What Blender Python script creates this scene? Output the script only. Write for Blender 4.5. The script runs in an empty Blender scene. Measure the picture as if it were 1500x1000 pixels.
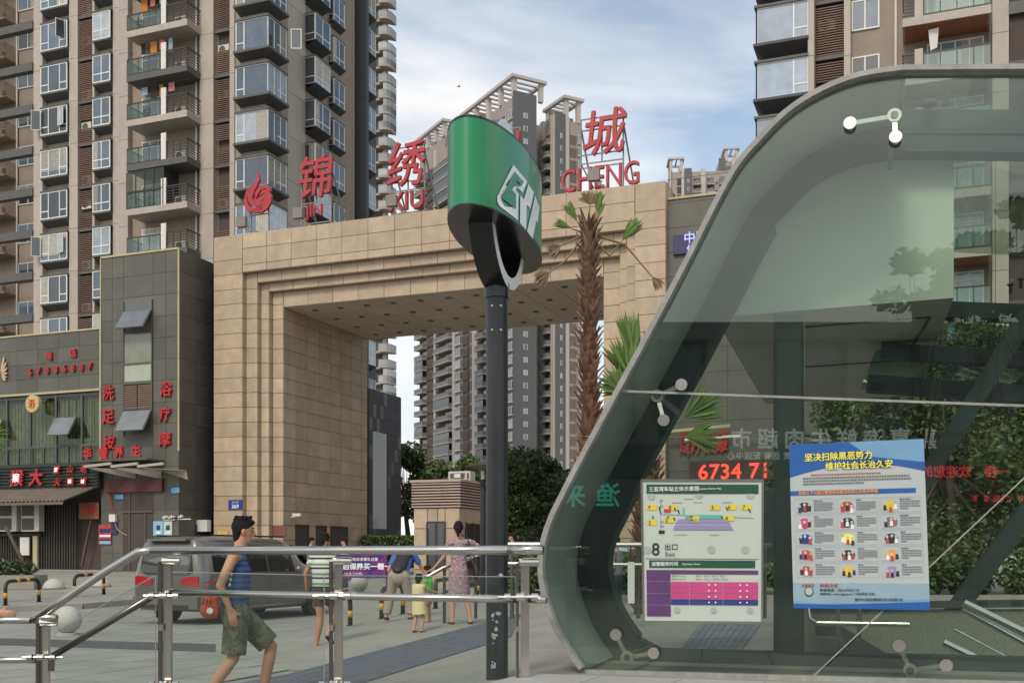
import bpy, math, random
from math import radians as R, sin, cos, pi, sqrt, atan2
from mathutils import Vector, Matrix, noise
random.seed(7)
SC = bpy.context.scene
COL = SC.collection
# ---------------------------------------------------------------- camera, sky, sun, exposure
F = 1575.0; CX = 750.0; HY = 810.0; EYE = 1.45      # focal length and horizon of the photograph, in its pixels
cam = bpy.data.cameras.new('camera'); cam_o = bpy.data.objects.new('camera', cam); COL.objects.link(cam_o)
cam.sensor_width = 36.0; cam.lens = 36.0 * F / 1500.0
cam.shift_x = 0.0; cam.shift_y = (HY - 500.0) / 1500.0
cam.clip_start = 0.1; cam.clip_end = 3000.0
cam_o.location = (0, 0, EYE); cam_o.rotation_euler = (pi / 2, 0, 0)
SC.camera = cam_o
SC.view_settings.view_transform = 'Standard'
try: SC.view_settings.look = 'None'
except Exception: pass
SC.view_settings.gamma = 1.0; SC.view_settings.use_curve_mapping = False
SC.view_settings.exposure = 0.10
SC.cycles.max_bounces = 10; SC.cycles.transparent_max_bounces = 24; SC.cycles.glossy_bounces = 4
SUN_EL, SUN_AZ = R(44), R(203)     # azimuth clockwise from +Y: behind the camera, to its left
w = bpy.data.worlds.new('World'); SC.world = w; w.use_nodes = True
nt = w.node_tree; nt.nodes.clear()
N = nt.nodes.new; L = nt.links.new
sky = N('ShaderNodeTexSky'); sky.sky_type = 'NISHITA'; sky.sun_disc = False
sky.sun_elevation = SUN_EL; sky.sun_rotation = SUN_AZ; sky.air_density = 1.0; sky.dust_density = 2.2; sky.ozone_density = 1.5
tc = N('ShaderNodeTexCoord'); mp = N('ShaderNodeMapping'); mp.inputs['Scale'].default_value = (1.0, 1.0, 2.0)
mp.inputs['Location'].default_value = (-1.36, 0.6, 1.48)
L(tc.outputs['Generated'], mp.inputs['Vector'])
n1 = N('ShaderNodeTexNoise'); n1.inputs['Scale'].default_value = 2.1; n1.inputs['Detail'].default_value = 7; n1.inputs['Roughness'].default_value = 0.52
n1.inputs['Distortion'].default_value = 0.5
L(mp.outputs[0], n1.inputs['Vector'])
cr = N('ShaderNodeValToRGB'); cr.color_ramp.elements[0].position = 0.40; cr.color_ramp.elements[1].position = 0.62
L(n1.outputs['Fac'], cr.inputs['Fac'])
n2 = N('ShaderNodeTexNoise'); n2.inputs['Scale'].default_value = 4.5; n2.inputs['Detail'].default_value = 6; n2.inputs['Roughness'].default_value = 0.5
L(mp.outputs[0], n2.inputs['Vector'])
c2 = N('ShaderNodeValToRGB'); c2.color_ramp.elements[0].position = 0.3; c2.color_ramp.elements[0].color = (7.3, 7.5, 8.0, 1)
c2.color_ramp.elements[1].position = 0.65; c2.color_ramp.elements[1].color = (11.2, 10.9, 10.4, 1)
L(n2.outputs['Fac'], c2.inputs['Fac'])
# the haze of the whole sky thickens evenly towards the horizon
sx = N('ShaderNodeSeparateXYZ'); L(tc.outputs['Generated'], sx.inputs[0])
hz = N('ShaderNodeMapRange'); hz.inputs['From Min'].default_value = 0.0; hz.inputs['From Max'].default_value = 0.41
hz.inputs['To Min'].default_value = 0.9; hz.inputs['To Max'].default_value = 0.0
L(sx.outputs['Z'], hz.inputs['Value'])
skb = N('ShaderNodeMix'); skb.data_type = 'RGBA'; skb.blend_type = 'MULTIPLY'; skb.inputs[0].default_value = 1.0
L(sky.outputs[0], skb.inputs[6]); skb.inputs[7].default_value = (1.95, 1.92, 1.72, 1)
mxf = N('ShaderNodeMath'); mxf.operation = 'MAXIMUM'; L(cr.outputs[0], mxf.inputs[0]); L(hz.outputs[0], mxf.inputs[1])
mx = N('ShaderNodeMix'); mx.data_type = 'RGBA'
L(mxf.outputs[0], mx.inputs[0]); L(skb.outputs[2], mx.inputs[6]); L(c2.outputs[0], mx.inputs[7])
bg = N('ShaderNodeBackground'); bg.inputs['Strength'].default_value = 0.1; L(mx.outputs[2], bg.inputs['Color'])
wo = N('ShaderNodeOutputWorld'); L(bg.outputs[0], wo.inputs['Surface'])
sl = bpy.data.lights.new('sun', 'SUN'); sl.energy = 1.7; sl.angle = R(14); sl.color = (1.0, 0.91, 0.78)
so = bpy.data.objects.new('sun', sl); COL.objects.link(so)
so.rotation_euler = (pi / 2 - SUN_EL, 0, -SUN_AZ + pi); so.location = (0, -20, 60)
# ---------------------------------------------------------------- frames
UX, UY = 0.9332, -0.3595          # street grid: u runs right along the facades, v runs away from us
VX, VY = 0.3595, 0.9332
OX, OY = -12.49, 45.0             # left front corner of the gate
ANG = atan2(UY, UX)
def P(px, py, Y): return Vector(((px - CX) / F * Y, Y, EYE + (HY - py) / F * Y))
def G(u, v, z=0.0): return Vector((OX + u * UX + v * VX, OY + u * UY + v * VY, z))
def dep(u, v): return OY + u * UY + v * VY
def uat(px, v):
    t = (px - CX) / F
    return (t * (OY + VY * v) - OX - VX * v) / (UX - UY * t)
def vat(px, u):
    t = (px - CX) / F
    return (t * (OY + UY * u) - OX - UX * u) / (VX - VY * t)
def zat(py, u, v): return EYE + (HY - py) / F * dep(u, v)
def gz(Y):                        # the street climbs gently towards the buildings
    return min(0.66, max(0.0, (Y - 24.0) * 0.03))
def sstep(t): t = max(0.0, min(1.0, t)); return t*t*(3-2*t)
def lz(x, y):                     # the forecourt swells gently up to the sidewalk on its right
    return max(gz(y), 0.30*sstep((x+4.2)/3.2)*sstep((y-13.5)/4.0)*(1-sstep((y-24)/12)*.5))
def onground(px, py, off=0.0):
    a, b = 3.0, 90.0
    for _ in range(50):
        m = (a + b) / 2
        if EYE + (HY - py) / F * m > (lz((px-CX)/F*m, m) if px < 780 else gz(m)) + off: a = m
        else: b = m
    return P(px, py, a)
# ---------------------------------------------------------------- objects
WM = {}
def wm(o): return WM[o.name]
def tag(o, label=None, cat=None, group=None, kind=None):
    if label: o['label'] = label
    if cat: o['category'] = cat
    if group: o['group'] = group
    if kind: o['kind'] = kind
    return o
def thing(name, loc=(0, 0, 0), label=None, cat=None, group=None, rz=0.0):
    o = bpy.data.objects.new(name, None); COL.objects.link(o); o.empty_display_size = 0.3
    o.location = loc; o.rotation_euler = (0, 0, rz)
    WM[o.name] = Matrix.Translation(loc) @ Matrix.Rotation(rz, 4, 'Z')
    return tag(o, label, cat, group)
def inst(name, mesh, parent=None, loc=(0, 0, 0), rot=(0, 0, 0), scale=(1, 1, 1), **k):
    o = bpy.data.objects.new(name, mesh); COL.objects.link(o); o.parent = parent
    o.location = loc; o.rotation_euler = rot; o.scale = scale
    from mathutils import Euler
    m = Matrix.LocRotScale(Vector(loc), Euler(rot), Vector(scale))
    WM[o.name] = (wm(parent) if parent else Matrix()) @ m
    return tag(o, **k)
class MB:
    def __init__(s): s.v = []; s.f = []; s.m = []; s.cur = 0
    def poly(s, pts):
        b = len(s.v); s.v += [tuple(p) for p in pts]; s.f.append(tuple(range(b, b + len(pts)))); s.m.append(s.cur)
    def box(s, x0, x1, y0, y1, z0, z1):
        b = len(s.v)
        s.v += [(x0,y0,z0),(x1,y0,z0),(x1,y1,z0),(x0,y1,z0),(x0,y0,z1),(x1,y0,z1),(x1,y1,z1),(x0,y1,z1)]
        for q in ((0,3,2,1),(4,5,6,7),(0,1,5,4),(1,2,6,5),(2,3,7,6),(3,0,4,7)): s.f.append(tuple(b+i for i in q)); s.m.append(s.cur)
        return s
    def gbox(s, u0, u1, v0, v1, z0, z1):                # a box aligned to the street grid, in world space
        b = len(s.v)
        s.v += [tuple(G(u, v, z)) for z in (z0, z1) for u, v in ((u0,v0),(u1,v0),(u1,v1),(u0,v1))]
        for q in ((0,3,2,1),(4,5,6,7),(0,1,5,4),(1,2,6,5),(2,3,7,6),(3,0,4,7)): s.f.append(tuple(b+i for i in q)); s.m.append(s.cur)
        return s
    def beam(s, a, b_, w, h, up=(0,0,1)):               # rectangular bar between two points
        a = Vector(a); b_ = Vector(b_); d = (b_ - a).normalized(); up = Vector(up)
        x = d.cross(up)
        if x.length < 1e-4: x = d.cross(Vector((0,1,0)))
        x.normalize(); y = x.cross(d); b = len(s.v)
        for p in (a, b_):
            for i, j in ((-1,-1),(1,-1),(1,1),(-1,1)): s.v.append(tuple(p + x*(i*w/2) + y*(j*h/2)))
        for q in ((0,1,2,3),(7,6,5,4),(0,4,5,1),(1,5,6,2),(2,6,7,3),(3,7,4,0)): s.f.append(tuple(b+i for i in q)); s.m.append(s.cur)
        return s
    def tube(s, pts, r, n=10, caps=True):
        pts = [Vector(p) for p in pts]; rs = r if isinstance(r, (list, tuple)) else [r]*len(pts)
        t0 = (pts[1]-pts[0]).normalized(); ref = Vector((0,0,1)) if abs(t0.z) < 0.9 else Vector((1,0,0))
        x = t0.cross(ref).normalized(); b = len(s.v)
        for i, p in enumerate(pts):
            if i == 0: t = pts[1]-p
            elif i == len(pts)-1: t = p-pts[i-1]
            else: t = (pts[i+1]-p).normalized() + (p-pts[i-1]).normalized()
            t.normalize(); x = (x - t*x.dot(t)).normalized(); y = t.cross(x)
            k = 1.0
            if 0 < i < len(pts)-1:
                c = max(0.3, t.dot((pts[i+1]-p).normalized())); k = 1/c if c > 0.75 else 1.15
            for j in range(n):
                a = 2*pi*j/n; s.v.append(tuple(p + (x*cos(a)+y*sin(a))*rs[i]*(k if k < 1.2 else 1)))
        for i in range(len(pts)-1):
            for j in range(n):
                s.f.append((b+i*n+j, b+i*n+(j+1)%n, b+(i+1)*n+(j+1)%n, b+(i+1)*n+j)); s.m.append(s.cur)
        if caps:
            s.f.append(tuple(b+j for j in reversed(range(n)))); s.m.append(s.cur)
            e = b+(len(pts)-1)*n; s.f.append(tuple(e+j for j in range(n))); s.m.append(s.cur)
        return s
    def lathe(s, prof, n=20, c=(0,0,0), sx=1, sy=1):    # profile of (radius, z)
        b = len(s.v)
        for r_, z in prof:
            for j in range(n):
                a = 2*pi*j/n; s.v.append((c[0]+r_*cos(a)*sx, c[1]+r_*sin(a)*sy, c[2]+z))
        for i in range(len(prof)-1):
            for j in range(n):
                s.f.append((b+i*n+j, b+i*n+(j+1)%n, b+(i+1)*n+(j+1)%n, b+(i+1)*n+j)); s.m.append(s.cur)
        s.f.append(tuple(b+j for j in reversed(range(n)))); s.m.append(s.cur)
        e = b+(len(prof)-1)*n; s.f.append(tuple(e+j for j in range(n))); s.m.append(s.cur)
        return s
    def prism(s, pts, d):                               # polygon pushed along d
        pts = [Vector(p) for p in pts]; d = Vector(d); n = len(pts); b = len(s.v)
        s.v += [tuple(p) for p in pts] + [tuple(p+d) for p in pts]
        s.f.append(tuple(b+i for i in range(n))); s.m.append(s.cur)
        s.f.append(tuple(b+n+i for i in reversed(range(n)))); s.m.append(s.cur)
        for i in range(n):
            j = (i+1) % n; s.f.append((b+i, b+n+i, b+n+j, b+j)); s.m.append(s.cur)
        return s
    def strip(s, A, B, d):                              # band between two polylines, given thickness d
        A = [Vector(p) for p in A]; B = [Vector(p) for p in B]; d = Vector(d); n = len(A); b = len(s.v)
        for q in (A, B, [p+d for p in A], [p+d for p in B]): s.v += [tuple(p) for p in q]
        for i in range(n-1):
            for q in ((i, i+1, n+i+1, n+i), (3*n+i, 3*n+i+1, 2*n+i+1, 2*n+i), (i, 2*n+i, 2*n+i+1, i+1), (n+i, n+i+1, 3*n+i+1, 3*n+i)):
                s.f.append(tuple(b+k for k in q)); s.m.append(s.cur)
        for i in (0, n-1): s.f.append((b+i, b+n+i, b+3*n+i, b+2*n+i)); s.m.append(s.cur)
        return s
    def ball(s, c, r, n=12, m=8, sc=(1,1,1)):
        prof = [(max(0.001, r*sin(pi*i/m)), -r*cos(pi*i/m)) for i in range(m+1)]
        b = len(s.v); s.lathe(prof, n)
        for i in range(b, len(s.v)):
            x, y, z = s.v[i]; s.v[i] = (c[0]+x*sc[0], c[1]+y*sc[1], c[2]+z*sc[2])
        return s
    def mesh(s, name, mats, smooth=False):
        me = bpy.data.meshes.new(name); me.from_pydata([tuple(v) for v in s.v], [], s.f)
        for m in (mats if isinstance(mats, (list, tuple)) else [mats]): me.materials.append(m)
        if len(me.materials) > 1: me.polygons.foreach_set('material_index', s.m)
        if smooth: me.polygons.foreach_set('use_smooth', [True]*len(me.polygons))
        me.update(); return me
    def build(s, name, mats, parent=None, world=False, smooth=False, loc=None, **k):
        """world: the vertices are world points; the part still gets an origin of its own"""
        if not s.v: return None
        if world or parent is None:
            inv = wm(parent).inverted() if parent else Matrix()
            vs = [inv @ Vector(v) for v in s.v]
        else: vs = [Vector(v) for v in s.v]
        c = Vector([(min(v[i] for v in vs)+max(v[i] for v in vs))/2 for i in range(3)])
        if parent is None: c.z = min(v.z for v in vs)
        s.v = [tuple(v-c) for v in vs]
        if loc: c = c + Vector(loc)
        return inst(name, s.mesh(name, mats, smooth), parent, tuple(c), **k)
def split_smooth(o, ang=40):
    me = o.data; me.polygons.foreach_set('use_smooth', [True]*len(me.polygons))
    try: me.set_sharp_from_angle(angle=R(ang))
    except Exception: pass
    return o
# ---------------------------------------------------------------- materials
def mat(name, col, rough=0.7, metal=0.0, var=0.12, scale=3.0, bump=0.0, bscale=40.0, rnd=0.0, dirt=0.0, dirtcol=(0.10,0.09,0.07),
        spec=0.5, emit=None, estr=1.0, streak=0.0, alpha=None, coat=0.0, island=False, isl_amt=0.0):
    m = bpy.data.materials.new(name); m.use_nodes = True; t = m.node_tree; t.nodes.clear(); A = t.nodes.new; K = t.links.new
    out = A('ShaderNodeOutputMaterial'); b = A('ShaderNodeBsdfPrincipled'); K(b.outputs[0], out.inputs[0])
    b.inputs['Roughness'].default_value = rough; b.inputs['Metallic'].default_value = metal
    b.inputs['Specular IOR Level'].default_value = spec; b.inputs['Coat Weight'].default_value = coat
    tcn = A('ShaderNodeTexCoord'); geo = A('ShaderNodeNewGeometry')
    nz = A('ShaderNodeTexNoise'); nz.inputs['Scale'].default_value = scale; nz.inputs['Detail'].default_value = 6; nz.inputs['Roughness'].default_value = 0.6
    K(geo.outputs['Position'], nz.inputs['Vector'])
    mr = A('ShaderNodeMapRange'); mr.inputs['From Min'].default_value = 0.25; mr.inputs['From Max'].default_value = 0.75
    mr.inputs['To Min'].default_value = 1-var; mr.inputs['To Max'].default_value = 1+var; K(nz.outputs['Fac'], mr.inputs['Value'])
    val = mr.outputs[0]
    if rnd or island:
        oi = A('ShaderNodeObjectInfo'); src = oi.outputs['Random']
        if island:
            ad = A('ShaderNodeMath'); ad.operation = 'ADD'; K(oi.outputs['Random'], ad.inputs[0]); K(geo.outputs['Random Per Island'], ad.inputs[1])
            fr = A('ShaderNodeMath'); fr.operation = 'FRACT'; K(ad.outputs[0], fr.inputs[0]); src = fr.outputs[0]
        m2 = A('ShaderNodeMapRange'); m2.inputs['To Min'].default_value = 1-rnd-isl_amt; m2.inputs['To Max'].default_value = 1+rnd+isl_amt; K(src, m2.inputs['Value'])
        mm = A('ShaderNodeMath'); mm.operation = 'MULTIPLY'; K(val, mm.inputs[0]); K(m2.outputs[0], mm.inputs[1]); val = mm.outputs[0]
    vm = A('ShaderNodeVectorMath'); vm.operation = 'SCALE'; vm.inputs[0].default_value = col[:3]; K(val, vm.inputs['Scale'])
    c = vm.outputs[0]
    if dirt or streak:
        n3 = A('ShaderNodeTexNoise'); n3.inputs['Scale'].default_value = 0.9 if not streak else 1.0; n3.inputs['Detail'].default_value = 8; n3.inputs['Roughness'].default_value = 0.65
        if streak:
            mpp = A('ShaderNodeMapping'); mpp.inputs['Scale'].default_value = (2.4, 2.4, 0.16); K(geo.outputs['Position'], mpp.inputs[0]); K(mpp.outputs[0], n3.inputs['Vector'])
        else: K(geo.outputs['Position'], n3.inputs['Vector'])
        m3 = A('ShaderNodeMapRange'); m3.inputs['From Min'].default_value = 0.5; m3.inputs['From Max'].default_value = 0.78
        m3.inputs['To Max'].default_value = dirt or streak; K(n3.outputs['Fac'], m3.inputs['Value'])
        mc = A('ShaderNodeMix'); mc.data_type = 'RGBA'; K(m3.outputs[0], mc.inputs[0]); K(c, mc.inputs[6]); mc.inputs[7].default_value = (*dirtcol, 1); c = mc.outputs[2]
    K(c, b.inputs['Base Color'])
    if bump:
        nb = A('ShaderNodeTexNoise'); nb.inputs['Scale'].default_value = bscale; nb.inputs['Detail'].default_value = 4; K(geo.outputs['Position'], nb.inputs['Vector'])
        bp = A('ShaderNodeBump'); bp.inputs['Strength'].default_value = bump; bp.inputs['Distance'].default_value = 0.02; K(nb.outputs['Fac'], bp.inputs['Height']); K(bp.outputs[0], b.inputs['Normal'])
        rr = A('ShaderNodeMapRange'); rr.inputs['To Min'].default_value = max(0, rough-0.12); rr.inputs['To Max'].default_value = min(1, rough+0.12); K(nz.outputs['Fac'], rr.inputs['Value']); K(rr.outputs[0], b.inputs['Roughness'])
    if emit:
        b.inputs['Emission Color'].default_value = (*emit, 1); b.inputs['Emission Strength'].default_value = estr
    m['bsdf'] = b.name
    return m
def glassmat(name, tint=(0.8,0.9,0.86), ior=1.5, boost=1.0, rough=0.0, dust=0.0):
    """a pane: tinted see-through with Fresnel reflection"""
    m = bpy.data.materials.new(name); m.use_nodes = True; t = m.node_tree; t.nodes.clear(); A = t.nodes.new; K = t.links.new
    out = A('ShaderNodeOutputMaterial'); tr = A('ShaderNodeBsdfTransparent'); tr.inputs[0].default_value = (*tint, 1)
    gl = A('ShaderNodeBsdfGlossy'); gl.inputs['Roughness'].default_value = rough; gl.inputs['Color'].default_value = (0.95, 1, 0.98, 1)
    ge = A('ShaderNodeNewGeometry'); dt = A('ShaderNodeVectorMath'); dt.operation = 'DOT_PRODUCT'; K(ge.outputs['Normal'], dt.inputs[0]); K(ge.outputs['Incoming'], dt.inputs[1])
    def mth(op, a, b=None):
        q = A('ShaderNodeMath'); q.operation = op; K(a, q.inputs[0])
        if b is not None: q.inputs[1].default_value = b
        return q
    ab = mth('ABSOLUTE', dt.outputs['Value']); iv = A('ShaderNodeMath'); iv.operation = 'SUBTRACT'; iv.inputs[0].default_value = 1.0; K(ab.outputs[0], iv.inputs[1])
    f0 = ((ior-1)/(ior+1))**2*boost; pw = mth('POWER', iv.outputs[0], 5.0); sc_ = mth('MULTIPLY', pw.outputs[0], 1-f0); ml = mth('ADD', sc_.outputs[0], f0); ml.use_clamp = True
    mx = A('ShaderNodeMixShader'); K(ml.outputs[0], mx.inputs[0]); K(tr.outputs[0], mx.inputs[1]); K(gl.outputs[0], mx.inputs[2])
    if dust:                                           # a thin film of dust, thicker in drips and towards smears
        df = A('ShaderNodeBsdfDiffuse'); df.inputs['Color'].default_value = (.42,.42,.37,1); mpp = A('ShaderNodeMapping'); mpp.inputs['Scale'].default_value = (5, 5, .9); K(ge.outputs['Position'], mpp.inputs[0])
        nz = A('ShaderNodeTexNoise'); nz.inputs['Scale'].default_value = 1.3; nz.inputs['Detail'].default_value = 9; nz.inputs['Roughness'].default_value = .7; K(mpp.outputs[0], nz.inputs['Vector'])
        mr = A('ShaderNodeMapRange'); mr.inputs['From Min'].default_value = .42; mr.inputs['From Max'].default_value = .8; mr.inputs['To Min'].default_value = dust*.25; mr.inputs['To Max'].default_value = dust*2.2; K(nz.outputs['Fac'], mr.inputs['Value'])
        m2 = A('ShaderNodeMixShader'); K(mr.outputs[0], m2.inputs[0]); K(mx.outputs[0], m2.inputs[1]); K(df.outputs[0], m2.inputs[2]); K(m2.outputs[0], out.inputs[0])
    else: K(mx.outputs[0], out.inputs[0])
    return m
def windowmat(name, col, rough=0.08, var=0.3, rnd=0.35):
    return mat(name, col, rough=rough, var=var, scale=1.2, rnd=rnd, spec=0.9, bump=0.06, bscale=1.6)
M = {}
M['tile'] = mat('gate_stone_tile', (0.41,0.315,0.22), 0.55, var=0.16, scale=2.5, rnd=0.12, island=True, streak=0.55, dirtcol=(0.27,0.21,0.15), bump=0.12, bscale=60)
M['tile_joint'] = mat('dark_joint', (0.13,0.07,0.045), 0.9)
M['soffit_tile'] = mat('soffit_panel', (0.56,0.48,0.38), 0.6, rnd=0.05, island=True, streak=0.2, dirtcol=(0.25,0.2,0.16))
M['dark_tile'] = mat('dark_wall_tile', (0.092,0.088,0.074), 0.5, var=0.2, scale=1.6, rnd=0.16, island=True, dirt=0.35, dirtcol=(0.14,0.125,0.10), bump=0.1)
M['dark_joint'] = mat('tile_gap', (0.16,0.145,0.11), 0.9)
M['panel'] = mat('facade_panel', (0.385,0.342,0.295), 0.6, var=0.10, rnd=0.05, streak=0.3, dirtcol=(0.24,0.2,0.165), bump=0.05)
M['beige'] = mat('beige_render', (0.28,0.23,0.182), 0.85, var=0.12, scale=1.5, streak=0.45, dirtcol=(0.2,0.15,0.115), bump=0.15)
M['grey_trim'] = mat('grey_paint', (0.085,0.085,0.082), 0.6, var=0.15, streak=0.2)
M['black_wall'] = mat('dark_grey_render', (0.062,0.062,0.068), 0.7, var=0.12, streak=0.15, dirtcol=(0.11,0.11,0.115))
M['louvre'] = mat('brown_louvre', (0.17,0.105,0.078), 0.6, var=0.2, rnd=0.2)
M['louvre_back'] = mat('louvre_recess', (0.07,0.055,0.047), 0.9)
M['wframe'] = mat('white_window_frame', (0.68,0.68,0.66), 0.45, var=0.06)
M['glass_blue'] = windowmat('blue_window_glass', (0.085,0.118,0.16))
M['glass_dark'] = windowmat('dark_window_glass', (0.045,0.052,0.06))
M['glass_pale'] = windowmat('pale_window_glass', (0.36,0.41,0.46))
M['rail_dark'] = mat('dark_iron', (0.035,0.032,0.03), 0.5)
M['bal_glass'] = glassmat('balcony_glass', (0.72,0.80,0.76), 1.5, 1.6)
M['white_paint'] = mat('white_paint', (0.62,0.60,0.57), 0.6, streak=0.25, dirtcol=(0.4,0.36,0.31))
M['ac'] = mat('ac_casing', (0.52,0.49,0.43), 0.5, dirt=0.5, dirtcol=(0.25,0.22,0.18))
M['ac_dark'] = mat('ac_grille', (0.07,0.07,0.065), 0.6)
M['steel'] = mat('brushed_steel', (0.56,0.54,0.51), 0.24, metal=1.0, var=0.06, scale=7, dirt=0.12, dirtcol=(0.35,0.32,0.28))
M['steel_dark'] = mat('dark_steel', (0.17,0.16,0.145), 0.3, metal=0.95, var=0.08, scale=5)  # dark reflections of the railing posts are put into this base colour
M['black_metal'] = mat('black_painted_metal', (0.018,0.021,0.025), 0.33, var=0.2, dirt=0.12, dirtcol=(0.09,0.09,0.09))
M['letter_red'] = mat('red_sign_letter', (0.37,0.028,0.035), 0.5, var=0.15, dirt=0.25, dirtcol=(0.3,0.1,0.08))
M['lamp_grey'] = mat('floodlight_housing', (0.19,0.17,0.15), 0.5)
M['rubber'] = mat('rubber', (0.02,0.02,0.02), 0.85)
M['soil'] = mat('soil', (0.09,0.07,0.05), 0.95, var=0.4, bump=0.5, bscale=20)
def leafmat(name, col, var=0.35):
    m = mat(name, col, 0.55, var=0.25, scale=0.8, rnd=0.12, island=True, isl_amt=var)
    b = m.node_tree.nodes[m['bsdf']]
    try: b.inputs['Subsurface Weight'].default_value = 0.0
    except Exception: pass
    return m
M['leaf'] = leafmat('green_leaf', (0.075,0.115,0.03)); M['leaf_dark'] = leafmat('dark_leaf', (0.05,0.08,0.025))
M['leaf_light'] = leafmat('light_leaf', (0.075,0.12,0.03)); M['bark'] = mat('bark', (0.10,0.075,0.055), 0.9, var=0.35, bump=0.5, bscale=18)
# ---------------------------------------------------------------- lettering
TXT = {}
def text(name, s, h, m, parent, pos, right, up, depth=0.02, bold=0.0, shear=0.0, xs=1.0, align='CENTER', spacing=1.0, world=True, **k):
    """letters of height h, lying in the plane of `right` and `up`, centred on pos; depth stands towards the reader"""
    key = (s, round(bold, 4), round(shear, 3), align, spacing, round(depth/h, 3), m.name)
    if key not in TXT:
        cu = bpy.data.curves.new(name, 'FONT'); cu.body = s; cu.size = 1.0; cu.align_x = align; cu.align_y = 'CENTER'; cu.resolution_u = 3
        cu.extrude = depth/h/2; cu.shear = shear; cu.space_character = spacing
        to = bpy.data.objects.new(name, cu); COL.objects.link(to)
        dg = bpy.context.evaluated_depsgraph_get()
        me = bpy.data.meshes.new_from_object(to.evaluated_get(dg)); bpy.data.objects.remove(to); bpy.data.curves.remove(cu)
        me.materials.clear(); me.materials.append(m)
        if bold:                                       # heavier strokes: the same outline a few times, a little apart
            vs = [v.co.copy() for v in me.vertices]; fs_ = [tuple(p.vertices) for p in me.polygons]; V2 = []; F2 = []
            for q, (dx, dy) in enumerate(((0,0),(1,.3),(-1,-.3),(.3,-1),(-.3,1))):
                o_ = len(V2); V2 += [(v.x+dx*bold*.62, v.y+dy*bold*.62, v.z*(1-.012*q)-0.0004*q) for v in vs]; F2 += [tuple(i+o_ for i in f) for f in fs_]
            me = bpy.data.meshes.new(name); me.from_pydata(V2, [], F2); me.materials.append(m); me.update()
        # height normalised so that h is what is asked for
        ys = [v.co.y for v in me.vertices] or [0, 1]; TXT[key] = (me, (max(ys)+min(ys))/2, (max(ys)-min(ys)) or 1)
    me, yc, yh = TXT[key]
    x = Vector(right).normalized(); y = Vector(up).normalized(); z = x.cross(y); sc = h/yh
    mt = Matrix(((x.x*sc*xs, y.x*sc, z.x*sc, 0), (x.y*sc*xs, y.y*sc, z.y*sc, 0), (x.z*sc*xs, y.z*sc, z.z*sc, 0), (0,0,0,1)))
    p = Vector(pos) - mt.to_3x3() @ Vector((0, yc, 0)); mt.translation = p
    o = bpy.data.objects.new(name, me); COL.objects.link(o); o.parent = parent
    if parent: mt = wm(parent).inverted() @ mt
    o.matrix_local = mt; WM[o.name] = (wm(parent) if parent else Matrix()) @ mt
    return tag(o, **k)
GU = Vector((UX, UY, 0)); GV = Vector((VX, VY, 0)); UP = Vector((0, 0, 1))
# ================================================================ ground
M['asphalt'] = mat('worn_paving', (0.25,0.25,0.22), 0.85, var=0.2, scale=1.3, dirt=0.6, dirtcol=(0.13,0.13,0.115), bump=0.25, bscale=60)
M['concrete'] = mat('sidewalk_concrete', (0.265,0.258,0.222), 0.85, var=0.16, scale=1.1, dirt=0.6, dirtcol=(0.16,0.15,0.125), bump=0.2, bscale=70)
M['paver'] = mat('grey_paver', (0.26,0.264,0.235), 0.8, var=0.12, scale=2, rnd=0.09, island=True, dirt=0.35, dirtcol=(0.15,0.15,0.13), bump=0.2, bscale=50)
M['paver_dark'] = mat('dark_granite_sett', (0.07,0.07,0.068), 0.85, var=0.4, scale=9, bump=0.4, bscale=25)
M['tactile'] = mat('tactile_tile', (0.155,0.165,0.20), 0.8, var=0.14, rnd=0.1, island=True, dirt=0.3, dirtcol=(0.19,0.19,0.19))
M['granite'] = mat('speckled_granite', (0.36,0.36,0.345), 0.5, var=0.22, scale=55, bump=0.05, rnd=0.03)
M['kerb'] = mat('kerb_stone', (0.28,0.27,0.24), 0.85, dirt=0.4)
mb = MB()                                             # one sheet, reaching past the towers
ys = [-60, 0, 12, 24] + [24+2*i for i in range(1, 12)] + [60, 120, 400, 2500]
for a, b_ in zip(ys[:-1], ys[1:]):
    mb.poly([(-900, a, gz(a)-0.004), (900, a, gz(a)-0.004), (900, b_, gz(b_)-0.004), (-900, b_, gz(b_)-0.004)])
ground = mb.build('ground', M['asphalt'], world=True, kind='structure')
mb = MB().box(-900, 900, -900, -59.9, -0.05, -0.02); mb.build('ground', M['asphalt'], world=True, kind='structure')
# the pavers of the near plaza, rows running with the street grid
pav = thing('plaza_paving', (-6, 14, 0)); pav['kind'] = 'structure'
cand = []
for i in range(0, 70):
    for j in range(-75, -20):
        u0, v0 = i*0.62, j*0.62+0.0
        p = G(u0+0.31, v0+0.31)
        if not (-15.5 < p.x < -1.0 and 9.5 < p.y < 24.0): continue
        px = CX+F*p.x/p.y; py = HY+F*EYE/p.y
        if px < -60 or px > 520 or py > 1060: continue
        if p.x > -3.05+(p.y-11.0)*0.02-0.1: continue
        cand.append((p.y, u0, v0))
cand.sort()
pm = MB().box(0.010, 0.610, 0.010, 0.610, 0, 0.012).mesh('paver', M['paver'])
pmd = MB().box(0.006, 0.614, 0.006, 0.614, 0, 0.012).mesh('dark_paver', M['paver_dark'])
rest = MB()
k = 0
for d, u0, v0 in cand:
    p = G(u0, v0, 0.002 + random.uniform(0, 0.002)); c = G(u0+.31, v0+.31)
    py = HY+F*EYE/c.y
    dark = False
    if k < 300:
        lp = wm(pav).inverted() @ p
        inst('paver', pmd if dark else pm, pav, tuple(lp), (0, 0, ANG)); k += 1
    elif not dark: rest.gbox(u0+.010, u0+.610, v0+.010, v0+.610, 0.002, 0.014)
rest.build('far_pavers', M['paver'], pav, world=True, kind='stuff')
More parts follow.
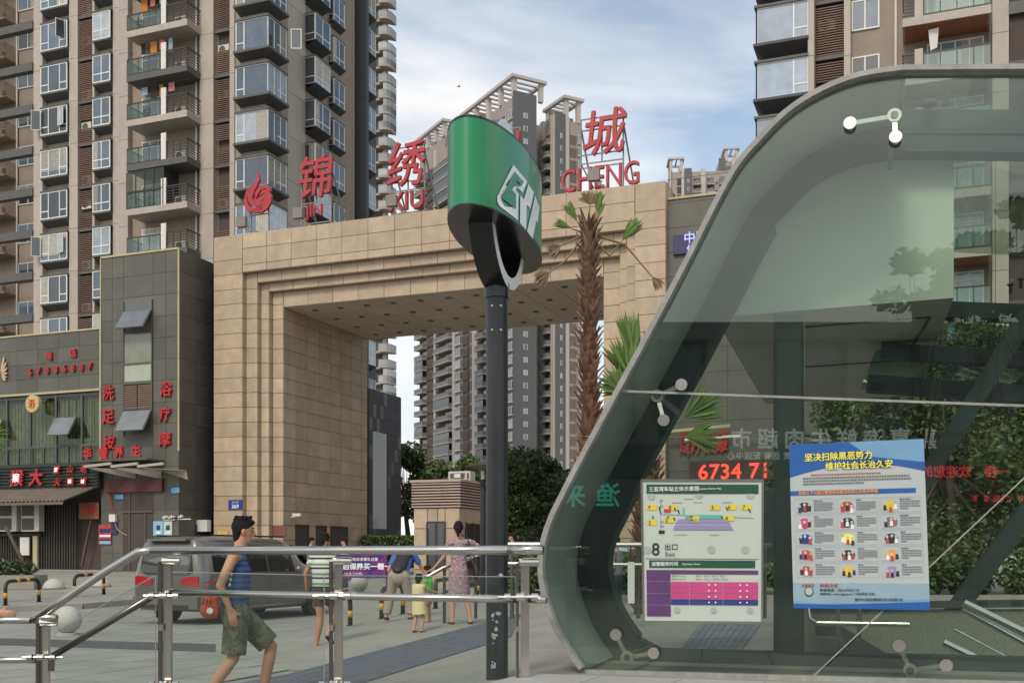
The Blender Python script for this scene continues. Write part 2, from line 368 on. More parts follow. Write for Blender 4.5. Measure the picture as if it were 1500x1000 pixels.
MB().prism([Vector((p.x, p.y, .0)) for p in (onground(-60, 944), onground(316, 956), onground(316, 944), onground(-60, 934))], (0, 0, .018)).build('sett_band', M['paver_dark'], world=True, kind='structure')
MB().poly([(-9.9, 9.0, .0), (-3.2, 9.0, .0), (-3.0, 19.0, .0), (-9.9, 19.0, .0)]) if False else None
bedm = MB(); bedm.poly([(-16, 9.2, .0), (-3.35, 9.2, .0), (-3.1, 23.9, .0), (-16, 23.9, .0)]); bedm.build('joint_sand', mat('joint_sand', (0.12,0.12,0.10), .95), pav, world=True)
# the sidewalk that climbs to the station, its concrete apron, its kerb line and the strip of ribbed tiles
def sz(x, y): return max(0.03, min(0.47, 0.05 + 0.143*(x+2.52) - 0.0074*(y-12.05)))
def edge(t): return (-2.52+0.3405*t, 12.05+t)          # left border of the sidewalk, t metres along y
mb = MB(); n = 34
ts = [-6+i*(16.5)/n for i in range(n+1)]
for a, b_ in zip(ts[:-1], ts[1:]):
    xs = [0, .35, .7, 1.1, 1.6, 2.2, 3.0, 4, 6, 9, 13]
    for xa, xb in zip(xs[:-1], xs[1:]):
        q = []
        for t, dx in ((a, xa), (a, xb), (b_, xb), (b_, xa)):
            x, y = edge(t); q.append((x+dx, y, sz(x+dx, y)))
        mb.poly(q)
for a, b_ in zip(ts[:-1], ts[1:]):                    # upstand at its border
    (xa, ya), (xb, yb) = edge(a), edge(b_)
    mb.poly([(xa, ya, -0.02), (xa, ya, sz(xa, ya)), (xb, yb, sz(xb, yb)), (xb, yb, -0.02)])
sidewalk = mb.build('sidewalk', M['concrete'], world=True, kind='structure')
tac = thing('tactile_paving', (-0.8, 14, 0.2)); tac['kind'] = 'structure'
# strip: from (310..505, 1000) to (710, 905..935) of the photograph, projected on the sloping walk
def onwalk(px, py):
    a, b_ = 4.0, 40.0
    for _ in range(40):
        m = (a+b_)/2; p = P(px, py, m)
        if p.z > sz(p.x, p.y): a = m
        else: b_ = m
    return P(px, py, a)
A0, A1 = onwalk(330, 1004), onwalk(722, 909); B0, B1 = onwalk(520, 1004), onwalk(722, 941)
L0 = (A1-A0); rows = 34; cols = 6; tm = MB(); cnt = 0
rowsobj = []
for i in range(-6, rows+6):
    for j in range(cols):
        t0, t1 = i/rows, (i+1)/rows; s0, s1 = j/cols, (j+1)/cols; q = []
        for t, s in ((t0, s0), (t0, s1), (t1, s1), (t1, s0)):
            p = (A0.lerp(A1, t)).lerp(B0.lerp(B1, t), s); q.append(p)
        c = sum(q, Vector())/4; q = [c+(p-c)*0.95 for p in q]
        q = [Vector((p.x, p.y, sz(p.x, p.y)+0.004)) for p in q]
        o = MB(); o.prism(q, (0, 0, 0.008))
        nn = (c-A0); 
        for r_ in range(4):                            # four raised ribs on each tile
            f0 = 0.12+r_*0.22
            rq = [q[0].lerp(q[1], f0), q[0].lerp(q[1], f0+.11), q[3].lerp(q[2], f0+.11), q[3].lerp(q[2], f0)]
            o.prism([p+Vector((0, 0, .008)) for p in rq], (0, 0, 0.005))
        o.build('tactile_tile', M['tactile'], tac, world=True)
# kerbed sidewalk in front of the shops on the left, and the walk before the gate
fs = MB()
q = [onground(-700, 905), onground(-60, 898), onground(30, 894), onground(150, 878), onground(215, 869), onground(420, 862), G(0, -3.2), G(-45, -3.2)]
q = [Vector((p.x, p.y, 0)) for p in q]
top = [Vector((p.x, p.y, gz(p.y)+0.12)) for p in q]
for i in range(1, len(q)-2):
    pass
fs.v = [tuple(p) for p in top]; fs.f = [tuple(range(len(top)))]; fs.m = [0]
fs2 = MB()
# tessellate by slices in y so it follows the slope
ysl = [24, 25, 26, 28, 30, 33, 36, 39, 42, 46, 52]
def edge_x(y):                                        # right and near border as x limits
    pts = [(-14.6, 24.6), (-10.9, 26.2), (-9.2, 29.5), (-8.2, 33.5), (-6.0, 39.5), (-3, 46), (-3, 60)]
    for (xa, ya), (xb, yb) in zip(pts[:-1], pts[1:]):
        if ya <= y <= yb: return xa+(xb-xa)*(y-ya)/(yb-ya)
    return pts[0][0] if y < pts[0][1] else pts[-1][0]
ysl = [24.6+i*1.2 for i in range(24)]
for a, b_ in zip(ysl[:-1], ysl[1:]):
    xa, xb = edge_x(a), edge_x(b_)
    fs2.poly([(-60, a, gz(a)+.12), (xa, a, gz(a)+.12), (xb, b_, gz(b_)+.12), (-60, b_, gz(b_)+.12)])
    fs2.poly([(xa, a, gz(a)-.05), (xb, b_, gz(b_)-.05), (xb, b_, gz(b_)+.12), (xa, a, gz(a)+.12)])
fs2.poly([(-60, 24.6, -.05), (edge_x(24.6), 24.6, -.05), (edge_x(24.6), 24.6, gz(24.6)+.12), (-60, 24.6, gz(24.6)+.12)])
fs2.build('shop_sidewalk', M['concrete'], world=True, kind='structure')
kb = thing('kerb', (-10, 30, 0)); kb['kind'] = 'structure'
for i in range(22):
    a = 24.6+i; xa, xb = edge_x(a), edge_x(a+1)
    p0, p1 = Vector((xa+.06, a+.01, gz(a)+.055)), Vector((xb+.06, a+.99, gz(a+1)+.055))
    MB().beam(p0, p1, 0.13, 0.16).build('kerb_stone', M['kerb'], kb, world=True)
for i in range(16):
    xa = -14.7-i
    MB().beam((xa, 24.52, .085), (xa-.98, 24.52, .085), 0.13, 0.16).build('kerb_stone', M['kerb'], kb, world=True)

# the forecourt, one gently swelling sheet between road and sidewalk
mb = MB(); nx, ny = 26, 34; x0, x1, y0, y1 = -4.4, 3.4, 13.3, 40.0
for j in range(ny+1):
    for i in range(nx+1):
        x = x0+(x1-x0)*i/nx; y = y0+(y1-y0)*(j/ny)**1.3; mb.v.append((x, y, lz(x, y)+.002))
for j in range(ny):
    for i in range(nx):
        a = j*(nx+1)+i
        cx_, cy_ = mb.v[a][0], mb.v[a][1]
        if cx_-.35 > edge(cy_-12.05)[0] and cy_ < 21.5: continue
        mb.f.append((a, a+1, a+nx+2, a+nx+1)); mb.m.append(0)
mb.build('forecourt', M['concrete'], world=True, smooth=True, kind='structure')
# ================================================================ the stone gate
gate = thing('stone_gate', G(0, 0, 0.6), 'huge beige stone tiled gate spanning the estate entrance, red letters on its top', 'gate', rz=ANG)
GD = 7.04; GT = 14.65; GR = 19.46
# layers: planes stepping back towards the opening
LAY = [(-0.75, 355, 399), (-0.5, 377, 414), (-0.25, 394, 427), (0.0, 415, 450)]
lay = []
for v, px, py in LAY:
    u = uat(px, v); lay.append((v, u, zat(py, u, v)))
RPX = [(-0.75, 930), (-0.5, 918), (-0.25, 908), (0.0, 884)]
rlay = [(v, uat(px, v)) for v, px in RPX]
UL = uat(313, -0.75); UR = uat(975, -0.75); OPL = lay[3][1]; OPR = rlay[3][1]; OPZ = lay[3][2]
GT = zat(348, UL, -0.75)
core = MB()                                            # dark backing in the joints
z0 = 0.2; e = 0.02
for i, (v, u, z) in enumerate(lay):
    v1 = lay[i+1][0]+0.0 if i < 3 else None
    uo = UL if i == 0 else lay[i-1][1]; uro = UR if i == 0 else rlay[i-1][1]; zo = GT if i == 0 else lay[i-1][2]
    ui = lay[i][1]; uri = rlay[i][1]; zi = lay[i][2]
    back = GD-e if i == 3 else 0.3
    core.gbox(uo+(e if i == 0 else -0.0), ui-e, v+e, back, z0, zo-e)                       # left upright
    core.gbox(uri+e, uro-(e if i == 0 else 0), v+e, back, z0, zo-e)                        # right upright
    core.gbox(ui-e, uri+e, v+e, back, zi+e, zo-e)                                          # lintel
core.gbox(UL+e, OPL-e-.001, 0.3, GD-e, z0, GT-e); core.gbox(OPR+e+.001, UR-e, 0.3, GD-e, z0, GT-e)
core.gbox(OPL-e, OPR+e, 0.301, GD-e, OPZ+e+.002, GT-e)
core.build('backing_wall', M['tile_joint'], gate, world=True)
tiles = []                                             # (area in pixels, box)
RH = 0.6; GAPW = 0.020
def addtile(u0, u1, v0, v1, z0_, z1_, face):
    d = dep((u0+u1)/2, (v0+v1)/2)
    a = (z1_-z0_)*(u1-u0 if face == 'f' else (v1-v0)*0.45)*(F/d)**2
    if face == 's': a = (u1-u0)*(v1-v0)*0.2*(F/d)**2
    tiles.append((a, (u0, u1, v0, v1, z0_, z1_), face))
def cuts(a, b, step, phase=None):
    xs = [a]; x = (phase if phase is not None else a)+step
    while x < b-step*0.3: xs.append(x); x += step
    xs.append(b); return xs
g2 = GAPW/2
def front(u0, u1, zb, zt, v, ustep=1.15, zs=None):
    zs = zs or cuts(zb, zt, RH)
    us = cuts(u0, u1, ustep) if u1-u0 > ustep*1.4 else [u0, u1]
    for a, b in zip(us[:-1], us[1:]):
        for c, d in zip(zs[:-1], zs[1:]): addtile(a+g2, b-g2, v, v+e, c+g2, d-g2, 'f')
def zrows(zb, zt): return [zb]+[z for z in [GT-1.0-0.6*i+0.0 for i in range(40)][::-1] if zb+0.15 < z < zt-0.15]+[zt]
WZ = zat(770, 4.0, 0); 
# uprights
for i, (v, u, z) in enumerate(lay):
    uo = UL if i == 0 else lay[i-1][1]; zo = GT if i == 0 else lay[i-1][2]
    front(uo+(0.004 if i else 0), u-0.004, 0.36, zo if i else GT, v, 9, zrows(0.36, zo if i else GT))
    uro = UR if i == 0 else rlay[i-1][1]; ur = rlay[i][1]
    front(ur+0.004, uro-(0.004 if i else 0), 0.36, zo if i else GT, v, 9, zrows(0.36, zo if i else GT))
    # lintel band between the uprights
    zi = z
    front(u+0.004, ur-0.004, zi+.004, zo if i else GT, v, 1.15, ([zi+.004, zo] if i else [zi+.004, GT-1.25, GT-0.6, GT]))
# returns of the steps (sides of the uprights, undersides of the bands)
for i in range(3):
    v0, v1 = lay[i][0], lay[i+1][0]
    for z_a, z_b in zip(zrows(0.36, lay[i][2])[:-1], zrows(0.36, lay[i][2])[1:]):
        addtile(lay[i][1]-e, lay[i][1], v0+e, v1, z_a+g2, z_b-g2, 'v')
        addtile(rlay[i][1], rlay[i][1]+e, v0+e, v1, z_a+g2, z_b-g2, 'v')
    us = cuts(lay[i][1], rlay[i][1], 1.15)
    for a, b in zip(us[:-1], us[1:]): addtile(a+g2, b-g2, v0+e, v1, lay[i][2], lay[i][2]+e, 's')
# the passage: inner sides with their dark openings below, soffit of square panels
openings = [(433, 452), (463, 478), (485, 509)]
OPN = []
for a, b in openings: OPN.append((vat(a, OPL), vat(b, OPL)))
oz = zat(768, OPL, 1.5)
vs = cuts(0.0+e, GD, 0.92)
for z_a, z_b in zip(zrows(0.36, OPZ)[:-1], zrows(0.36, OPZ)[1:]):
    for a, b in zip(vs[:-1], vs[1:]):
        if z_a < oz-0.1 and any(a < o1-0.05 and b > o0+0.05 for o0, o1 in OPN):
            cur = a                                     # keep the piers between the openings
            for o0, o1 in OPN:
                if o0 > cur+0.12 and o0 < b: addtile(OPL-e, OPL, cur+g2, o0-g2, z_a+g2, z_b-g2, 'v')
                if o1 > cur: cur = max(cur, min(o1, b)) if o0 < b else cur
            if b > cur+0.12: addtile(OPL-e, OPL, cur+g2, b-g2, z_a+g2, z_b-g2, 'v')
            continue
        addtile(OPL-e, OPL, a+g2, b-g2, z_a+g2, z_b-g2, 'v')
        addtile(OPR, OPR+e, a+g2, b-g2, z_a+g2, z_b-g2, 'v')
# outer left side of the gate above the spa roof, back edge, top coping
us = cuts(UL, UR, 1.15)
for a, b in zip(us[:-1], us[1:]): addtile(a+g2, b-g2, -0.75+e, 0.2, GT-e, GT, 's')
for z_a, z_b in zip(zrows(0.36, GT)[:-1], zrows(0.36, GT)[1:]):
    addtile(UR-e, UR, -0.75+e, 0.4, z_a+g2, z_b-g2, 'v')
    addtile(UL, UL+e, -0.75+e, 0.4, z_a+g2, z_b-g2, 'v')
    addtile(OPL-0.5, OPL-g2, GD-e, GD, z_a+g2, z_b-g2, 'v') if z_a < OPZ else None
tiles.sort(key=lambda t: -t[0])
restm = MB(); shared = {}
gi = wm(gate).inverted()
for n_, (a, bx, f_) in enumerate(tiles):
    u0, u1, v0, v1, za, zb = bx
    if n_ < 300:
        key = tuple(round(x, 2) for x in (u1-u0, v1-v0, zb-za))
        if key not in shared: shared[key] = MB().box(-key[0]/2, key[0]/2, -key[1]/2, key[1]/2, -key[2]/2, key[2]/2).mesh('stone_tile', M['tile'])
        off = random.uniform(-0.002, 0.002)
        lp = gi @ G((u0+u1)/2, (v0+v1)/2+(off if f_ == 'f' else 0), (za+zb)/2)
        inst('stone_tile', shared[key], gate, tuple(lp))
    else: restm.gbox(u0, u1, v0, v1, za, zb)
restm.build('small_tiles', M['tile'], gate, world=True, kind='stuff')
# soffit panels with downlights
sp = 1.42; k = 0; sm = {}
cu = cuts(OPL, OPR, sp); cv = cuts(0.0+e, GD, sp)
dl = MB().lathe([(0.13, 0.0), (0.13, -0.03), (0.10, -0.035), (0.10, -0.01)], 14).mesh('downlight', M['lamp_grey'])
soff = MB().gbox(OPL-e, OPR+e, e, GD-e, OPZ+0.012, OPZ+0.02).build('ceiling', M['tile_joint'], gate, world=True)
for a, b in zip(cu[:-1], cu[1:]):
    for c, d in zip(cv[:-1], cv[1:]):
        MB().gbox(a+.012, b-.012, c+.012, d-.012, OPZ, OPZ+.012).build('ceiling_panel', M['soffit_tile'], soff, world=True)
for i in range(11):
    for j in range(4):
        lp = gi @ G(OPL+0.95+i*1.2, 0.9+j*1.75, OPZ)
        inst('downlight', dl, gate, tuple(lp))
# dark openings
for (o0, o1), t_ in zip(OPN, (1, 0, 1)):
    m_ = MB().gbox(OPL-0.5, OPL-e-.03, o0, o1, 0.6, oz); 
    MB().gbox(OPL-e-.004, OPL-e+.004, o0+.03, o1-.03, 0.6, oz).build('doorway', M['louvre_back'], gate, world=True)
    fr = MB(); fr.gbox(OPL-.03, OPL+.015, o0-.03, o0+.03, .6, oz); fr.gbox(OPL-.03, OPL+.015, o1-.03, o1+.03, .6, oz); fr.gbox(OPL-.03, OPL+.0151, o0+.03, o1-.03, oz-.06, oz)
    fr.build('door_frame', M['rail_dark'], gate, world=True)
# ---------------------------------------------------------------- things on the gate's front
M['blue_plate'] = mat('blue_enamel', (0.015,0.03,0.22), 0.35); M['white_print'] = mat('white_print', (0.75,0.75,0.75), 0.5)
pl = MB(); v_ = -0.75-.03; ua, ub = uat(334.5, v_), uat(354.5, v_)
plate = pl.gbox(ua, ub, v_, v_+.025, zat(746, ua, v_), zat(732, ua, v_)).build('number_plate', M['blue_plate'], world=True, label='blue street number plate reading 369 on the left pier of the gate', cat='number plate')
cc = G((ua+ub)/2, v_-.003, zat(741.5, ua, v_)); text('lettering', '369', 0.17, M['white_print'], plate, cc, GU, UP, 0.006, bold=0.02)
text('lettering', '泰山大道', 0.07, M['white_print'], plate, G((ua+ub)/2, v_-.003, zat(735.3, ua, v_)), GU, UP, 0.006, spacing=1.2)
M['plaque'] = mat('red_granite_plaque', (0.17,0.06,0.045), 0.4, var=0.25, scale=12)
v_ = -0.75; ua, ub = uat(394.5, -.24), uat(414, -.24)
MB().gbox(ua, ub, -.03, -.004, zat(785, ua, 0), zat(770, ua, 0)).build('stone_plaque', M['plaque'], world=True, label='small reddish stone plaque set on the gate pier', cat='plaque')
o = thing('security_camera', G(OPL+.02, 0.5, zat(757, OPL, .5)), 'small white camera sticking out from the inner side of the gate pier', 'security camera', rz=ANG)
MB().box(0, .3, -.02, .02, -.02, .02).build('bracket', M['white_paint'], o); MB().box(.12, .5, -.07, .07, .03, .15).build('camera_body', M['white_paint'], o)
# ---------------------------------------------------------------- rooftop letters
M['frame_grey'] = mat('galvanised_frame', (0.20,0.20,0.20), 0.6)
def rooftop(char, latin, lxs, px_c, cw, ch_top, ch_bot, lat_top, lat_bot, label, fr_px, shear=0.12, v=0.2, lat_px=None):
    uc = uat(px_c, v); base = G(uc, v, GT)
    t = thing('rooftop_sign', base, label, 'sign', 'red character signs on top of the gate', rz=ANG)
    zt, zb = zat(ch_top, uc, v), zat(ch_bot, uc, v); h = zt-zb
    c_ = G(uc, v, (zt+zb)/2)
    text('character', char, h, M['letter_red'], t, c_, GU, UP, 0.12, bold=0.017, shear=shear, xs=cw)
    zt2, zb2 = zat(lat_top, uc, v), zat(lat_bot, uc, v)
    ul = uat(lat_px, v) if lat_px else uc
    text('latin_letters', latin, zt2-zb2, M['letter_red'], t, G(ul, v, (zt2+zb2)/2), GU, UP, 0.10, bold=0.008, xs=lxs)
    f = MB(); a, b = [uat(p, v+.12) for p in fr_px[:2]]; r = 0.05
    zz0 = GT-.0; ztf = zat(fr_px[2], uc, v); zm = zat((ch_bot+lat_top)/2, uc, v); zl = zb2-.05
    for u_ in (a, b): f.gbox(u_-r/2, u_+r/2, v+.10, v+.15, zz0, ztf)
    for z_ in (ztf, (ztf+zm)/2+.4, (ztf+zm)/2-.5, zm, zt2+.03, zl): f.gbox(a, b, v+.08, v+.10, z_-r, z_)
    f.beam(G(a, v+.12, ztf-.3), G(a+.2, v+1.4, GT), r, r); f.beam(G(b, v+.12, ztf-.3), G(b+.2, v+1.4, GT), r, r)
    f.beam(G(a, v+.12, zm), G(a+.2, v+1.1, zm-.6), r*.7, r*.7)
    f.gbox((a+b)/2-r/2, (a+b)/2+r/2, v+.10, v+.14, zm, ztf)
    f.build('support_frame', M['frame_grey'], t, world=True)
    return t
rooftop('锦', 'JIN', .9, 461, .93, 228, 290, 300, 323, 'red character sign over the letters JIN, in front of the dark tower side', (442, 485, 236))
rooftop('绣', 'XIU', .9, 593, .88, 207, 273, 281, 308, 'red character sign over the letters XIU, second from the left on the gate', (574, 622, 214), lat_px=596)
rooftop('山', 'SHAN', .72, 736, .95, 183, 240, 256, 284, 'red character sign mostly hidden behind the green oval station sign', (706, 762, 188))
rooftop('城', 'CHENG', .74, 883, .94, 160, 227, 242, 276, 'rightmost red character sign over the letters CHENG against the sky', (851, 913, 169), lat_px=879)
# the swirling phoenix-like emblem
v = 0.2; uc = uat(379, v); cz = zat(290, uc, v)
t = thing('rooftop_emblem', G(uc, v, GT), 'red swirling round emblem with a flame tip at the left end of the gate', 'emblem', rz=ANG)
sc_ = dep(uc, v)/F; mbm = MB()
def E(x, y): return G(uc+(x-372)*sc_/(29.3/35)*0.0+(x-376)*sc_*1.07, v, cz-(y-620)*0)  # unused axis helper
def EP(x, y): return G(uc+(x/12.5+350-379)*sc_*1.06, v, zat(240+y/12.5, uc, v))
def swoosh(pts, ws):
    A, B = [], []
    for i, (x, y) in enumerate(pts):
        j0, j1 = max(0, i-1), min(len(pts)-1, i+1)
        dx, dy = pts[j1][0]-pts[j0][0], pts[j1][1]-pts[j0][1]; l = sqrt(dx*dx+dy*dy) or 1
        nx, ny = -dy/l*ws[i], dx/l*ws[i]; A.append(EP(x+nx, y+ny)); B.append(EP(x-nx, y-ny))
    mbm.strip(A, B, GV*-0.12)
swoosh([(350,140),(385,220),(390,310),(310,420),(235,520),(215,620),(240,700),(330,760),(430,760)], [4,14,26,40,55,52,45,34,6])
swoosh([(240,420),(160,500),(125,620),(140,740),(200,830),(320,865),(420,830),(500,740)], [6,28,26,40,48,40,36,6])
swoosh([(340,900),(450,890),(540,830),(600,740),(620,650),(570,560),(490,530),(410,600)], [8,24,38,42,34,42,36,8])
swoosh([(250,870),(370,850),(470,760),(545,680),(560,610)], [10,40,60,55,20])
swoosh([(330,640),(345,560),(410,480),(500,450),(580,480),(635,550)], [10,36,36,30,34,6])
swoosh([(300,690),(400,700),(480,650),(530,590)], [30,50,55,20])
mbm.build('emblem_disc', M['letter_red'], t, world=True)
f = MB(); 
for px in (368, 394): u_ = uat(px, v+.1); f.gbox(u_-.03, u_+.03, v+.05, v+.11, GT, zat(272, u_, v))
for py in (276, 292, 313): f.gbox(uat(364, v), uat(398, v), v+.02, v+.05, zat(py, uc, v)-.05, zat(py, uc, v))
f.build('support_frame', M['frame_grey'], t, world=True)
# floodlights leaning out over the edge
FLN = ['floodlight on a short arm by the red emblem at the left gate end', 'floodlight on the gate edge just left of the letters JIN',
       'floodlight on the gate edge in front of the letters XIU', 'floodlight on the gate edge in front of the letters CHENG']
for (px, py, bx, by), lb in zip(((354, 325, 386, 342), (437, 312, 458, 326), (574, 294, 600, 306), (870, 256, 893, 272)), FLN):
    v = -0.45; u_ = uat(px, v); c = G(u_, v, zat(py, u_, v)); ub = uat(bx, v); bz = GT
    t = thing('floodlight', G(ub, v, GT), lb, 'floodlight', 'floodlights along the top of the gate', rz=ANG)
    MB().beam(c+Vector((0,0,-.22)), c+Vector((0,0,.2)), .42, .20, up=(0.3,1,0)).build('lamp_housing', M['lamp_grey'], t, world=True)
    MB().beam(c+Vector((0,0.13,-.15)), c+Vector((0,0.13,.15)), .34, .05, up=(0.3,1,0)).build('lamp_glass', M['glass_pale'], t, world=True)
    f = MB(); f.beam(c+Vector((0,0,-.2)), G(ub, v, GT+.02), .05, .05); f.beam(c+Vector((.18,0,-.1)), G(ub-.25, v, GT+.02), .04, .04); f.beam(c+Vector((-.1,0,-.24)), c+Vector((.3,0,-.24)), .05, .05)
    f.build('arm', M['lamp_grey'], t, world=True)
# ================================================================ the dark stone spa building and its shops
SV = -2.17; SU1 = uat(262, SV); SU0 = uat(148, SV); SUL = uat(-90, SV)
ST = zat(365, SU1, SV); SL = zat(482, SU0, SV); ZB = 0.6
M['trim_yellow'] = mat('yellowed_edge_strip', (0.42,0.38,0.22), 0.7, dirt=0.4)
M['sign_red'] = mat('red_letter_paint', (0.42,0.02,0.018), 0.4, var=0.1, dirt=0.2, dirtcol=(0.2,0.03,0.03))
M['led_white'] = mat('lit_white_letter', (0.8,0.6,0.6), 0.5, emit=(1,0.8,0.8), estr=0.9)
M['curtain'] = mat('drawn_curtain', (0.15,0.155,0.095), 0.9, var=0.45, scale=4)
M['maroon'] = mat('maroon_board', (0.085,0.02,0.02), 0.6)
spa = thing('spa_building', G(SU0, SV, ZB), 'dark grey tiled building with red wall characters left of the gate', 'building', rz=ANG)
core = MB(); e = 0.02
core.gbox(SU0, SU1-e, SV+e, SV+7, ZB-.3, ST); 
core.gbox(SU1-e, -0.80, SV+1.0, SV+7, ZB-.3, ST-.4)
w0z, w1z = zat(676, SU0, SV), zat(571, SU0, SV)        # glass band of the low wing
sgz0, sgz1 = zat(712, SU0, SV), zat(680, SU0, SV)
core.gbox(SUL, SU0-.001, SV+e, SV+7, w1z, SL)           # upper band
core.gbox(SUL, SU0-.001, SV+.6, SV+7, ZB-.3, w1z)       # wall behind glass and shops
sd = uat(145, SV)
core.build('wall', M['dark_joint'], spa, world=True)
si = wm(spa).inverted(); shared = {}
def stile(u0, u1, v0, v1, z0_, z1_, nm='wall_tile'):
    key = tuple(round(x, 2) for x in (u1-u0, v1-v0, z1_-z0_))
    if min(key) <= 0: return
    if key not in shared: shared[key] = MB().box(-key[0]/2, key[0]/2, -key[1]/2, key[1]/2, -key[2]/2, key[2]/2).mesh(nm, M['dark_tile'])
    inst(nm, shared[key], spa, tuple(si @ G((u0+u1)/2, (v0+v1)/2, (z0_+z1_)/2)))
wx0, wx1 = uat(181, SV), uat(224, SV)                   # the window shaft of the tall part
wz0, wz1 = zat(638, wx0, SV), zat(443, wx0, SV)
cols_ = [SU0, wx0, wx1, SU1]
dx0, dx1 = uat(180, SV), uat(225, SV); dz1 = zat(724, dx0, SV)
nz = 15; zs = [ZB+(ST-ZB)*i/nz for i in range(nz+1)]
for z_a, z_b in zip(zs[:-1], zs[1:]):
    for i, (a, b) in enumerate(zip(cols_[:-1], cols_[1:])):
        if i == 1:
            if z_b <= wz1+.3 and z_a >= wz0-.1: continue
            if z_b < dz1+.2: continue
        if z_b-z_a > .3: 
            for c, d in ((a, (a+b)/2), ((a+b)/2, b)) if i != 1 else ((a, b),): stile(c+.008, d-.008, SV, SV+e, z_a+.008, z_b-.008)
    for c, d in ((SV+.02, SV+1.1), (SV+1.1, SV+2.15)): stile(SU1-e, SU1, c+.008, d-.008, z_a+.008, z_b-.008)
uu = [SUL+i*(SU0-SUL)/8 for i in range(9)]
zl = [w1z+.05+i*(SL-w1z-.05)/4 for i in range(5)]
for a, b in zip(uu[:-1], uu[1:]):
    for c, d in zip(zl[:-1], zl[1:]): stile(a+.008, b-.008, SV, SV+e, c+.008, d-.008)
# base wall left and right of the door
tr = MB(); tr.gbox(SU1-.03, SU1+.03, SV-.04, SV+.02, zat(660, SU1, SV), ST+.03); tr.gbox(SUL, SU0, SV-.04, SV+.1, SL, SL+.07)
tr.gbox(SU0, SU1, SV-.04, SV+.1, ST, ST+.08); tr.gbox(SUL, SU0-.03, SV-.05, SV-.003, w1z-.02, w1z+.07)
tr.gbox(SU0-.04, SU0+.03, SV-.05, SV+.02, zat(690, SU0, SV), zat(482, SU0, SV)); tr.gbox(SU0-.03, SU0+.02, SV-.03, SV+.02, SL, ST)
tr.build('edge_strip', M['trim_yellow'], spa, world=True)
# stair windows of the tall part, top-hung and pushed open
M['spa_glass'] = windowmat('grey_window_glass', (0.10,0.115,0.105)); M['sage'] = mat('frosted_sage_glass', (0.34,0.38,0.30), 0.4)
def zs_(py): return zat(py, wx0, SV)
fr = MB(); fr.gbox(wx0, wx0+.05, SV-.06, SV+.01, wz0, wz1); fr.gbox(wx1-.05, wx1, SV-.06, SV+.01, wz0, wz1)
for py in (458, 489, 534, 561, 563, 599, 603): fr.gbox(wx0+.05, wx1-.05, SV-.06, SV+.01, zs_(py)-.03, zs_(py)+.03)
frm = fr.build('window_frame', M['grey_trim'], spa, world=True)
MB().gbox(wx0+.05, wx1-.05, SV-.02, SV-.005, zs_(458), wz1).build('pane', M['spa_glass'], frm, world=True)
MB().gbox(wx0+.05, wx1-.05, SV-.02, SV-.005, zs_(534), zs_(489)).build('pane', windowmat('curtained_glass', (0.20,0.21,0.15)), frm, world=True)
MB().gbox(wx0+.05, wx1-.05, SV-.02, SV-.005, zs_(561), zs_(534)).build('frosted_pane', M['sage'], frm, world=True)
lv = MB(); n = 12
for i in range(n): z_ = zs_(601)+(zs_(565)-zs_(601))*i/n; lv.gbox(wx0+.06, (wx0+wx1)/2-.03, SV-.05, SV-.005, z_, z_+.06); lv.gbox((wx0+wx1)/2+.03, wx1-.06, SV-.05, SV-.005, z_, z_+.06)
lv.build('louvre_panel', M['louvre'], frm, world=True)
M['pushed'] = windowmat('sky_lit_pane', (0.15,0.16,0.165), rough=0.12)
def pushed(px0, px1, pyt, pyb, out=0.55, lab=None):
    u0, u1 = uat(px0, SV), uat(px1, SV); zt, zb = zat(pyt, u0, SV), zat(pyb, u0, SV)
    p = [G(u0, SV-.02, zt), G(u1, SV-.02, zt), G(u1, SV-out, zb), G(u0, SV-out, zb)]
    m_ = MB().prism(p, GV*-.05+Vector((0,0,.0))); o = m_.build('open_casement', M['grey_trim'], spa, world=True)
    c = sum(p, Vector())/4; q = [c+(x-c)*.93+GV*-.06 for x in p]; MB().prism(q, GV*-.012).build('pane', M['pushed'], o, world=True)
pushed(182, 224, 457, 486); pushed(182, 224, 602, 634)
# glass curtain wall of the low wing
cw = MB(); gl = []
mull = [uat(p, SV) for p in (-60, -15, 8, 42, 80, 118, 145)]
for u_ in mull: cw.gbox(u_-.05, u_+.05, SV+.05, SV+.15, w0z, w1z)
for py in (575, 650): cw.gbox(SUL, SU0, SV+.06, SV+.14, zat(py, SU0, SV)-.05, zat(py, SU0, SV)+.05)
for px in (25, 45, 62, 78, 98, 118, 130): u_ = uat(px, SV); cw.gbox(u_-.025, u_+.025, SV+.06, SV+.14, w0z, zat(650, SU0, SV))
cwo = cw.build('curtain_wall_frame', M['grey_trim'], spa, world=True)
M['spa_pane'] = glassmat('curtain_wall_glass', (0.84,0.88,0.82), 1.45, 1.0)
for a, b in zip(mull[:-1], mull[1:]):
    MB().gbox(a+.05, b-.05, SV+.09, SV+.105, zat(648, SU0, SV), w1z).build('pane', M['spa_pane'], cwo, world=True)
    MB().gbox(a+.05, b-.05, SV+.09, SV+.105, w0z, zat(652, SU0, SV)).build('pane', M['spa_pane'], cwo, world=True)
cur = MB()
random.seed(3)
for a, b in zip(mull[:-1], mull[1:]):
    n = 14
    for i in range(n):
        if random.random() < .25 and b > SU0-1.3: continue
        x0 = a+(b-a)*i/n; cur.gbox(x0, x0+(b-a)/n*.93, SV+.25+.03*(i % 2), SV+.29+.03*(i % 2), w0z, w1z-.25)
cur.build('curtain', M['curtain'], spa, world=True)
pushed(82, 114, 612, 640, .5); pushed(-10, 6, 615, 643, .5)
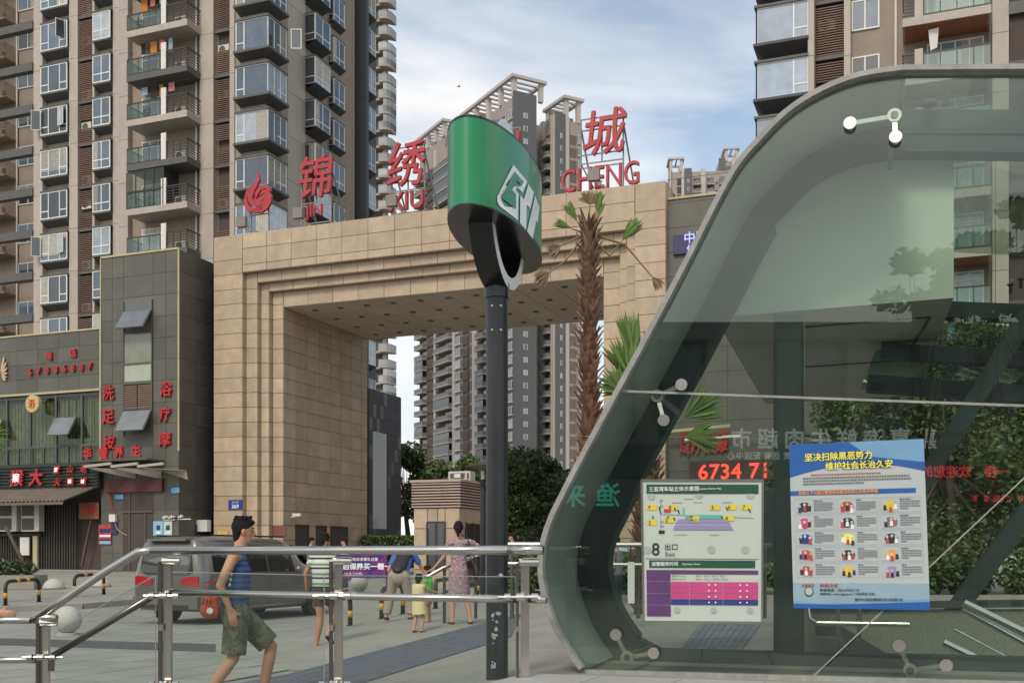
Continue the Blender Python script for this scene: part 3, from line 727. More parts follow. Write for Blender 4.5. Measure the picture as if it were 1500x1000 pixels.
# round lit sign
M['round_sign'] = mat('amber_sign_face', (0.50,0.34,0.15), 0.5, emit=(0.6,0.35,0.12), estr=.12)
u_ = uat(47, SV-.5); c = G(u_, SV-.5, zat(591, u_, SV-.5))
t = thing('round_sign', c+Vector((0,0,-.4)), 'round amber sign with one red character hanging before the curtain wall', 'sign', rz=ANG)
m_ = MB(); A = [c+GU*(.37*cos(2*pi*i/28))+UP*(.37*sin(2*pi*i/28)) for i in range(28)]; m_.prism(A, GV*.16); m_.build('sign_box', M['trim_yellow'], t, world=True)
m_ = MB(); A = [c+GV*-.004+GU*(.33*cos(2*pi*i/28))+UP*(.33*sin(2*pi*i/28)) for i in range(28)]; m_.prism(A, GV*-.01); m_.build('sign_face', M['round_sign'], t, world=True)
text('character', '浴', .38, M['sign_red'], t, c+GV*-.02, GU, UP, .02, bold=.03)
MB().beam(c+GV*.12+UP*.1, c+GV*.6+UP*.1, .04, .04).build('bracket', M['grey_trim'], t, world=True)
# wall characters
def wallchars(chars, pts, h, label, cat='wall sign', vv=SV-.06, bold=.045, name='wall_sign', m_='sign_red', depth=.09, xs=1.0, group=None, nm='character'):
    px, py = pts[0]; t = thing(name, G(uat(px, vv), vv, zat(py, uat(px, vv), vv)-h/2), label, cat, group, rz=ANG)
    for ch_, (px, py) in zip(chars, pts):
        u_ = uat(px, vv); text(nm, ch_, h, M[m_], t, G(u_, vv, zat(py, u_, vv)), GU, UP, depth, bold=bold, xs=xs)
    return t
wallchars('电话', [(72, 520.5), (107.5, 517)], .36, 'red wall characters for telephone on the upper band of the dark low wing', bold=.06)
wallchars('67836887', [(45,545),(57.5,543.6),(70,542.2),(83,540.8),(95,539.5),(107.5,538.6),(120,537.6),(132.5,536.6)], .30, 'red telephone number 67836887 on the dark tiled wall', bold=.055, nm='digit')
wallchars('洗足按', [(159, 575), (159, 610), (160, 648)], .58, 'column of red characters left of the stair windows on the dark tall wall', bold=.028)
wallchars('浴疗摩', [(243, 570), (242, 606), (242, 643)], .58, 'column of red characters right of the stair windows on the dark tall wall', bold=.028)
wallchars('华蓥养生', [(129, 664), (152, 663), (175, 662), (200, 660)], .46, 'row of four red characters standing on the glass canopy over the spa door', vv=SV-1.0, bold=.06, depth=.12)
# winged emblem at the far left edge
M['gilt'] = mat('gilt_relief', (0.50,0.36,0.24), 0.45)
m_ = MB(); vv = SV-.05
for i in range(6):                                      # feathers fanning up and out
    L_ = 16-i*1.6; an_ = R(62-i*17); bx_, by_ = 1+i*.6, 545+i*1.4
    pts = [(bx_+L_*t_*cos(an_)+w_*sin(an_)-t_*t_*2, by_-L_*t_*sin(an_)*1.7+w_*cos(an_)) for t_, w_ in ((0,0),(.35,1.7),(.8,1.5),(1,.2),(.75,-1.0),(.3,-1.1))]
    m_.prism([G(uat(x, vv), vv, zat(y, uat(x, vv), vv)) for x, y in pts], GV*-(.03+.006*i))
m_.build('winged_emblem', M['gilt'], world=True, label='pale gilt wing emblem cut by the left edge of the picture', cat='emblem')
# canopy over the door
cv = SV-1.45
t = thing('door_canopy', G(uat(182, SV), SV-.8, zat(690, SU0, SV)), 'pale canopy on struts over the spa entrance', 'canopy', rz=ANG)
cz = zat(676, uat(180, SV), SV); M['canopy'] = mat('aged_canopy_panel', (0.36,0.33,0.26), 0.6, dirt=0.4)
MB().gbox(uat(146, SV), uat(241, SV), SV-1.05, SV-.0, cz-.06, cz).build('roof_panel', M['dark_tile'], t, world=True)
for a, b in ((124, 163), (163, 202), (202, 240)):
    u0, u1 = uat(a, cv), uat(b, cv); zt = zat(683, u0, cv)
    MB().beam(G(u0, cv, zt+.0), G(u1, cv, zt+.08), .10, .10).build('edge_beam', M['canopy'], t, world=True)
    MB().prism([G(u0, cv, zt-.05), G(u0+.05, SV, zt-.1), G(u1, SV, zt-.45), G(u1, SV-.1, zt-.1)], Vector((0,0,.02))).build('glass_panel', M['canopy'], t, world=True)
# dark entrance door, maroon board, small blue plates
vv = SV-.02; mb = MB().gbox(uat(157, vv), uat(240, vv), vv-.12, vv, zat(722, SU0, SV), zat(703, SU0, SV))
mb.build('maroon_board', M['maroon'], world=True, label='blank maroon sign board above the spa entrance', cat='sign board')
rec = MB().gbox(dx0, dx1, SV-.01, SV+.01, ZB, dz1).build('doorway', M['louvre_back'], spa, world=True)
d = MB(); d.gbox(uat(190, SV), uat(191.5, SV), SV-.06, SV+.01, ZB, dz1); d.gbox(uat(213, SV), uat(214.5, SV), SV-.06, SV+.01, ZB, dz1-.7); d.gbox(dx0, dx1, SV-.06, SV+.01, dz1-.75, dz1-.68)
d.build('door_frame', M['grey_trim'], spa, world=True)
def board(name, px0, px1, py0, py1, m_, label, cat, v=SV-.03, th=.02, tilt=0, wld=True, **k):
    u0, u1 = uat(px0, v), uat(px1, v)
    return MB().gbox(u0, u1, v-th, v, zat(py1, u0, v), zat(py0, u0, v)).build(name, m_, world=True, label=label, cat=cat, **k)
M['sky_plate'] = mat('pale_blue_plate', (0.10,0.28,0.45), 0.5); M['poster_blue'] = mat('light_blue_poster', (0.22,0.45,0.62), 0.6, var=.2, scale=5)
M['poster_teal'] = mat('pale_green_poster', (0.42,0.55,0.48), 0.6, var=.3, scale=7); M['poster_red'] = mat('red_poster', (0.42,0.05,0.05), 0.6, var=.3, scale=8)
M['poster_dark'] = mat('navy_poster', (0.03,0.025,0.09), 0.5, var=.3, scale=8)
b1 = board('blue_plate', 169, 181, 724, 731, M['sky_plate'], 'tiny pale blue plate left of the spa door under the maroon board', 'plate')
b2 = board('blue_plate', 251, 263, 714, 722, M['sky_plate'], 'tiny pale blue plate near the corner of the spa wall', 'plate')
b3 = board('wall_poster', 145, 163, 768, 797, M['poster_red'], 'stack of small red and dark posters left of the spa door', 'poster')
for py0, py1, c_ in ((774, 780, 'poster_dark'), (783, 786, 'white_print'), (789, 792, 'poster_dark'), (792, 796, 'poster_blue')):
    u0, u1 = uat(146, SV-.05), uat(162, SV-.05); MB().gbox(u0, u1, SV-.058, SV-.051, zat(py1, u0, SV), zat(py0, u0, SV)).build('poster_band', M[c_], b3, world=True)
b4 = board('wall_poster', 225, 239, 763, 784, M['poster_blue'], 'light blue leaflet poster on the spa wall above the van roof', 'poster')
b5 = board('wall_poster', 240, 252.5, 763, 785, M['poster_teal'], 'pale green leaflet poster beside the light blue one', 'poster')
for b_, px in ((b4, 232), (b5, 246)):
    u_ = uat(px, SV-.05); MB().gbox(u_-.12, u_+.12, SV-.058, SV-.051, zat(781, u_, SV), zat(778, u_, SV)).build('poster_band', M['white_print'], b_, world=True)
    MB().gbox(u_-.09, u_+.09, SV-.058, SV-.051, zat(776, u_, SV), zat(769, u_, SV)).build('poster_band', M['poster_dark'], b_, world=True)
board('notice_board', 163, 172, 767, 782, M['poster_dark'], 'small navy notice under the grey meter box on the spa wall', 'notice')
mbx = board('meter_box', 163, 172, 753, 764, M['white_paint'], 'small pale meter box with a dangling cable left of the spa door', 'meter box', th=.14)
cb = MB().tube([G(uat(x, SV-.08), SV-.08, zat(y, uat(x, SV), SV)) for x, y in ((157, 705), (160, 725), (165, 745), (168, 753))], .018, 5).build('cable', M['letter_red'], mbx, world=True)
MB().tube([G(uat(x, SV-.08), SV-.08, zat(y, uat(x, SV), SV)) for x, y in ((168, 764), (172, 775), (180, 781), (186, 784))], .015, 5).build('cable', M['gilt'], mbx, world=True)
u_ = SU1+.02; sv_ = (vat(284, u_), vat(306, u_))
MB().gbox(u_, u_+.03, sv_[0]+.1, sv_[1], zat(782, u_, sv_[0]), zat(768, u_, sv_[0])).build('notice_board', M['poster_dark'], world=True, label='navy notice board on the side wall between spa and gate', cat='notice')
MB().gbox(UL-.62, UL-.1, -1.05, -.8, zat(778, UL, -.9), zat(761, UL, -.9)).build('junction_box', M['white_paint'], world=True, label='white electric box at the corner where spa and gate meet', cat='electric box')
v_=-.78; MB().gbox(uat(318.5, v_), uat(334, v_), v_-.03, v_, zat(784, UL, v_), zat(777, UL, v_)).build('wall_plate', mat('yellow_blue_plate', (0.5,0.4,0.1), .5, var=.6, scale=9), world=True, label='small yellow and blue plate at the foot of the gate pier behind the van', cat='plate')
# clusters of small cameras
for px, py, lb in ((248, 758, 'cluster of white junction boxes and cameras on the spa wall above the leaflets'), (271, 757, 'pair of white cameras near the corner of the spa wall')):
    u_ = uat(px, SV-.05); t = thing('security_camera', G(u_, SV-.05, zat(py, u_, SV)), lb, 'security camera', rz=ANG)
    m_ = MB(); n_ = 6 if px == 248 else 2
    for i in range(n_): x = -.25+.1*i; m_.box(x, x+.075, -.12, 0, .02*((i*7) % 3)-.03, .05+.02*((i*5) % 3))
    m_.build('camera_housing', M['white_paint'], t); MB().box(-.28, .30, -.04, .0, -.10, -.06).build('mount', M['white_paint'], t)
# the hot pot shop: ribbed sign, awning, air conditioners, dark slatted front
SGV = SV-.35
t = thing('shop_sign', G(uat(70, SGV), SGV, sgz0), 'long dark ribbed shop sign with red and white characters above the awning', 'shop sign', rz=ANG)
M['rib'] = mat('dark_green_rib', (0.022,0.03,0.024), 0.5)
MB().gbox(SUL, uat(143, SGV), SGV+.08, SGV+.3, sgz0-.1, sgz1+.1).build('sign_backing', M['rib'], t, world=True)
n = 8
for i in range(n):
    z_ = sgz0-.08+(sgz1-sgz0+.16)*i/n; MB().gbox(SUL, uat(142.5, SGV), SGV, SGV+.085, z_, z_+.055).build('rib', M['rib'], t, world=True)
for ch_, px, py, h, wht in (('家', -14, 701, .62, 1), ('猴', 24, 700, .66, 1), ('大', 52, 699, .68, 0), ('蒙', 83, 688, .32, 1), ('山', 103, 687, .28, 0), ('老', 123, 686, .32, 0), ('火', 84, 706, .32, 0), ('锅', 103, 705, .32, 1), ('城', 122, 705, .30, 1)):
    u_ = uat(px, SGV-.08); p = G(u_, SGV-.08, zat(py, u_, SGV))
    text('character', ch_, h*1.08, M['sign_red'], t, p, GU, UP, .08, bold=.05, shear=.15)
    if wht: text('lit_character', ch_, h*.55, M['led_white'], t, p+GV*-.06, GU, UP, .02, bold=.0, shear=.15)
# awning of corrugated sheet
t = thing('awning', G(uat(60, SGV), SGV-.5, zat(712, 0, SGV)), 'sagging corrugated brown awning over the restaurant front', 'awning', rz=ANG)
M['awning'] = mat('brown_corrugated_sheet', (0.13,0.105,0.085), 0.8, var=.25, dirt=.5, dirtcol=(0.2,.17,.14)); A = []; B = []; n = 80
aL, aR = SUL-.2, uat(137, SGV)
for i in range(n+1):
    w_ = .035*(1 if i % 2 else -1); u_ = aL+(aR-aL)*i/n
    A.append(G(u_, SGV+.05, zat(714, uat(100, SGV), SGV)+w_)); u2 = aL+(aR-.55-aL)*i/n; B.append(G(u2, SGV-1.1, zat(733, uat(60, SGV-1.1), SGV-1.1)+w_))
MB().strip(A, B, (0, 0, -.02)).build('awning_sheet', M['awning'], t, world=True)
m_ = MB(); B2 = [p-Vector((0,0,.02)) for p in B]
for i in range(0, n, 2): m_.poly([B2[i], B2[i+2 if i+2 <= n else n], B2[min(i+2, n)]+Vector((0,0,-.10)), B2[i+1]+Vector((0,0,-.19)), B2[i]+Vector((0,0,-.10))])
m_.build('scalloped_edge', M['awning'], t, world=True)
MB().beam(A[-1], B[-1]+Vector((0,0,.02)), .05, .05).build('end_bar', M['steel_dark'], t, world=True)
# air conditioners in pairs
acv = SV-.3
def acunit(px0, px1, py0, py1, lb):
    u0, u1 = uat(px0, acv), uat(px1, acv); za, zb = zat(py1, u0, acv), zat(py0, u0, acv)
    t = thing('air_conditioner', G((u0+u1)/2, acv, za), lb, 'air conditioner', 'air conditioners under the awning', rz=ANG)
    MB().gbox(u0, u1, acv, acv+.3, za, zb).build('casing', M['ac'], t, world=True)
    for i in (0, 1):
        z0_ = za+.06+(zb-za)/2*i; z1_ = z0_+(zb-za)/2-.1; uc_ = u0+(u1-u0)*.4
        MB().gbox(u0+.04, u0+(u1-u0)*.72, acv-.012, acv, z0_, z1_).build('fan_grille', M['ac_dark'], t, world=True)
acunit(-36, -8, 737, 779, 'air conditioner cut by the left edge of the picture')
acunit(-1, 24, 737, 778, 'left air conditioner of the two with double fans under the brown awning'); acunit(31, 57, 737, 778, 'right air conditioner of the two with double fans under the brown awning')
gv = SV+.1; shopfront = thing('restaurant', G(uat(60, gv), gv, ZB), 'dark vertically slatted restaurant front below the awning', 'restaurant', rz=ANG)
M['slat'] = mat('dark_wood_slat', (0.035,0.03,0.024), 0.7, var=.3, rnd=.2)
u_ = SUL; 
while u_ < uat(112, gv):
    MB().gbox(u_, u_+.07, gv, gv+.05, ZB, zat(780 if u_ < uat(60, gv) else 738, u_, gv)).build('slat', M['slat'], shopfront, world=True); u_ += .14
MB().gbox(SUL, uat(143, gv), gv+.3, gv+.34, ZB, sgz0).build('back_panel', M['louvre_back'], shopfront, world=True)
MB().gbox(SUL, uat(62, gv), gv-.1, gv+.3, zat(783, 0, gv), zat(779, 0, gv)).build('shelf', M['slat'], shopfront, world=True)
MB().gbox(uat(51, gv), uat(57.5, gv), gv-.12, gv-.02, ZB, zat(783, 0, gv)).build('post', M['trim_yellow'], shopfront, world=True)
MB().beam(G(uat(120, gv-.1), gv-.1, zat(829, uat(120, gv), gv)), G(uat(134, gv-.1), gv-.1, zat(762, uat(134, gv), gv)), .12, .05).build('leaning_board', M['louvre'], shopfront, world=True)
MB().gbox(uat(31, gv-.15), uat(44, gv-.15), gv-.22, gv-.15, zat(813, 0, gv), zat(785, 0, gv)).build('electric_box', M['white_paint'], world=True, label='white wall box with a dark mark under the right air conditioner', cat='electric box')
M['orange_sign'] = mat('dim_orange_sign', (0.20,0.075,0.03), 0.6)
ob = board('small_sign', 116, 145, 736, 760, M['orange_sign'], 'dim orange signboard with red characters beside the slatted front', 'sign board', v=SV-.02)
text('lettering', '餐饮', .38, M['sign_red'], ob, G(uat(131, SV-.06), SV-.06, zat(747, uat(131, SV), SV)), GU, UP, .02, bold=.03)
MB().gbox(SUL, SU0+1.2, SV-.55, SV+.1, gz(44), ZB+.17).build('door_step', M['kerb'], world=True, kind='structure')
# planter with a small tree root pole at the far left
pc = onground(14, 868)
t = thing('planter', (pc.x, pc.y, gz(pc.y)+.12), 'low concrete planter with small dark plants at the left edge, behind the striped hoops', 'planter')
MB().box(-1.6, .85, -.25, .7, 0, .42).build('trough', M['concrete'], t)
def leafblob(rx, ry, rz_, n, size, seed=1, c=(0,0,0)):
    rnd = random.Random(seed); m_ = MB()
    for _ in range(n):
        while True:
            x, y, z = rnd.uniform(-1,1), rnd.uniform(-1,1), rnd.uniform(-1,1)
            if x*x+y*y+z*z <= 1: break
        p = Vector((c[0]+x*rx, c[1]+y*ry, c[2]+z*rz_)); a = Vector((rnd.uniform(-1,1), rnd.uniform(-1,1), rnd.uniform(-.6,.6))).normalized(); b_ = a.cross(Vector((rnd.uniform(-1,1), rnd.uniform(-1,1), rnd.uniform(-1,1)))).normalized()
        s_ = size*rnd.uniform(.6, 1.3); m_.poly([p-a*s_, p+b_*s_*.45, p+a*s_, p-b_*s_*.45])
    return m_
leafblob(1.1, .35, .3, 900, .09, 4, (-.3,.2,.6)).build('foliage', M['leaf_dark'], t)
MB().beam((.55, .2, .35), (-.35, .5, 1.9), .07, .07).build('stake', M['bark'], t)
# ================================================================ the big apartment tower on the left
# local frame of the tower: x = u - TU0, y = v - TV (0 is the facade plane), z = height above its base
TV = 22.4
FH = 3.0
def tower_thing(name, u0, v0, z0, label):
    t = thing(name, G(u0, v0, z0), label, 'apartment building', rz=ANG); return t
def window_mesh(w, h, vsplit, hsplit, fr=0.07, dep_=0.08, sub=None):
    """frame of a window w x h at the origin corner; vsplit: fractions of uprights, hsplit: [(x0,x1,height)] transoms"""
    m_ = MB(); m_.box(0, w, 0, dep_, 0, fr); m_.box(0, w, 0, dep_, h-fr, h); m_.box(0, fr, 0, dep_, fr, h-fr); m_.box(w-fr, w, 0, dep_, fr, h-fr)
    for f_ in vsplit: m_.box(w*f_-fr/2, w*f_+fr/2, 0.002, dep_, fr, h-fr)
    for a, b, z in hsplit: m_.box(w*a, w*b, 0.004, dep_-.01, z-fr/2, z+fr/2)
    return m_.mesh('window', M['wframe'])
M['curtain_white'] = mat('pale_curtain', (0.36,0.34,0.30), .7, var=.3, scale=5, rnd=.3)
rcur = random.Random(77); PV = {}
def pane_mesh(w, h, m_):
    base_ = MB().box(0.03, w-.03, 0.03, 0.05, 0.03, h-.03).mesh('pane', M[m_]); alt = []
    for a, b in ((0.03, w*.3), (w*.62, w-.03), (.03, w-.03)):     # panes with a curtain drawn part of the way
        q = MB(); q.box(0.03, w-.03, 0.03, 0.05, 0.03, h-.03); q.cur = 1; n_ = max(2, int((b-a)/.12))
        for i in range(n_): x = a+(b-a)*i/n_; q.box(x, x+(b-a)/n_*.8, .022, .0295, .08+(.3 if b-a > w*.5 else 0), h-.06)
        alt.append(q.mesh('pane', [M[m_], M['curtain_white']]))
    PV[base_.name] = alt; return base_
def put_window(par, wm_, pm_, x, y, z, rot=0.0):
    if pm_.name in PV and rcur.random() < .34: pm_ = rcur.choice(PV[pm_.name])
    o = inst('window', wm_, par, (x, y, z), (0, 0, rot)); inst('pane', pm_, o); return o
tA0 = uat(45, TV)
rnd = random.Random(11)
TZ = 0.5
tower = tower_thing('apartment_tower', tA0, TV, TZ, 'tall beige apartment tower with grey sills, bay windows and balconies on the left')
TI = wm(tower).inverted()
def X(px, v=0.0): return uat(px, TV+v)-tA0
xs0 = zat(136, uat(394, TV-.6), TV-.6)-TZ               # sill of one of the corner bays
zsill = [xs0+FH*k for k in range(-8, 7)]                # sill heights, storey by storey
TH = zsill[-1]+3.5
cx0, cx1 = X(345, -.7), X(393, -.7)
xE = cx1-.65                                             # right corner of the facade
uE = tA0+xE
def Y(px, dx=0.0): return vat(px, uE+dx)-TV               # depth on the side wall
# ---- bodies
m_ = MB()
m_.box(X(51), xE, .35, 10, 0, TH)
m_.box(xE-14, xE-.02, 9.9, Y(520), 0, TH)
m_.box(X(-160), X(51), 4.2, 14, 0, TH)
m_.box(X(-160), X(-140), .3, 4.3, 0, TH)
m_.build('wall', M['beige'], tower)
yC = Y(447)
MB().box(xE-3, xE, .30, yC, 0, TH).build('side_wall', M['beige'], tower)
# ---- panels of the pilasters, storey by storey
def pil(xa, xb, y0, y1, nm='wall_panel', off=.0):
    me = MB().box(0.0, xb-xa, y0, y1, 0.012, FH-.012).mesh(nm, M['panel'])
    for z in zsill[2:]: inst(nm, me, tower, (xa, 0, z-1.2+off))
    inst('wall_base', MB().box(0.0, xb-xa, y0, y1, 0, zsill[2]-1.2+off-.012).mesh('wall_base', M['panel']), tower, (xa, 0, 0))
for a, b, off in ((51, 64, .0), (103, 115.5, .35), (137, 140, 0), (166, 175, .3), (175.2, 189, .0), (294, 314, .1), (338, 345, .2)):
    pil(X(a), X(b), -.12 if b != 175 else -.05, .4, off=off)
# side wall panels
ys_ = [Y(421), Y(447)]
me = MB().box(-.1, .03, 0, ys_[1]-ys_[0]-.02, 0.012, FH-.012).mesh('wall_panel', M['panel'])
for z in zsill[2:]: inst('wall_panel', me, tower, (xE, ys_[0], z-1.5))
MB().box(xE-.1, xE+.03, .2, ys_[0]-.02, 0, TH).build('corner_wall', M['beige'], tower)
# ---- flat bays
def bay(xa, xb, vs, hs, gl, proj=.32, side=None, h=1.9):
    w = xb-xa; wmh = window_mesh(w, h, vs, hs); p = {g: pane_mesh(w, h, g) for g in set(gl)}
    sill = MB(); sill.v = [(0,-proj,-.12),(w,-proj,-.12),(w,0.3,-.42),(0,0.3,-.42),(0,-proj,0),(w,-proj,0),(w,.3,0),(0,.3,0)]
    sill.f = [(0,3,2,1),(4,5,6,7),(0,1,5,4),(1,2,6,5),(2,3,7,6),(3,0,4,7)]; sill.m = [0]*6
    sm = sill.mesh('sill', M['grey_trim']); hm = MB().box(-.02, w+.02, -proj-.03, .3, h, h+.12).mesh('lintel', M['grey_trim'])
    ck = MB().box(.04, w-.04, .0, .3, .0, h).mesh('reveal', M['beige'])
    for k, z in enumerate(zsill[2:]):
        g = gl[(k*7+k//3) % len(gl)]
        o = put_window(tower, wmh, p[g], xa, -proj, z)
        inst('sill', sm, tower, (xa, 0, z)); inst('lintel', hm, tower, (xa, 0, z)); 
bay(X(64.2), X(102.8), (.30, .72), [(0,.30,.55), (.72,1,.55)], ['glass_blue','glass_blue','glass_dark'])
bay(X(140.2), X(165.8), (.5,), [(0,1,.6)], ['glass_blue','glass_pale','glass_blue'])
# opened casements
def casement(x, z, w, h, y, ang, g='glass_pale'):
    f_ = window_mesh(w, h, (), [], fr=.05, dep_=.05); put_window(tower, f_, pane_mesh(w, h, g), x, y, z, ang)
zt = {k: z for k, z in enumerate(zsill)}
def sillnear(px, py): 
    z = zat(py, uat(px, TV), TV)-TZ; return min(zsill, key=lambda s: abs(s-z))
for px, py, a, g in ((101, 82, -1.9, 'glass_dark'), (91, 205, -.25, 'glass_pale'), (91, 380, -.25, 'glass_pale')):
    casement(X(px), sillnear(70, py)+.45, .65, 1.3, -.45, a, g)
for py in (205, 380): casement(X(66), sillnear(70, py)+.35, .65, 1.4, -.4, -2.6, 'glass_dark')
casement(X(402, -1.0), sillnear(380, 80)+.4, .7, 1.3, .9, .4, 'glass_dark')
# ---- louvred recesses with air conditioners behind
acm = MB(); acm.box(0, .85, 0, .35, 0, .6); acmesh = acm.mesh('air_conditioner', M['ac'])
acf = MB().lathe([(.24, 0), (.24, .02)], 14).mesh('fan_grille', M['ac_dark'])
def louvre(xa, xb, seed, y0=.02):
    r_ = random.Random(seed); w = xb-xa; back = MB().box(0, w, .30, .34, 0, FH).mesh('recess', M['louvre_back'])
    variants = []
    for q in range(3):
        s = MB(); n = 20
        for i in range(n):
            if q == 1 and i > 11: continue
            if q == 2 and 7 < i < 12 : continue
            z = .05+i*(FH-.35)/n; s.box(0, w, y0, y0+.09, z, z+.055)
        variants.append(s.mesh('louvre', M['louvre']))
    band = MB().box(-.02, w+.02, -.06, .34, FH-.22, FH-.02).mesh('floor_band', M['grey_trim'])
    for k, z in enumerate(zsill[2:]):
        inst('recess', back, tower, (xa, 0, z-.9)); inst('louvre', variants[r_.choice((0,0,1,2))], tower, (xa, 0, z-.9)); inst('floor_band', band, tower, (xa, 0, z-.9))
        if r_.random() < .8: o = inst('air_conditioner', acmesh, tower, (xa+w*.1, -.0+.1, z-.9+r_.choice((.15, .9, 1.4)))); inst('fan_grille', acf, o, (.32, .0, .3), (pi/2, 0, 0))
louvre(X(116), X(136.5), 5); louvre(X(316), X(337.5), 6)
# recessed strip with a drain pipe beside the balconies
MB().box(X(276), X(294), .3, .5, 0, TH).build('recess_wall', M['beige'], tower)
MB().tube([(X(286), .12, 0), (X(286), .12, TH)], .07, 8).build('drain_pipe', M['white_paint'], tower)
bm_ = MB().box(X(276), X(294), -.1, .3, 0, .55).mesh('cross_beam', M['grey_trim']); bm2 = MB().box(X(276), X(294), -.1, .3, 0, .55).mesh('cross_beam', M['panel'])
for k, z in enumerate(zsill[2:]): inst('cross_beam', bm_ if k % 2 else bm2, tower, (0, 0, z-.95))
# ---- balconies
bx0, bx1 = X(187.5, -1.4), X(276, -1.4); BW = bx1-bx0; BP = 1.55
slab = MB().box(0, BW, -BP, .3, -.42, 0)
slabs = [slab.mesh('slab', M['panel']), slab.mesh('slab', M['grey_trim'])]
rail = MB(); rail.box(0.0, BW*.56, -BP+.02, -BP+.06, 1.02, 1.10); rail.box(0, BW*.56, -BP+.02, -BP+.05, .02, .08)
for i in range(4): rail.box(BW*.56*i/3-.02*(i == 3), BW*.56*i/3+.04-.02*(i == 3), -BP+.02, -BP+.06, 0, 1.05)
rail.box(0, .04, -BP+.06, 0, 1.02, 1.10); railm = rail.mesh('railing', M['rail_dark'])
rg = MB().box(.03, BW*.56, -BP+.03, -BP+.05, .1, 1.0); rg.box(.01, .03, -BP+.1, 0, .1, 1.0); rgm = rg.mesh('railing_glass', M['bal_glass'])
pn = MB().box(BW*.575, BW*.655, -BP, -BP+.1, 0, 1.75).mesh('white_fin', M['white_paint'])
ar = MB()
for i in range(6): z = .1+i*.18; ar.box(BW*.66, BW, -BP+.02, -BP+.05, z, z+.04); ar.box(BW-.05, BW-.02, -BP, 0, z, z+.04)
ar.box(BW*.66, BW, -BP+.0, -BP+.06, 1.12, 1.2); ar.box(BW-.06, BW, -BP, 0, 1.12, 1.2)
for i in range(4): x = BW*.66+(BW*.34-.05)*i/3; ar.box(x, x+.05, -BP+.01, -BP+.06, 0, 1.15)
arm = ar.mesh('slatted_rail', M['rail_dark'])
dw = window_mesh(2.1, 2.15, (.33, .66), [(0,1,1.75)]); dp = pane_mesh(2.1, 2.15, 'glass_dark'); dp2 = pane_mesh(2.1, 2.15, 'glass_blue')
M['cloth_orange'] = mat('orange_cloth', (0.55,0.20,0.03), .9); M['cloth_pink'] = mat('pink_cloth', (0.55,0.2,0.2), .9); M['cloth_blue'] = mat('pale_blue_cloth', (0.35,0.45,0.55), .9); M['cloth_dark'] = mat('dark_cloth', (0.03,0.03,0.04), .9)
M['pot_plant'] = leafmat('balcony_plant', (0.05,0.09,0.03))
yb0 = MB().box(X(190), X(276)+.02, .28, .36, 0, TH).build('balcony_wall', M['beige'], tower)
zb = [z-.62 for z in zsill[2:]]
cl_rows = {}
for k, z in enumerate(zb):
    r_ = random.Random(100+k)
    b = inst('balcony', slabs[k % 2], tower, (bx0, 0, z))
    inst('railing', railm, b); inst('railing_glass', rgm, b); inst('white_fin', pn, b); inst('slatted_rail', arm, b)
    o = put_window(tower, dw, dp if k % 3 else dp2, X(205), .18, z)
    c = inst('air_conditioner', acmesh, tower, (bx0+BW*.70, -.9, z+.05)); inst('fan_grille', acf, c, (.32, 0, .3), (pi/2, 0, 0))
    if k % 2 == 0:
        lf = leafblob(.35, .2, .4, 160, .09, k, (0,0,.55)); inst('pot_plant', lf.mesh('pot_plant', M['pot_plant']), tower, (bx0+.6+r_.random(), -1.1, z))
    if k in (6, 7, 8, 9, 10, 11):
        for q in range(4):
            w_ = r_.uniform(.25, .5); h_ = r_.uniform(.5, .9); mm_ = M[['cloth_orange','cloth_pink','cloth_blue','cloth_dark'][(q+k) % 4]]
            cb = MB(); x = bx0+.7+q*.75; yy = -.9
            for s_ in range(5): cb.poly([(x+w_*s_/5, yy+.04*(s_ % 2), z+2.35), (x+w_*(s_+1)/5, yy+.04*((s_+1) % 2), z+2.35), (x+w_*(s_+1)/5, yy+.06*((s_+1) % 2), z+2.35-h_), (x+w_*s_/5, yy+.06*(s_ % 2), z+2.35-h_)])
            cb.build('laundry', mm_, tower)
        MB().tube([(bx0+.1, -.9, z+2.36), (bx0+BW*.95, -.9, z+2.36)], .015, 5).build('clothes_line', M['steel_dark'], tower)
# one glazed-in balcony
z = min(zb, key=lambda s: abs(s+TZ-zat(300, uat(230, TV-1.5), TV-1.5)))
gz_ = MB(); 
for i in range(5): x = bx0+BW*.6*i/4; gz_.box(x-.025, x+.025, -BP+.0, -BP+.07, 0, 2.5)
for h_ in (1.1, 1.15, 2.45): gz_.box(bx0, bx0+BW*.6, -BP, -BP+.07, h_-.03, h_+.03)
gz_.box(bx0+BW*.6, bx0+BW*.62, -BP, 0, 0, 2.5)
g = gz_.build('glazed_enclosure', M['rail_dark'], tower, loc=(0, 0, z)); MB().box(bx0+.03, bx0+BW*.6-.03, -BP+.03, -BP+.04, .03, 2.42).build('pane', M['spa_pane'], g and tower, loc=(0, 0, z))
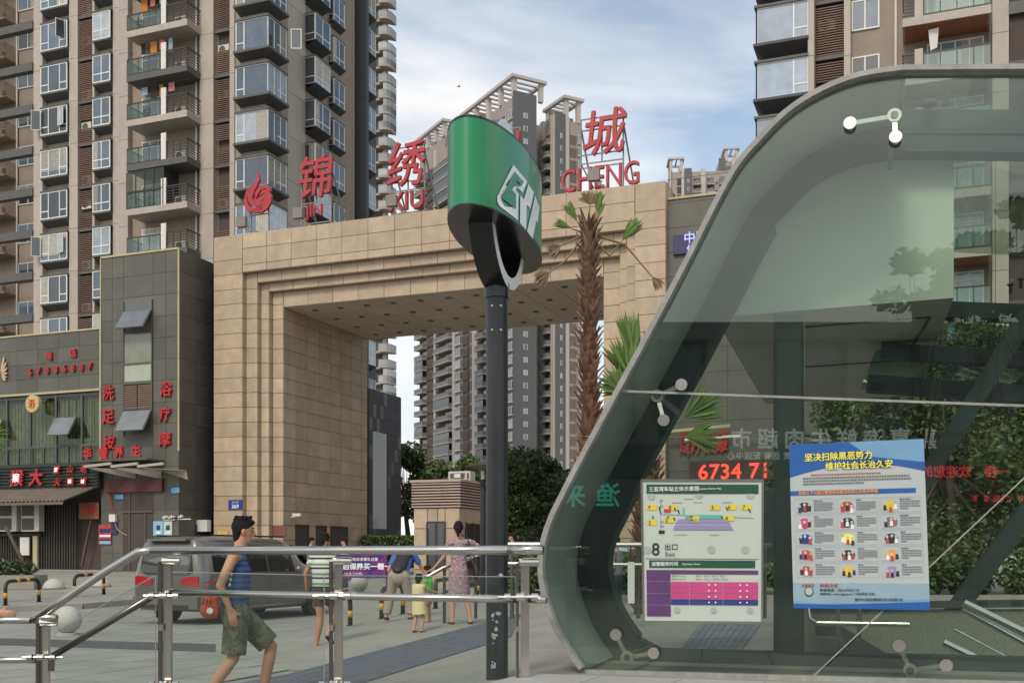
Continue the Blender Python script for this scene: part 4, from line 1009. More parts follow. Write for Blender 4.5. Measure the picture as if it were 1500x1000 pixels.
# ---- the big corner bays
cy = -.7; cw_ = cx1-cx0; yS = vat(420, tA0+cx1)-TV
fw = window_mesh(cw_, 1.95, (.26,), [(0,.26,.5)]); sw = window_mesh(yS-cy, 1.95, (.33,.66), [(.5,1,.55)]);
for k, z in enumerate(zsill[2:]):
    g = ('glass_blue','glass_blue','glass_pale')[k % 3] if k % 4 else 'glass_blue'
    put_window(tower, fw, pane_mesh(cw_, 1.95, g), cx0, cy, z)
    put_window(tower, sw, pane_mesh(yS-cy, 1.95, 'glass_dark' if k % 3 else 'glass_pale'), cx1, cy, z, pi/2)
slm = MB(); slm.prism([(cx0-.1, cy-.15, -.16), (cx1+.15, cy-.15, -.16), (cx1+.15, yS+.1, -.16), (cx1-.6, yS+.1, -.16), (cx0-.1, .1, -.16)], (0,0,.16))
slm.v += [(cx0-.1,cy-.15,-.161),(cx1+.15,cy-.15,-.161),(cx1+.15,yS+.1,-.161),(xE-.1,yS-.1,-.45),(xE-.1,.2,-.45),(cx0-.1,.2,-.45)]
n_ = len(slm.v)-6; slm.f += [(n_,n_+5,n_+4,n_+1),(n_+1,n_+4,n_+3,n_+2),(n_+5,n_+4,n_+3)]; slm.m += [0,0,0]
sm_ = slm.mesh('sill', M['grey_trim'])
hm_ = MB(); hm_.box(cx0-.05, cx1+.08, cy-.08, .2, 1.95, 2.08); hm_.box(xE-.2, cx1+.08, .2, yS+.05, 1.95, 2.08); hm_ = hm_.mesh('lintel', M['grey_trim'])
for z in zsill[2:]: inst('sill', sm_, tower, (0, 0, z)); inst('lintel', hm_, tower, (0, 0, z))
MB().box(X(345), xE, -.02, .3, 0, TH).build('bay_wall', M['beige'], tower)
# ---- right side: louvred recess, two columns of dark bays, black fin, far bays
y1, y2 = Y(447), Y(520)
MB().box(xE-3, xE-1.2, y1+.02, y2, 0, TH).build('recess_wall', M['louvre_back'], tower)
MB().box(xE-1.19, xE-.4, Y(484), Y(488), 0, TH).build('pilaster', M['panel'], tower)
lm = MB(); n = 20
for i in range(n): z = i*(FH-.3)/n; lm.box(-.5, -.42, 0, Y(484)-y1-.1, z, z+.05)
lmm = lm.mesh('louvre', M['louvre']); lm = MB()
for i in range(n): z = i*(FH-.3)/n; lm.box(-.5, -.42, 0, y2-Y(503)-.1, z, z+.05)
lmd = lm.mesh('louvre', M['black_wall'])
for i, z in enumerate(zsill[1:]):
    inst('louvre', lmm, tower, (xE, y1+.1, z-1.0)); inst('louvre', lmd, tower, (xE, Y(503), z-1.0))
bd = MB().box(xE-1.1, xE-.35, y1+.05, y2-.05, -.1, .12).mesh('floor_band', M['grey_trim'])
for z in zsill[1:]: inst('floor_band', bd, tower, (0, 0, z-1.1))
def sidebay(pa, pb, out, h, dz, gl, x0=None):
    x0 = xE-.5 if x0 is None else x0
    ya, yb = vat(pa, tA0+x0+out)-TV, vat(pb, tA0+x0+out)-TV; w = yb-ya
    wm2 = window_mesh(w, h, (.5,), [(0,1,.5)]); fm = window_mesh(out, h, (), [(0,1,.5)], fr=.05)
    sl_ = MB().prism([(x0, ya-.05, -.05), (x0+out+.08, ya-.05, -.05), (x0+out+.08, yb+.05, -.05), (x0, yb+.05, -.05)], (0,0,.05)); n_ = len(sl_.v)
    sl_.v += [(x0+out+.08, ya-.05, -.051), (x0+out+.08, yb+.05, -.051), (x0, yb+.05, -.6), (x0, ya-.05, -.6)]; sl_.f += [(n_,n_+1,n_+2,n_+3),(n_,n_+3,n_+3)] if False else [(n_,n_+1,n_+2,n_+3)]; sl_.m += [0]
    sl_.box(x0, x0+out+.06, ya-.04, ya, -.5, 0) if False else None
    slm_ = sl_.mesh('sill', M['black_wall']); tp = MB().box(x0, x0+out+.05, ya-.04, yb+.04, h, h+.08).mesh('lintel', M['grey_trim'])
    for k, z in enumerate(zsill):
        g = gl[k % len(gl)]
        put_window(tower, wm2, pane_mesh(w, h, g), x0+out, ya, z+dz, pi/2); put_window(tower, fm, pane_mesh(out, h, 'glass_dark'), x0, ya, z+dz)
        inst('sill', slm_, tower, (0, 0, z+dz)); inst('lintel', tp, tower, (0, 0, z+dz))
sidebay(462, 484, 1.35, 1.85, -.2, ['glass_pale','glass_blue','glass_dark'])
sidebay(489, 505, .9, 1.85, -.3, ['glass_dark','glass_blue'])
yF = Y(520, -.3); xF = uat(537, TV+yF)-tA0
MB().box(xE-3, xF, yF, yF+.35, 0, TH+2).build('dark_fin', M['black_wall'], tower)
gl_ = MB()
for z in zsill: gl_.box(xE-.3, xF+.004, yF-.012, yF, z-1.2, z-1.18)
gl_.build('joint', M['rail_dark'], tower)
# bays behind the fin
xf2 = xE-.9
MB().box(xE-3, xf2, yF+.36, vat(551, tA0+xf2)-TV, 0, TH+2).build('rear_wall', M['black_wall'], tower)
sidebay(538, 550.5, 1.2, 1.9, -.25, ['glass_pale','glass_pale','glass_blue'], x0=xf2)
# ---- left wing behind grey cross beams
be = MB().box(X(-160), X(51), -.25, .25, -.28, .28).mesh('cross_beam', M['grey_trim'])
ww = window_mesh(1.9, 1.5, (.5,), []); wps = [pane_mesh(1.9, 1.5, g) for g in ('glass_dark','glass_blue')]
sb = MB().box(0, 2.6, -1.2, 0, -.15, 0).mesh('balcony', M['beige']); sr = MB()
for i in range(8): sr.box(0, 2.6, -1.2, -1.15, .1+i*.13, .14+i*.13); sr.box(2.56, 2.6, -1.2, 0, .1+i*.13, .14+i*.13)
srm = sr.mesh('slatted_rail', M['louvre'])
for k, z in enumerate(zsill[1:]):
    inst('cross_beam', be, tower, (0, 0, z-.85+.0))
    xw = X(28, 4.2); put_window(tower, ww, wps[k % 2], xw, 4.12, z+.15)
    o = inst('balcony', sb, tower, (X(26, 4.2)-2.7, 4.2, z-.7)); inst('slatted_rail', srm, o)
    c = inst('air_conditioner', acmesh, tower, (X(26, 4.2)-1.6, 3.4, z-.65)); inst('fan_grille', acf, c, (.32, 0, .3), (pi/2, 0, 0))
MB().tube([(X(24, 4.0), 4.05, 0), (X(24, 4.0), 4.05, TH)], .07, 8).build('drain_pipe', M['white_paint'], tower)
# ---- low band and plinth above the spa roof
MB().gbox(uat(186, TV-1.5), uat(258, TV-1.5), TV-1.8, TV-1.5, 8, zat(383, uat(230, TV), TV-1.5)).build('parapet', M['panel'], tower, world=True)
# ================================================================ generic far tower
def far_tower(name, base, rot, h, cols, side_cols, W, Wd, fh, label, top='pergola', gy=0, detail_from=0, label_cat='apartment building', mats=('far_panel','far_beige')):
    """cols: (x0, x1, kind) on the front (local -y); side_cols on the +x side, measured along +y"""
    t = thing(name, base, label, label_cat, rz=rot)
    MB().box(0, W, .4, Wd, 0, h).build('wall', M[mats[1]], t)
    nf = int(h/fh)
    def faces(cl, tr, rz_):
        for x0, x1, kd in cl:
            w = x1-x0
            def put(nm, me, z, xo=0.0, par=None):
                if par is not None: return inst(nm, me, par)
                p = Matrix.Rotation(rz_, 3, 'Z') @ Vector((x0+xo, 0, 0)); return inst(nm, me, t, (tr[0]+p.x, tr[1]+p.y, z), (0, 0, rz_))
            if kd == 'fin': put('pilaster', MB().box(0, w, -.35, .5, 0, h+.8).mesh('pilaster', M['far_panel']), 0)
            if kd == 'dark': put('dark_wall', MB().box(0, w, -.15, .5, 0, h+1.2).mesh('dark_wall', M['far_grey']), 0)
            for k in range(detail_from, nf):
                z = k*fh
                if kd == 'bal':
                    if k == detail_from:
                        bs = MB().box(-.05, w+.05, -1.4, .45, -.22, .12).mesh('balcony', M['far_slab'])
                        br = MB(); br.box(0, w, -1.38, -1.33, 1.05, 1.15); br.box(w-.06, w, -1.38, .3, .12, 1.1); br.box(0, w, -1.36, -1.34, .12, 1.05); br = br.mesh('railing', M['far_rail'])
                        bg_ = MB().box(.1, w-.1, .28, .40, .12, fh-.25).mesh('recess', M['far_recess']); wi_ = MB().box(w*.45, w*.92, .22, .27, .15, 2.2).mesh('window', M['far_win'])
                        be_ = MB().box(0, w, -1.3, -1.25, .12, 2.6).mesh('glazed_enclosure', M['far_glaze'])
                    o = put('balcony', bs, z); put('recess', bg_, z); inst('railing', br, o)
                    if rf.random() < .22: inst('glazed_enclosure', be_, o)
                    else: inst('window', wi_, o)
                elif kd in ('bay', 'bayw'):
                    if k == detail_from:
                        ws = MB().box(0, w, -.5, .45, .55, .75); ws.box(0, w, -.5, .4, 2.5, 2.62); ws.box(0, .09, -.5, -.42, .75, 2.5); ws.box(w-.09, w, -.5, -.42, .75, 2.5); ws.box(w*.5-.05, w*.5+.05, -.5, -.42, .75, 2.5); ws = ws.mesh('window', M['far_frame'])
                        wp = MB().box(.02, w-.02, -.44, .3, .76, 2.49).mesh('pane', M['far_win'])
                    o = put('window', ws, z); inst('pane', wp, o)
                elif kd == 'win':
                    if k == detail_from:
                        ww_ = MB().box(w*.2, w*.8, -.05, .45, .95, 2.2).mesh('window', M['far_frame']); wp_ = MB().box(w*.27, w*.73, -.07, .1, 1.05, 2.1).mesh('pane', M['far_win'])
                    o = put('window', ww_, z); inst('pane', wp_, o)
                elif kd == 'dwin':
                    if k == detail_from:
                        ww_ = MB().box(w*.36, w*.64, -.25, -.14, 1.0, 2.25).mesh('window', M['far_frame']); wp_ = MB().box(w*.40, w*.60, -.27, -.24, 1.1, 2.15).mesh('pane', M['far_win'])
                    o = put('window', ww_, z); inst('pane', wp_, o)
                elif kd == 'lou':
                    if k == detail_from:
                        l_ = MB()
                        for i in range(8): l_.box(.1, w-.1, -.1, 0, .15+i*.3, .28+i*.3)
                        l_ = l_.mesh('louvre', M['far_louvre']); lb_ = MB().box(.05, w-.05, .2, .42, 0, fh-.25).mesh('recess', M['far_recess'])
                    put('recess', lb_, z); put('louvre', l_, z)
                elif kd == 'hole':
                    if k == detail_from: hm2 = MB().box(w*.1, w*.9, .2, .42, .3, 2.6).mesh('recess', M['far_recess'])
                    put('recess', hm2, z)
    faces(cols, (0, 0), 0.0); faces(side_cols, (W, 0), pi/2)
    return t
rf = random.Random(5)
M['far_panel'] = mat('far_facade_panel', (0.42,0.385,0.355), .8, var=.06); M['far_beige'] = mat('far_render', (0.30,0.262,0.24), .85, var=.08, streak=.3, dirtcol=(.22,.19,.17)); M['far_grey'] = mat('far_grey_wall', (0.105,0.105,0.112), .8, var=.05); M['far_slab'] = mat('far_slab', (0.33,0.285,0.255), .8, var=.05); M['far_rail'] = mat('far_railing', (0.15,0.155,0.155), .6)  # paler, greyer copies of panel and beige: distance haze put into the colour
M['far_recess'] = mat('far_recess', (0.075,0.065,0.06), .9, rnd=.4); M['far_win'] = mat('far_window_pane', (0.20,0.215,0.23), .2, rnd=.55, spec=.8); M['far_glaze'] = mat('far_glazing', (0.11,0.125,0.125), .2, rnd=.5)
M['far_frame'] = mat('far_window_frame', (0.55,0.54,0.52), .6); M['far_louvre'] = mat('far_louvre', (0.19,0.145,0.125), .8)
def pergola(t, x0, x1, y0, y1, z, h, n=5, slats=True):
    m_ = MB(); m_.box(x0-.6, x1+.6, y0-.6, y0+.3, z+h, z+h+.7); m_.box(x0-.6, x1+.6, y1-.3, y1+.6, z+h, z+h+.7); m_.box(x0-.6, x0+.3, y0+.3, y1-.3, z+h, z+h+.7); m_.box(x1-.3, x1+.6, y0+.3, y1-.3, z+h, z+h+.7)
    for i in range(n): x = x0+(x1-x0-1)*i/max(1, n-1); m_.box(x, x+1.0, y0, y0+1.0, z, z+h)
    for i in (0, n-1): x = x0+(x1-x0-1)*i/max(1, n-1); m_.box(x, x+1.0, y1-1, y1, z, z+h)
    k = int((x1-x0)/2.2)
    for i in range(k): x = x0+.8+(x1-x0-1.6)*i/k; m_.box(x, x+.5, y0+.3, y1-.3, z+h+.2, z+h+.6)
    m_.build('roof_pergola', M['far_panel'], t)
# ---- twin towers in the middle distance: left faces run away to the left, right faces to the right
def corner_frame(px, Y_, k1, k2=None):
    pass
# direction of the long left face (towards the corner): (-.4934,.8698) away; as local x (left to right) it is (.4934,-.8698)
TR = atan2(-.8698, .4934)
def left_s(px, cx_, cy_):                              # distance from the corner along the left face seen at px
    t = (px-CX)/F; return (cx_-t*cy_)/(.4934+t*.8698) if True else 0
cY = 250.0; cX = (752-CX)/F*cY; Lw = left_s(613, cX, cY)
base = Vector((cX-.4934*Lw, cY+.8698*Lw, 0)); H1 = EYE+(HY-140)/F*cY
def fx(px): return Lw-left_s(px, cX, cY)
cols = [(fx(613), fx(625), 'bal'), (fx(625), fx(637), 'lou'), (fx(637), fx(640), 'fin'), (fx(641), fx(664), 'bal'), (fx(664), fx(667), 'fin'), (fx(668), fx(676), 'bayw'), (fx(676.5), fx(686), 'lou'), (fx(687), fx(693), 'hole'), (fx(693), fx(701), 'fin'), (fx(702), fx(714), 'bal'), (fx(714), fx(718), 'fin'), (fx(719), fx(730), 'bayw'), (fx(731), fx(742), 'bal'), (fx(743), fx(751.5), 'bayw')]
sd_ = 6.2
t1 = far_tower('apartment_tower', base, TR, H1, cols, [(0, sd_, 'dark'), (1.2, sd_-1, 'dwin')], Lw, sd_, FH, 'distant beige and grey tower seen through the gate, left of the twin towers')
pergola(t1, Lw-26, Lw, 0, sd_+2, H1, 4.2, 5); MB().box(0, Lw*.30, .4, 7, H1, H1+3.2).build('roof_block', M['far_beige'], t1); pergola(t1, 0, Lw*.30, 0, 7, H1+3.2, 3.6, 4)
MB().box(Lw*.32, Lw*.62, 1, 7, H1, H1+3.6).build('roof_block', M['beige'], t1)
# its rear wing that closes the gap on the right (pale strip)
c2Y = 255.0; cX2 = (813-CX)/F*c2Y; L2 = left_s(783, cX2, c2Y); base2 = Vector((cX2-.4934*L2, c2Y+.8698*L2, 0)); H2 = EYE+(HY-172)/F*c2Y
def fx2(px): return L2-left_s(px, cX2, c2Y)
def rs(px, cx_, cy_): t = (px-CX)/F; return (cx_-t*cy_)/(t*.4934-.8698)
g1, g2_ = rs(828, cX2, c2Y), rs(851, cX2, c2Y)
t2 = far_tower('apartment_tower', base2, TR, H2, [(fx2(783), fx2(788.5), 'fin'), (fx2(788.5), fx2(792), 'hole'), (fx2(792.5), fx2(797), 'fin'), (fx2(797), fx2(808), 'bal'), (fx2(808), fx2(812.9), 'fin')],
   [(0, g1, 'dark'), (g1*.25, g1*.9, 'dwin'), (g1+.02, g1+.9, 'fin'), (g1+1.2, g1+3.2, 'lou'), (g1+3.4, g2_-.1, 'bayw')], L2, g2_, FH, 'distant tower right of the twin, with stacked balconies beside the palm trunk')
pergola(t2, L2-9, L2+.0, g1, g2_, H2-.5, 5.5, 2); MB().box(0, L2-1, .5, g1-1, H2, H2+1.0).build('roof_parapet', M['panel'], t2)
MB().box(.5, 3.5, 5, 9, H2, H2+3.5).build('roof_block', M['beige'], t2)
# ---- pale tower with rounded balconies directly behind the big one
bY = 205.0; bu = None
tb = thing('apartment_tower', P(556, HY, bY)+Vector((0, 0, -EYE+.5)), 'pale tower with stacks of glazed balconies peeking out right of the dark fin', 'apartment building', rz=ANG)
px_m = lambda d: d/F*bY
MB().box(-16, .5, .5, 2.6, 0, 112).build('wall', M['beige'], tb)
ob_ = MB(); Rr = 3.3
pts = [(px_m(4), -1.2)]+[(px_m(4)+1.0+1.6*sin(a), -1.2+1.4*(1-cos(a)) if False else -1.2+1.5*(1-cos(a))) for a in [i*pi/2/5 for i in range(1, 6)]]+[(px_m(23), 6)]
pts = [(.5, .5), (.5, -1.4), (1.5, -1.4), (2.1, -1.1), (2.5, -.3), (2.55, .8), (2.4, 2.3)]
sl_ = MB().prism([(x, y, 0) for x, y in pts], (0, 0, .45)).mesh('balcony', M['far_slab'])
gr = MB(); 
for (xa, ya), (xb, yb) in zip(pts[1:-1], pts[2:]): gr.poly([(xa, ya, .45), (xb, yb, .45), (xb, yb, 1.55), (xa, ya, 1.55)]); gr.beam((xa, ya, 1.55), (xb, yb, 1.55), .08, .1)
M['far_balglass'] = mat('far_balcony_glass', (0.30,0.31,0.31), .25, spec=.8, rnd=.25); gm_ = gr.mesh('glass_rail', M['far_balglass'])
en = MB(); 
for (xa, ya), (xb, yb) in zip(pts[2:-1], pts[3:]): en.poly([(xa, ya, .45), (xb, yb, .45), (xb, yb, 2.8), (xa, ya, 2.8)])
enm = en.mesh('glazed_enclosure', M['far_balglass'])
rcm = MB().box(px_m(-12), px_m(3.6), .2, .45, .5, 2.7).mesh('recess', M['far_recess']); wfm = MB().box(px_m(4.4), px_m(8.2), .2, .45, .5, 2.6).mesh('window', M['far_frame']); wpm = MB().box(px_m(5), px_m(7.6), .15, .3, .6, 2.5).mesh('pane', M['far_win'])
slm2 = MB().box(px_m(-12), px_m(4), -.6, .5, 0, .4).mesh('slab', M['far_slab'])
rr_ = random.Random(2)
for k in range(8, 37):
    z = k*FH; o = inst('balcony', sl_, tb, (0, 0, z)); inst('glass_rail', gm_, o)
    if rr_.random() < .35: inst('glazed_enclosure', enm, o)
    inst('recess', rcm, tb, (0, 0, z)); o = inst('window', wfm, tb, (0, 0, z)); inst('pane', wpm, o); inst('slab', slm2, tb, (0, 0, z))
# ---- two small towers far to the right
yR = 400.0
def small_tower(px0, px1, pytop, Yd, cols_px, label, perg, dark=None):
    W = (px1-px0)/F*Yd; H = EYE+(HY-pytop)/F*Yd; b = P(px0, HY, Yd); b.z = 0
    cl = [((a-px0)/F*Yd, (b2-px0)/F*Yd, kd) for a, b2, kd in cols_px]
    t = far_tower('apartment_tower', b, R(-4), H, cl, [], W, 14, FH, label, detail_from=max(0, int(H/FH)-9))
    pergola(t, perg[0]/F*Yd, perg[1]/F*Yd, 0, 8, H, 4.5, 2); return t
small_tower(981, 1068, 252, yR, [(981, 983, 'fin'), (991, 1001, 'hole'), (998, 1002, 'fin'), (1002.5, 1013, 'dark'), (1003, 1013, 'dwin'), (1015, 1026, 'bal'), (1026, 1033, 'fin'), (1035, 1045, 'bal'), (1046, 1052, 'win'), (1053, 1060, 'bal')], 'small distant tower behind the right end of the gate', (0, 19))
small_tower(1053, 1112, 236, yR+30, [(1053, 1062, 'dark'), (1063, 1070, 'bal'), (1072, 1080, 'fin')], 'small distant tower touching the curved glass canopy', (9, 28))
# ================================================================ the tower on the right
tD0 = uat(1107, TV); zD = .5
right = tower_thing('apartment_tower', tD0, TV, zD, 'beige apartment tower with blue bay windows rising behind the glass canopy on the right')
tower_save, tower = tower, right
def XR(px, v=0.0): return uat(px, TV+v)-tD0
s0 = zat(63, uat(1140, TV-.5), TV-.5)-zD
zsill_save, zsill = zsill, [s0+FH*k for k in range(-9, 5)]
THR = zsill[-1]+3
MB().box(XR(1109), XR(1560), .35, 14, 0, THR).build('wall', M['beige'], right)
# corner bay, wraps the left corner
ca, cb_ = XR(1107, -.7), XR(1184.5, -.7)
fw = window_mesh(cb_-ca, 1.95, (.72,), [(.72,1,.55)]); swn = window_mesh(1.6, 1.95, (.5,), [])
sl3 = MB().box(ca-.12, cb_, -.85, .9, -.15, 0); n_ = len(sl3.v)
sl3.v += [(ca-.12,-.85,-.151),(cb_,-.85,-.151),(cb_,.3,-.7),(ca+.6,.3,-.7),(ca-.12,.9,-.151),(ca+.6,.9,-.7)]; sl3.f += [(n_,n_+1,n_+2,n_+3),(n_,n_+3,n_+5,n_+4)]; sl3.m += [0, 0]; sl3 = sl3.mesh('sill', M['black_wall'])
h3 = MB().box(ca-.08, cb_, -.8, .8, 1.95, 2.08).mesh('lintel', M['grey_trim'])
p3 = pane_mesh(cb_-ca, 1.95, 'glass_pale'); p3b = pane_mesh(1.6, 1.95, 'glass_dark')
M['glass_sky'] = windowmat('sky_blue_window_glass', (0.20,0.25,0.32)); p3s = pane_mesh(cb_-ca, 1.95, 'glass_sky')
for k, z in enumerate(zsill[2:]):
    put_window(right, fw, p3s, ca, -.7, z); put_window(right, swn, p3b, ca+.0, .9, z, -pi/2)
    inst('sill', sl3, right, (0, 0, z)); inst('lintel', h3, right, (0, 0, z))
def pilR(a, b, off=0.0, y0=-.15):
    xa, xb = XR(a), XR(b); me = MB().box(0, xb-xa, y0, .4, .012, FH-.012).mesh('wall_panel', M['panel'])
    for z in zsill[1:]: inst('wall_panel', me, right, (xa, 0, z-1.3+off))
pilR(1185.5, 1194.5, .2, -.75); pilR(1237, 1246.5, 0.1, -.35); pilR(1453, 1477, .0, -.4)
louvre(XR(1195), XR(1236.5), 9)
w4 = window_mesh(XR(1288)-XR(1247), 1.6, (.48,), []); p4 = [pane_mesh(XR(1288)-XR(1247), 1.6, g) for g in ('glass_dark','glass_blue')]
rc = MB().box(0, XR(1318)-XR(1247), .2, .36, 1.15, 2.0).mesh('vent_recess', M['louvre_back'])
for k, z in enumerate(zsill[2:]): put_window(right, w4, p4[k % 2], XR(1247), .26, z+.3)
MB().tube([(XR(1312), .2, 0), (XR(1312), .2, THR)], .07, 8).build('drain_pipe', M['white_paint'], right)
# balconies
b0, b1 = XR(1322, -1.5), XR(1452, -1.5); BW2 = b1-b0
M['wood_soffit'] = mat('orange_wood_ceiling', (0.30,0.10,0.035), .6, var=.3)
sl4 = [MB().box(0, BW2, -1.6, .35, -.42, 0).mesh('balcony', M['panel'])]
so4 = MB().box(.12, BW2-.12, -1.5, .3, -.45, -.421).mesh('ceiling', M['wood_soffit'])
fin4 = MB().box(BW2*.14, BW2*.235, -1.6, -1.5, 0, 1.35).mesh('white_fin', M['panel'])
ra4 = MB(); ra4.box(BW2*.24, BW2, -1.58, -1.52, 1.05, 1.13); ra4.box(BW2*.24, BW2, -1.58, -1.54, .02, .09)
for i in range(5): x = BW2*.24+(BW2*.76-.05)*i/4; ra4.box(x, x+.05, -1.59, -1.53, 0, 1.08)
for i in range(6): ra4.box(0, BW2*.13, -1.58, -1.54, .1+i*.17, .14+i*.17)
ra4.box(0, BW2*.13, -1.6, -1.52, 1.1, 1.17); ra4.box(0, .05, -1.6, .2, 1.1, 1.17); ra4 = ra4.mesh('railing', M['rail_dark'])
g4 = MB().box(BW2*.25, BW2-.05, -1.56, -1.545, .1, 1.04).mesh('railing_glass', M['bal_glass'])
dw4 = window_mesh(BW2*.66, 2.3, (.25,.5,.75), [(0,1,1.85)]); dp4 = pane_mesh(BW2*.66, 2.3, 'glass_sky')
for k, z in enumerate(zsill[1:]):
    zz = z-.35; o = inst('balcony', sl4[0], right, (b0, 0, zz)); inst('ceiling', so4, o); inst('white_fin', fin4, o); inst('railing', ra4, o); inst('railing_glass', g4, o)
    put_window(right, dw4, dp4, b0+BW2*.28, .22, zz)
    if k % 2: cc_ = inst('air_conditioner', acmesh, right, (b0+.1, -1.2, zz+.05)); inst('fan_grille', acf, cc_, (.32, 0, .3), (pi/2, 0, 0))
    cb2 = MB(); r_ = random.Random(k); x = b0+BW2*r_.uniform(.2, .5)
    cb2.prism([(x, -1.2, zz+2.4), (x+.5, -1.2, zz+2.45), (x+.42, -1.1, zz+1.5), (x+.1, -1.15, zz+1.35)], (0, .05, 0)); cb2.build('laundry', M[('cloth_dark','white_paint','cloth_blue')[k % 3]], right)
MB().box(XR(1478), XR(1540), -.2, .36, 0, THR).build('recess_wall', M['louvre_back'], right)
be4 = MB().box(XR(1477), XR(1600), -.5, .0, 0, .6).mesh('cross_beam', M['grey_trim'])
for z in zsill: inst('cross_beam', be4, right, (0, 0, z-.5))
tower = tower_save; zsill = zsill_save
# ================================================================ dark annex behind the gate, dark shop block right of it
av = 11.0; ua = uat(528, av); uc = uat(553, av)
an = thing('annex_building', G(ua-6, av, .6), 'low dark stone annex visible through the gate beside the hedge', 'building', rz=ANG)
AZ = zat(560, uat(531, av), av)
ucr = uat(540, av); vb = vat(587, ucr)
MB().gbox(ua-8, ucr, av, vb, .4, zat(568, ucr, av)).build('wall', M['dark_joint'], an, world=True)
zs = [.6+i*(zat(568, ucr, av)-.62)/13 for i in range(14)]; vs_ = [av+i*(vb-av)/9 for i in range(10)]
for z_a, z_b in zip(zs[:-1], zs[1:]):
    for a, b in zip(vs_[:-1], vs_[1:]):
        if vat(546, ucr) < (a+b)/2 < vat(566, ucr) and zat(775, ucr, av) < z_a < zat(640, ucr, av): continue
        MB().gbox(ucr, ucr+.03, a+.01, b-.01, z_a+.01, z_b-.01).build('wall_tile', M['black_wall'] if (int(a*7+z_a*3)) % 5 else M['dark_tile'], an, world=True)
    MB().gbox(ua-1.5, ucr-.01, av-.03, av, z_a+.01, z_b-.01).build('wall_tile', M['black_wall'], an, world=True)
MB().gbox(ucr-.01, ucr+.01, vat(546, ucr), vat(566, ucr), zat(778, ucr, av), zat(628, ucr, av)).build('dark_window', M['glass_dark'], an, world=True)
sv = -.4; us_ = uat(977, sv); SH = zat(291, uat(1000, sv), sv); 
ue = uat(1388, sv)
shop = thing('shop_building', G(us_+8, sv, .6), 'dark grey shop block right of the gate, seen partly through the glass canopy', 'building', rz=ANG)
MB().gbox(us_, ue, sv, sv+9, .4, SH).build('wall', M['dark_tile'], shop, world=True)
m_ = MB(); 
for i in range(17): z_ = .9+i*.85; m_.gbox(us_, ue, sv-.004, sv, z_, z_+.02)
for i in range(12): m_.gbox(us_+i*2.1, us_+i*2.1+.02, sv-.0045, sv-.0005, .6, SH)
m_.build('joint', M['rail_dark'], shop, world=True)
MB().gbox(us_-.05, us_+.03, sv-.06, sv-.005, .6, SH+.05).build('edge_strip', M['trim_yellow'], shop, world=True); MB().gbox(us_, ue, sv-.05, sv+.3, SH, SH+.08).build('edge_strip', M['trim_yellow'], shop, world=True)
M['led_blue'] = mat('lit_blue_characters', (0.2,0.2,0.6), .5, emit=(0.45,0.5,1.0), estr=.8)
M['led_red'] = mat('lit_red_digits', (0.6,0.02,0.02), .5, emit=(1.0,0.05,0.03), estr=2.6)
u0 = uat(988, sv-.1)
lb = thing('wall_sign', G(u0+.8, sv-.1, zat(375, u0, sv)), 'blue dotted sign characters on the dark shop wall at the canopy edge', 'wall sign', rz=ANG)
MB().gbox(u0-.05, u0+2.3, sv-.12, sv-.02, zat(374, u0, sv), zat(346, u0, sv)).build('sign_backing', M['poster_dark'], lb, world=True)
text('characters', '中国', .40, M['led_blue'], lb, G(u0+.75, sv-.14, zat(352, u0, sv)), GU, UP, .02, bold=.02); text('characters', '体彩', .30, M['led_blue'], lb, G(u0+.75, sv-.14, zat(368, u0, sv)), GU, UP, .02, bold=.02)
ul, ur_ = uat(1010, sv-.2), uat(1140, sv-.2)
led = thing('led_board', G((ul+ur_)/2, sv-.2, zat(702, ul, sv)), 'scrolling LED board with red glowing digits over the shop door', 'LED sign', rz=ANG)
MB().gbox(ul, ur_, sv-.2, sv-.03, zat(706, ul, sv), zat(676, ul, sv)).build('display_box', M['louvre_back'], led, world=True)
p = G(uat(1075, sv-.22), sv-.22, zat(690.5, uat(1075, sv), sv)); text('digits', '6734 71', .52, M['led_red'], led, p, GU, UP, .02, bold=.02, spacing=1.05)
aw = thing('awning', G(uat(1030, sv), sv-.6, zat(634, ul, sv)), 'small folded awning with pale bar and red lettering under it, seen through the glass', 'awning', rz=ANG)
MB().beam(G(uat(978, sv-.5), sv-.5, zat(633, ul, sv)), G(uat(1070, sv-.5), sv-.5, zat(628, ul, sv)), .1, .1).build('bar', M['trim_yellow'], aw, world=True)
MB().beam(G(uat(1003, sv-1.2), sv-1.2, zat(649, ul, sv)), G(uat(1085, sv-1.2), sv-1.2, zat(646, ul, sv)), .08, .08).build('bar', M['white_paint'], aw, world=True)
for px in (1005, 1083): MB().beam(G(uat(px, sv-1.2), sv-1.2, zat(648, ul, sv)), G(uat(px+3, sv-.02), sv-.02, zat(668, ul, sv)), .05, .05).build('arm', M['white_paint'], aw, world=True)
text('lettering', '诊所药房', .42, M['sign_red'], aw, G(uat(1030, sv-.12), sv-.12, zat(640, ul, sv)), GU, UP, .03, bold=.04)
text('lettering', '足疗按摩', .42, M['sign_red'], aw, G(uat(1030, sv-.12), sv-.12, zat(655, ul, sv)), GU, UP, .03, bold=.04)
MB().gbox(uat(1010, sv), uat(1085, sv), sv-.03, sv-.006, .6, zat(712, ul, sv)).build('glass_door', M['glass_dark'], shop, world=True)
MB().gbox(uat(1100, sv), uat(1170, sv), sv-.03, sv-.006, .6, zat(712, ul, sv)).build('glass_door', M['glass_dark'], shop, world=True)
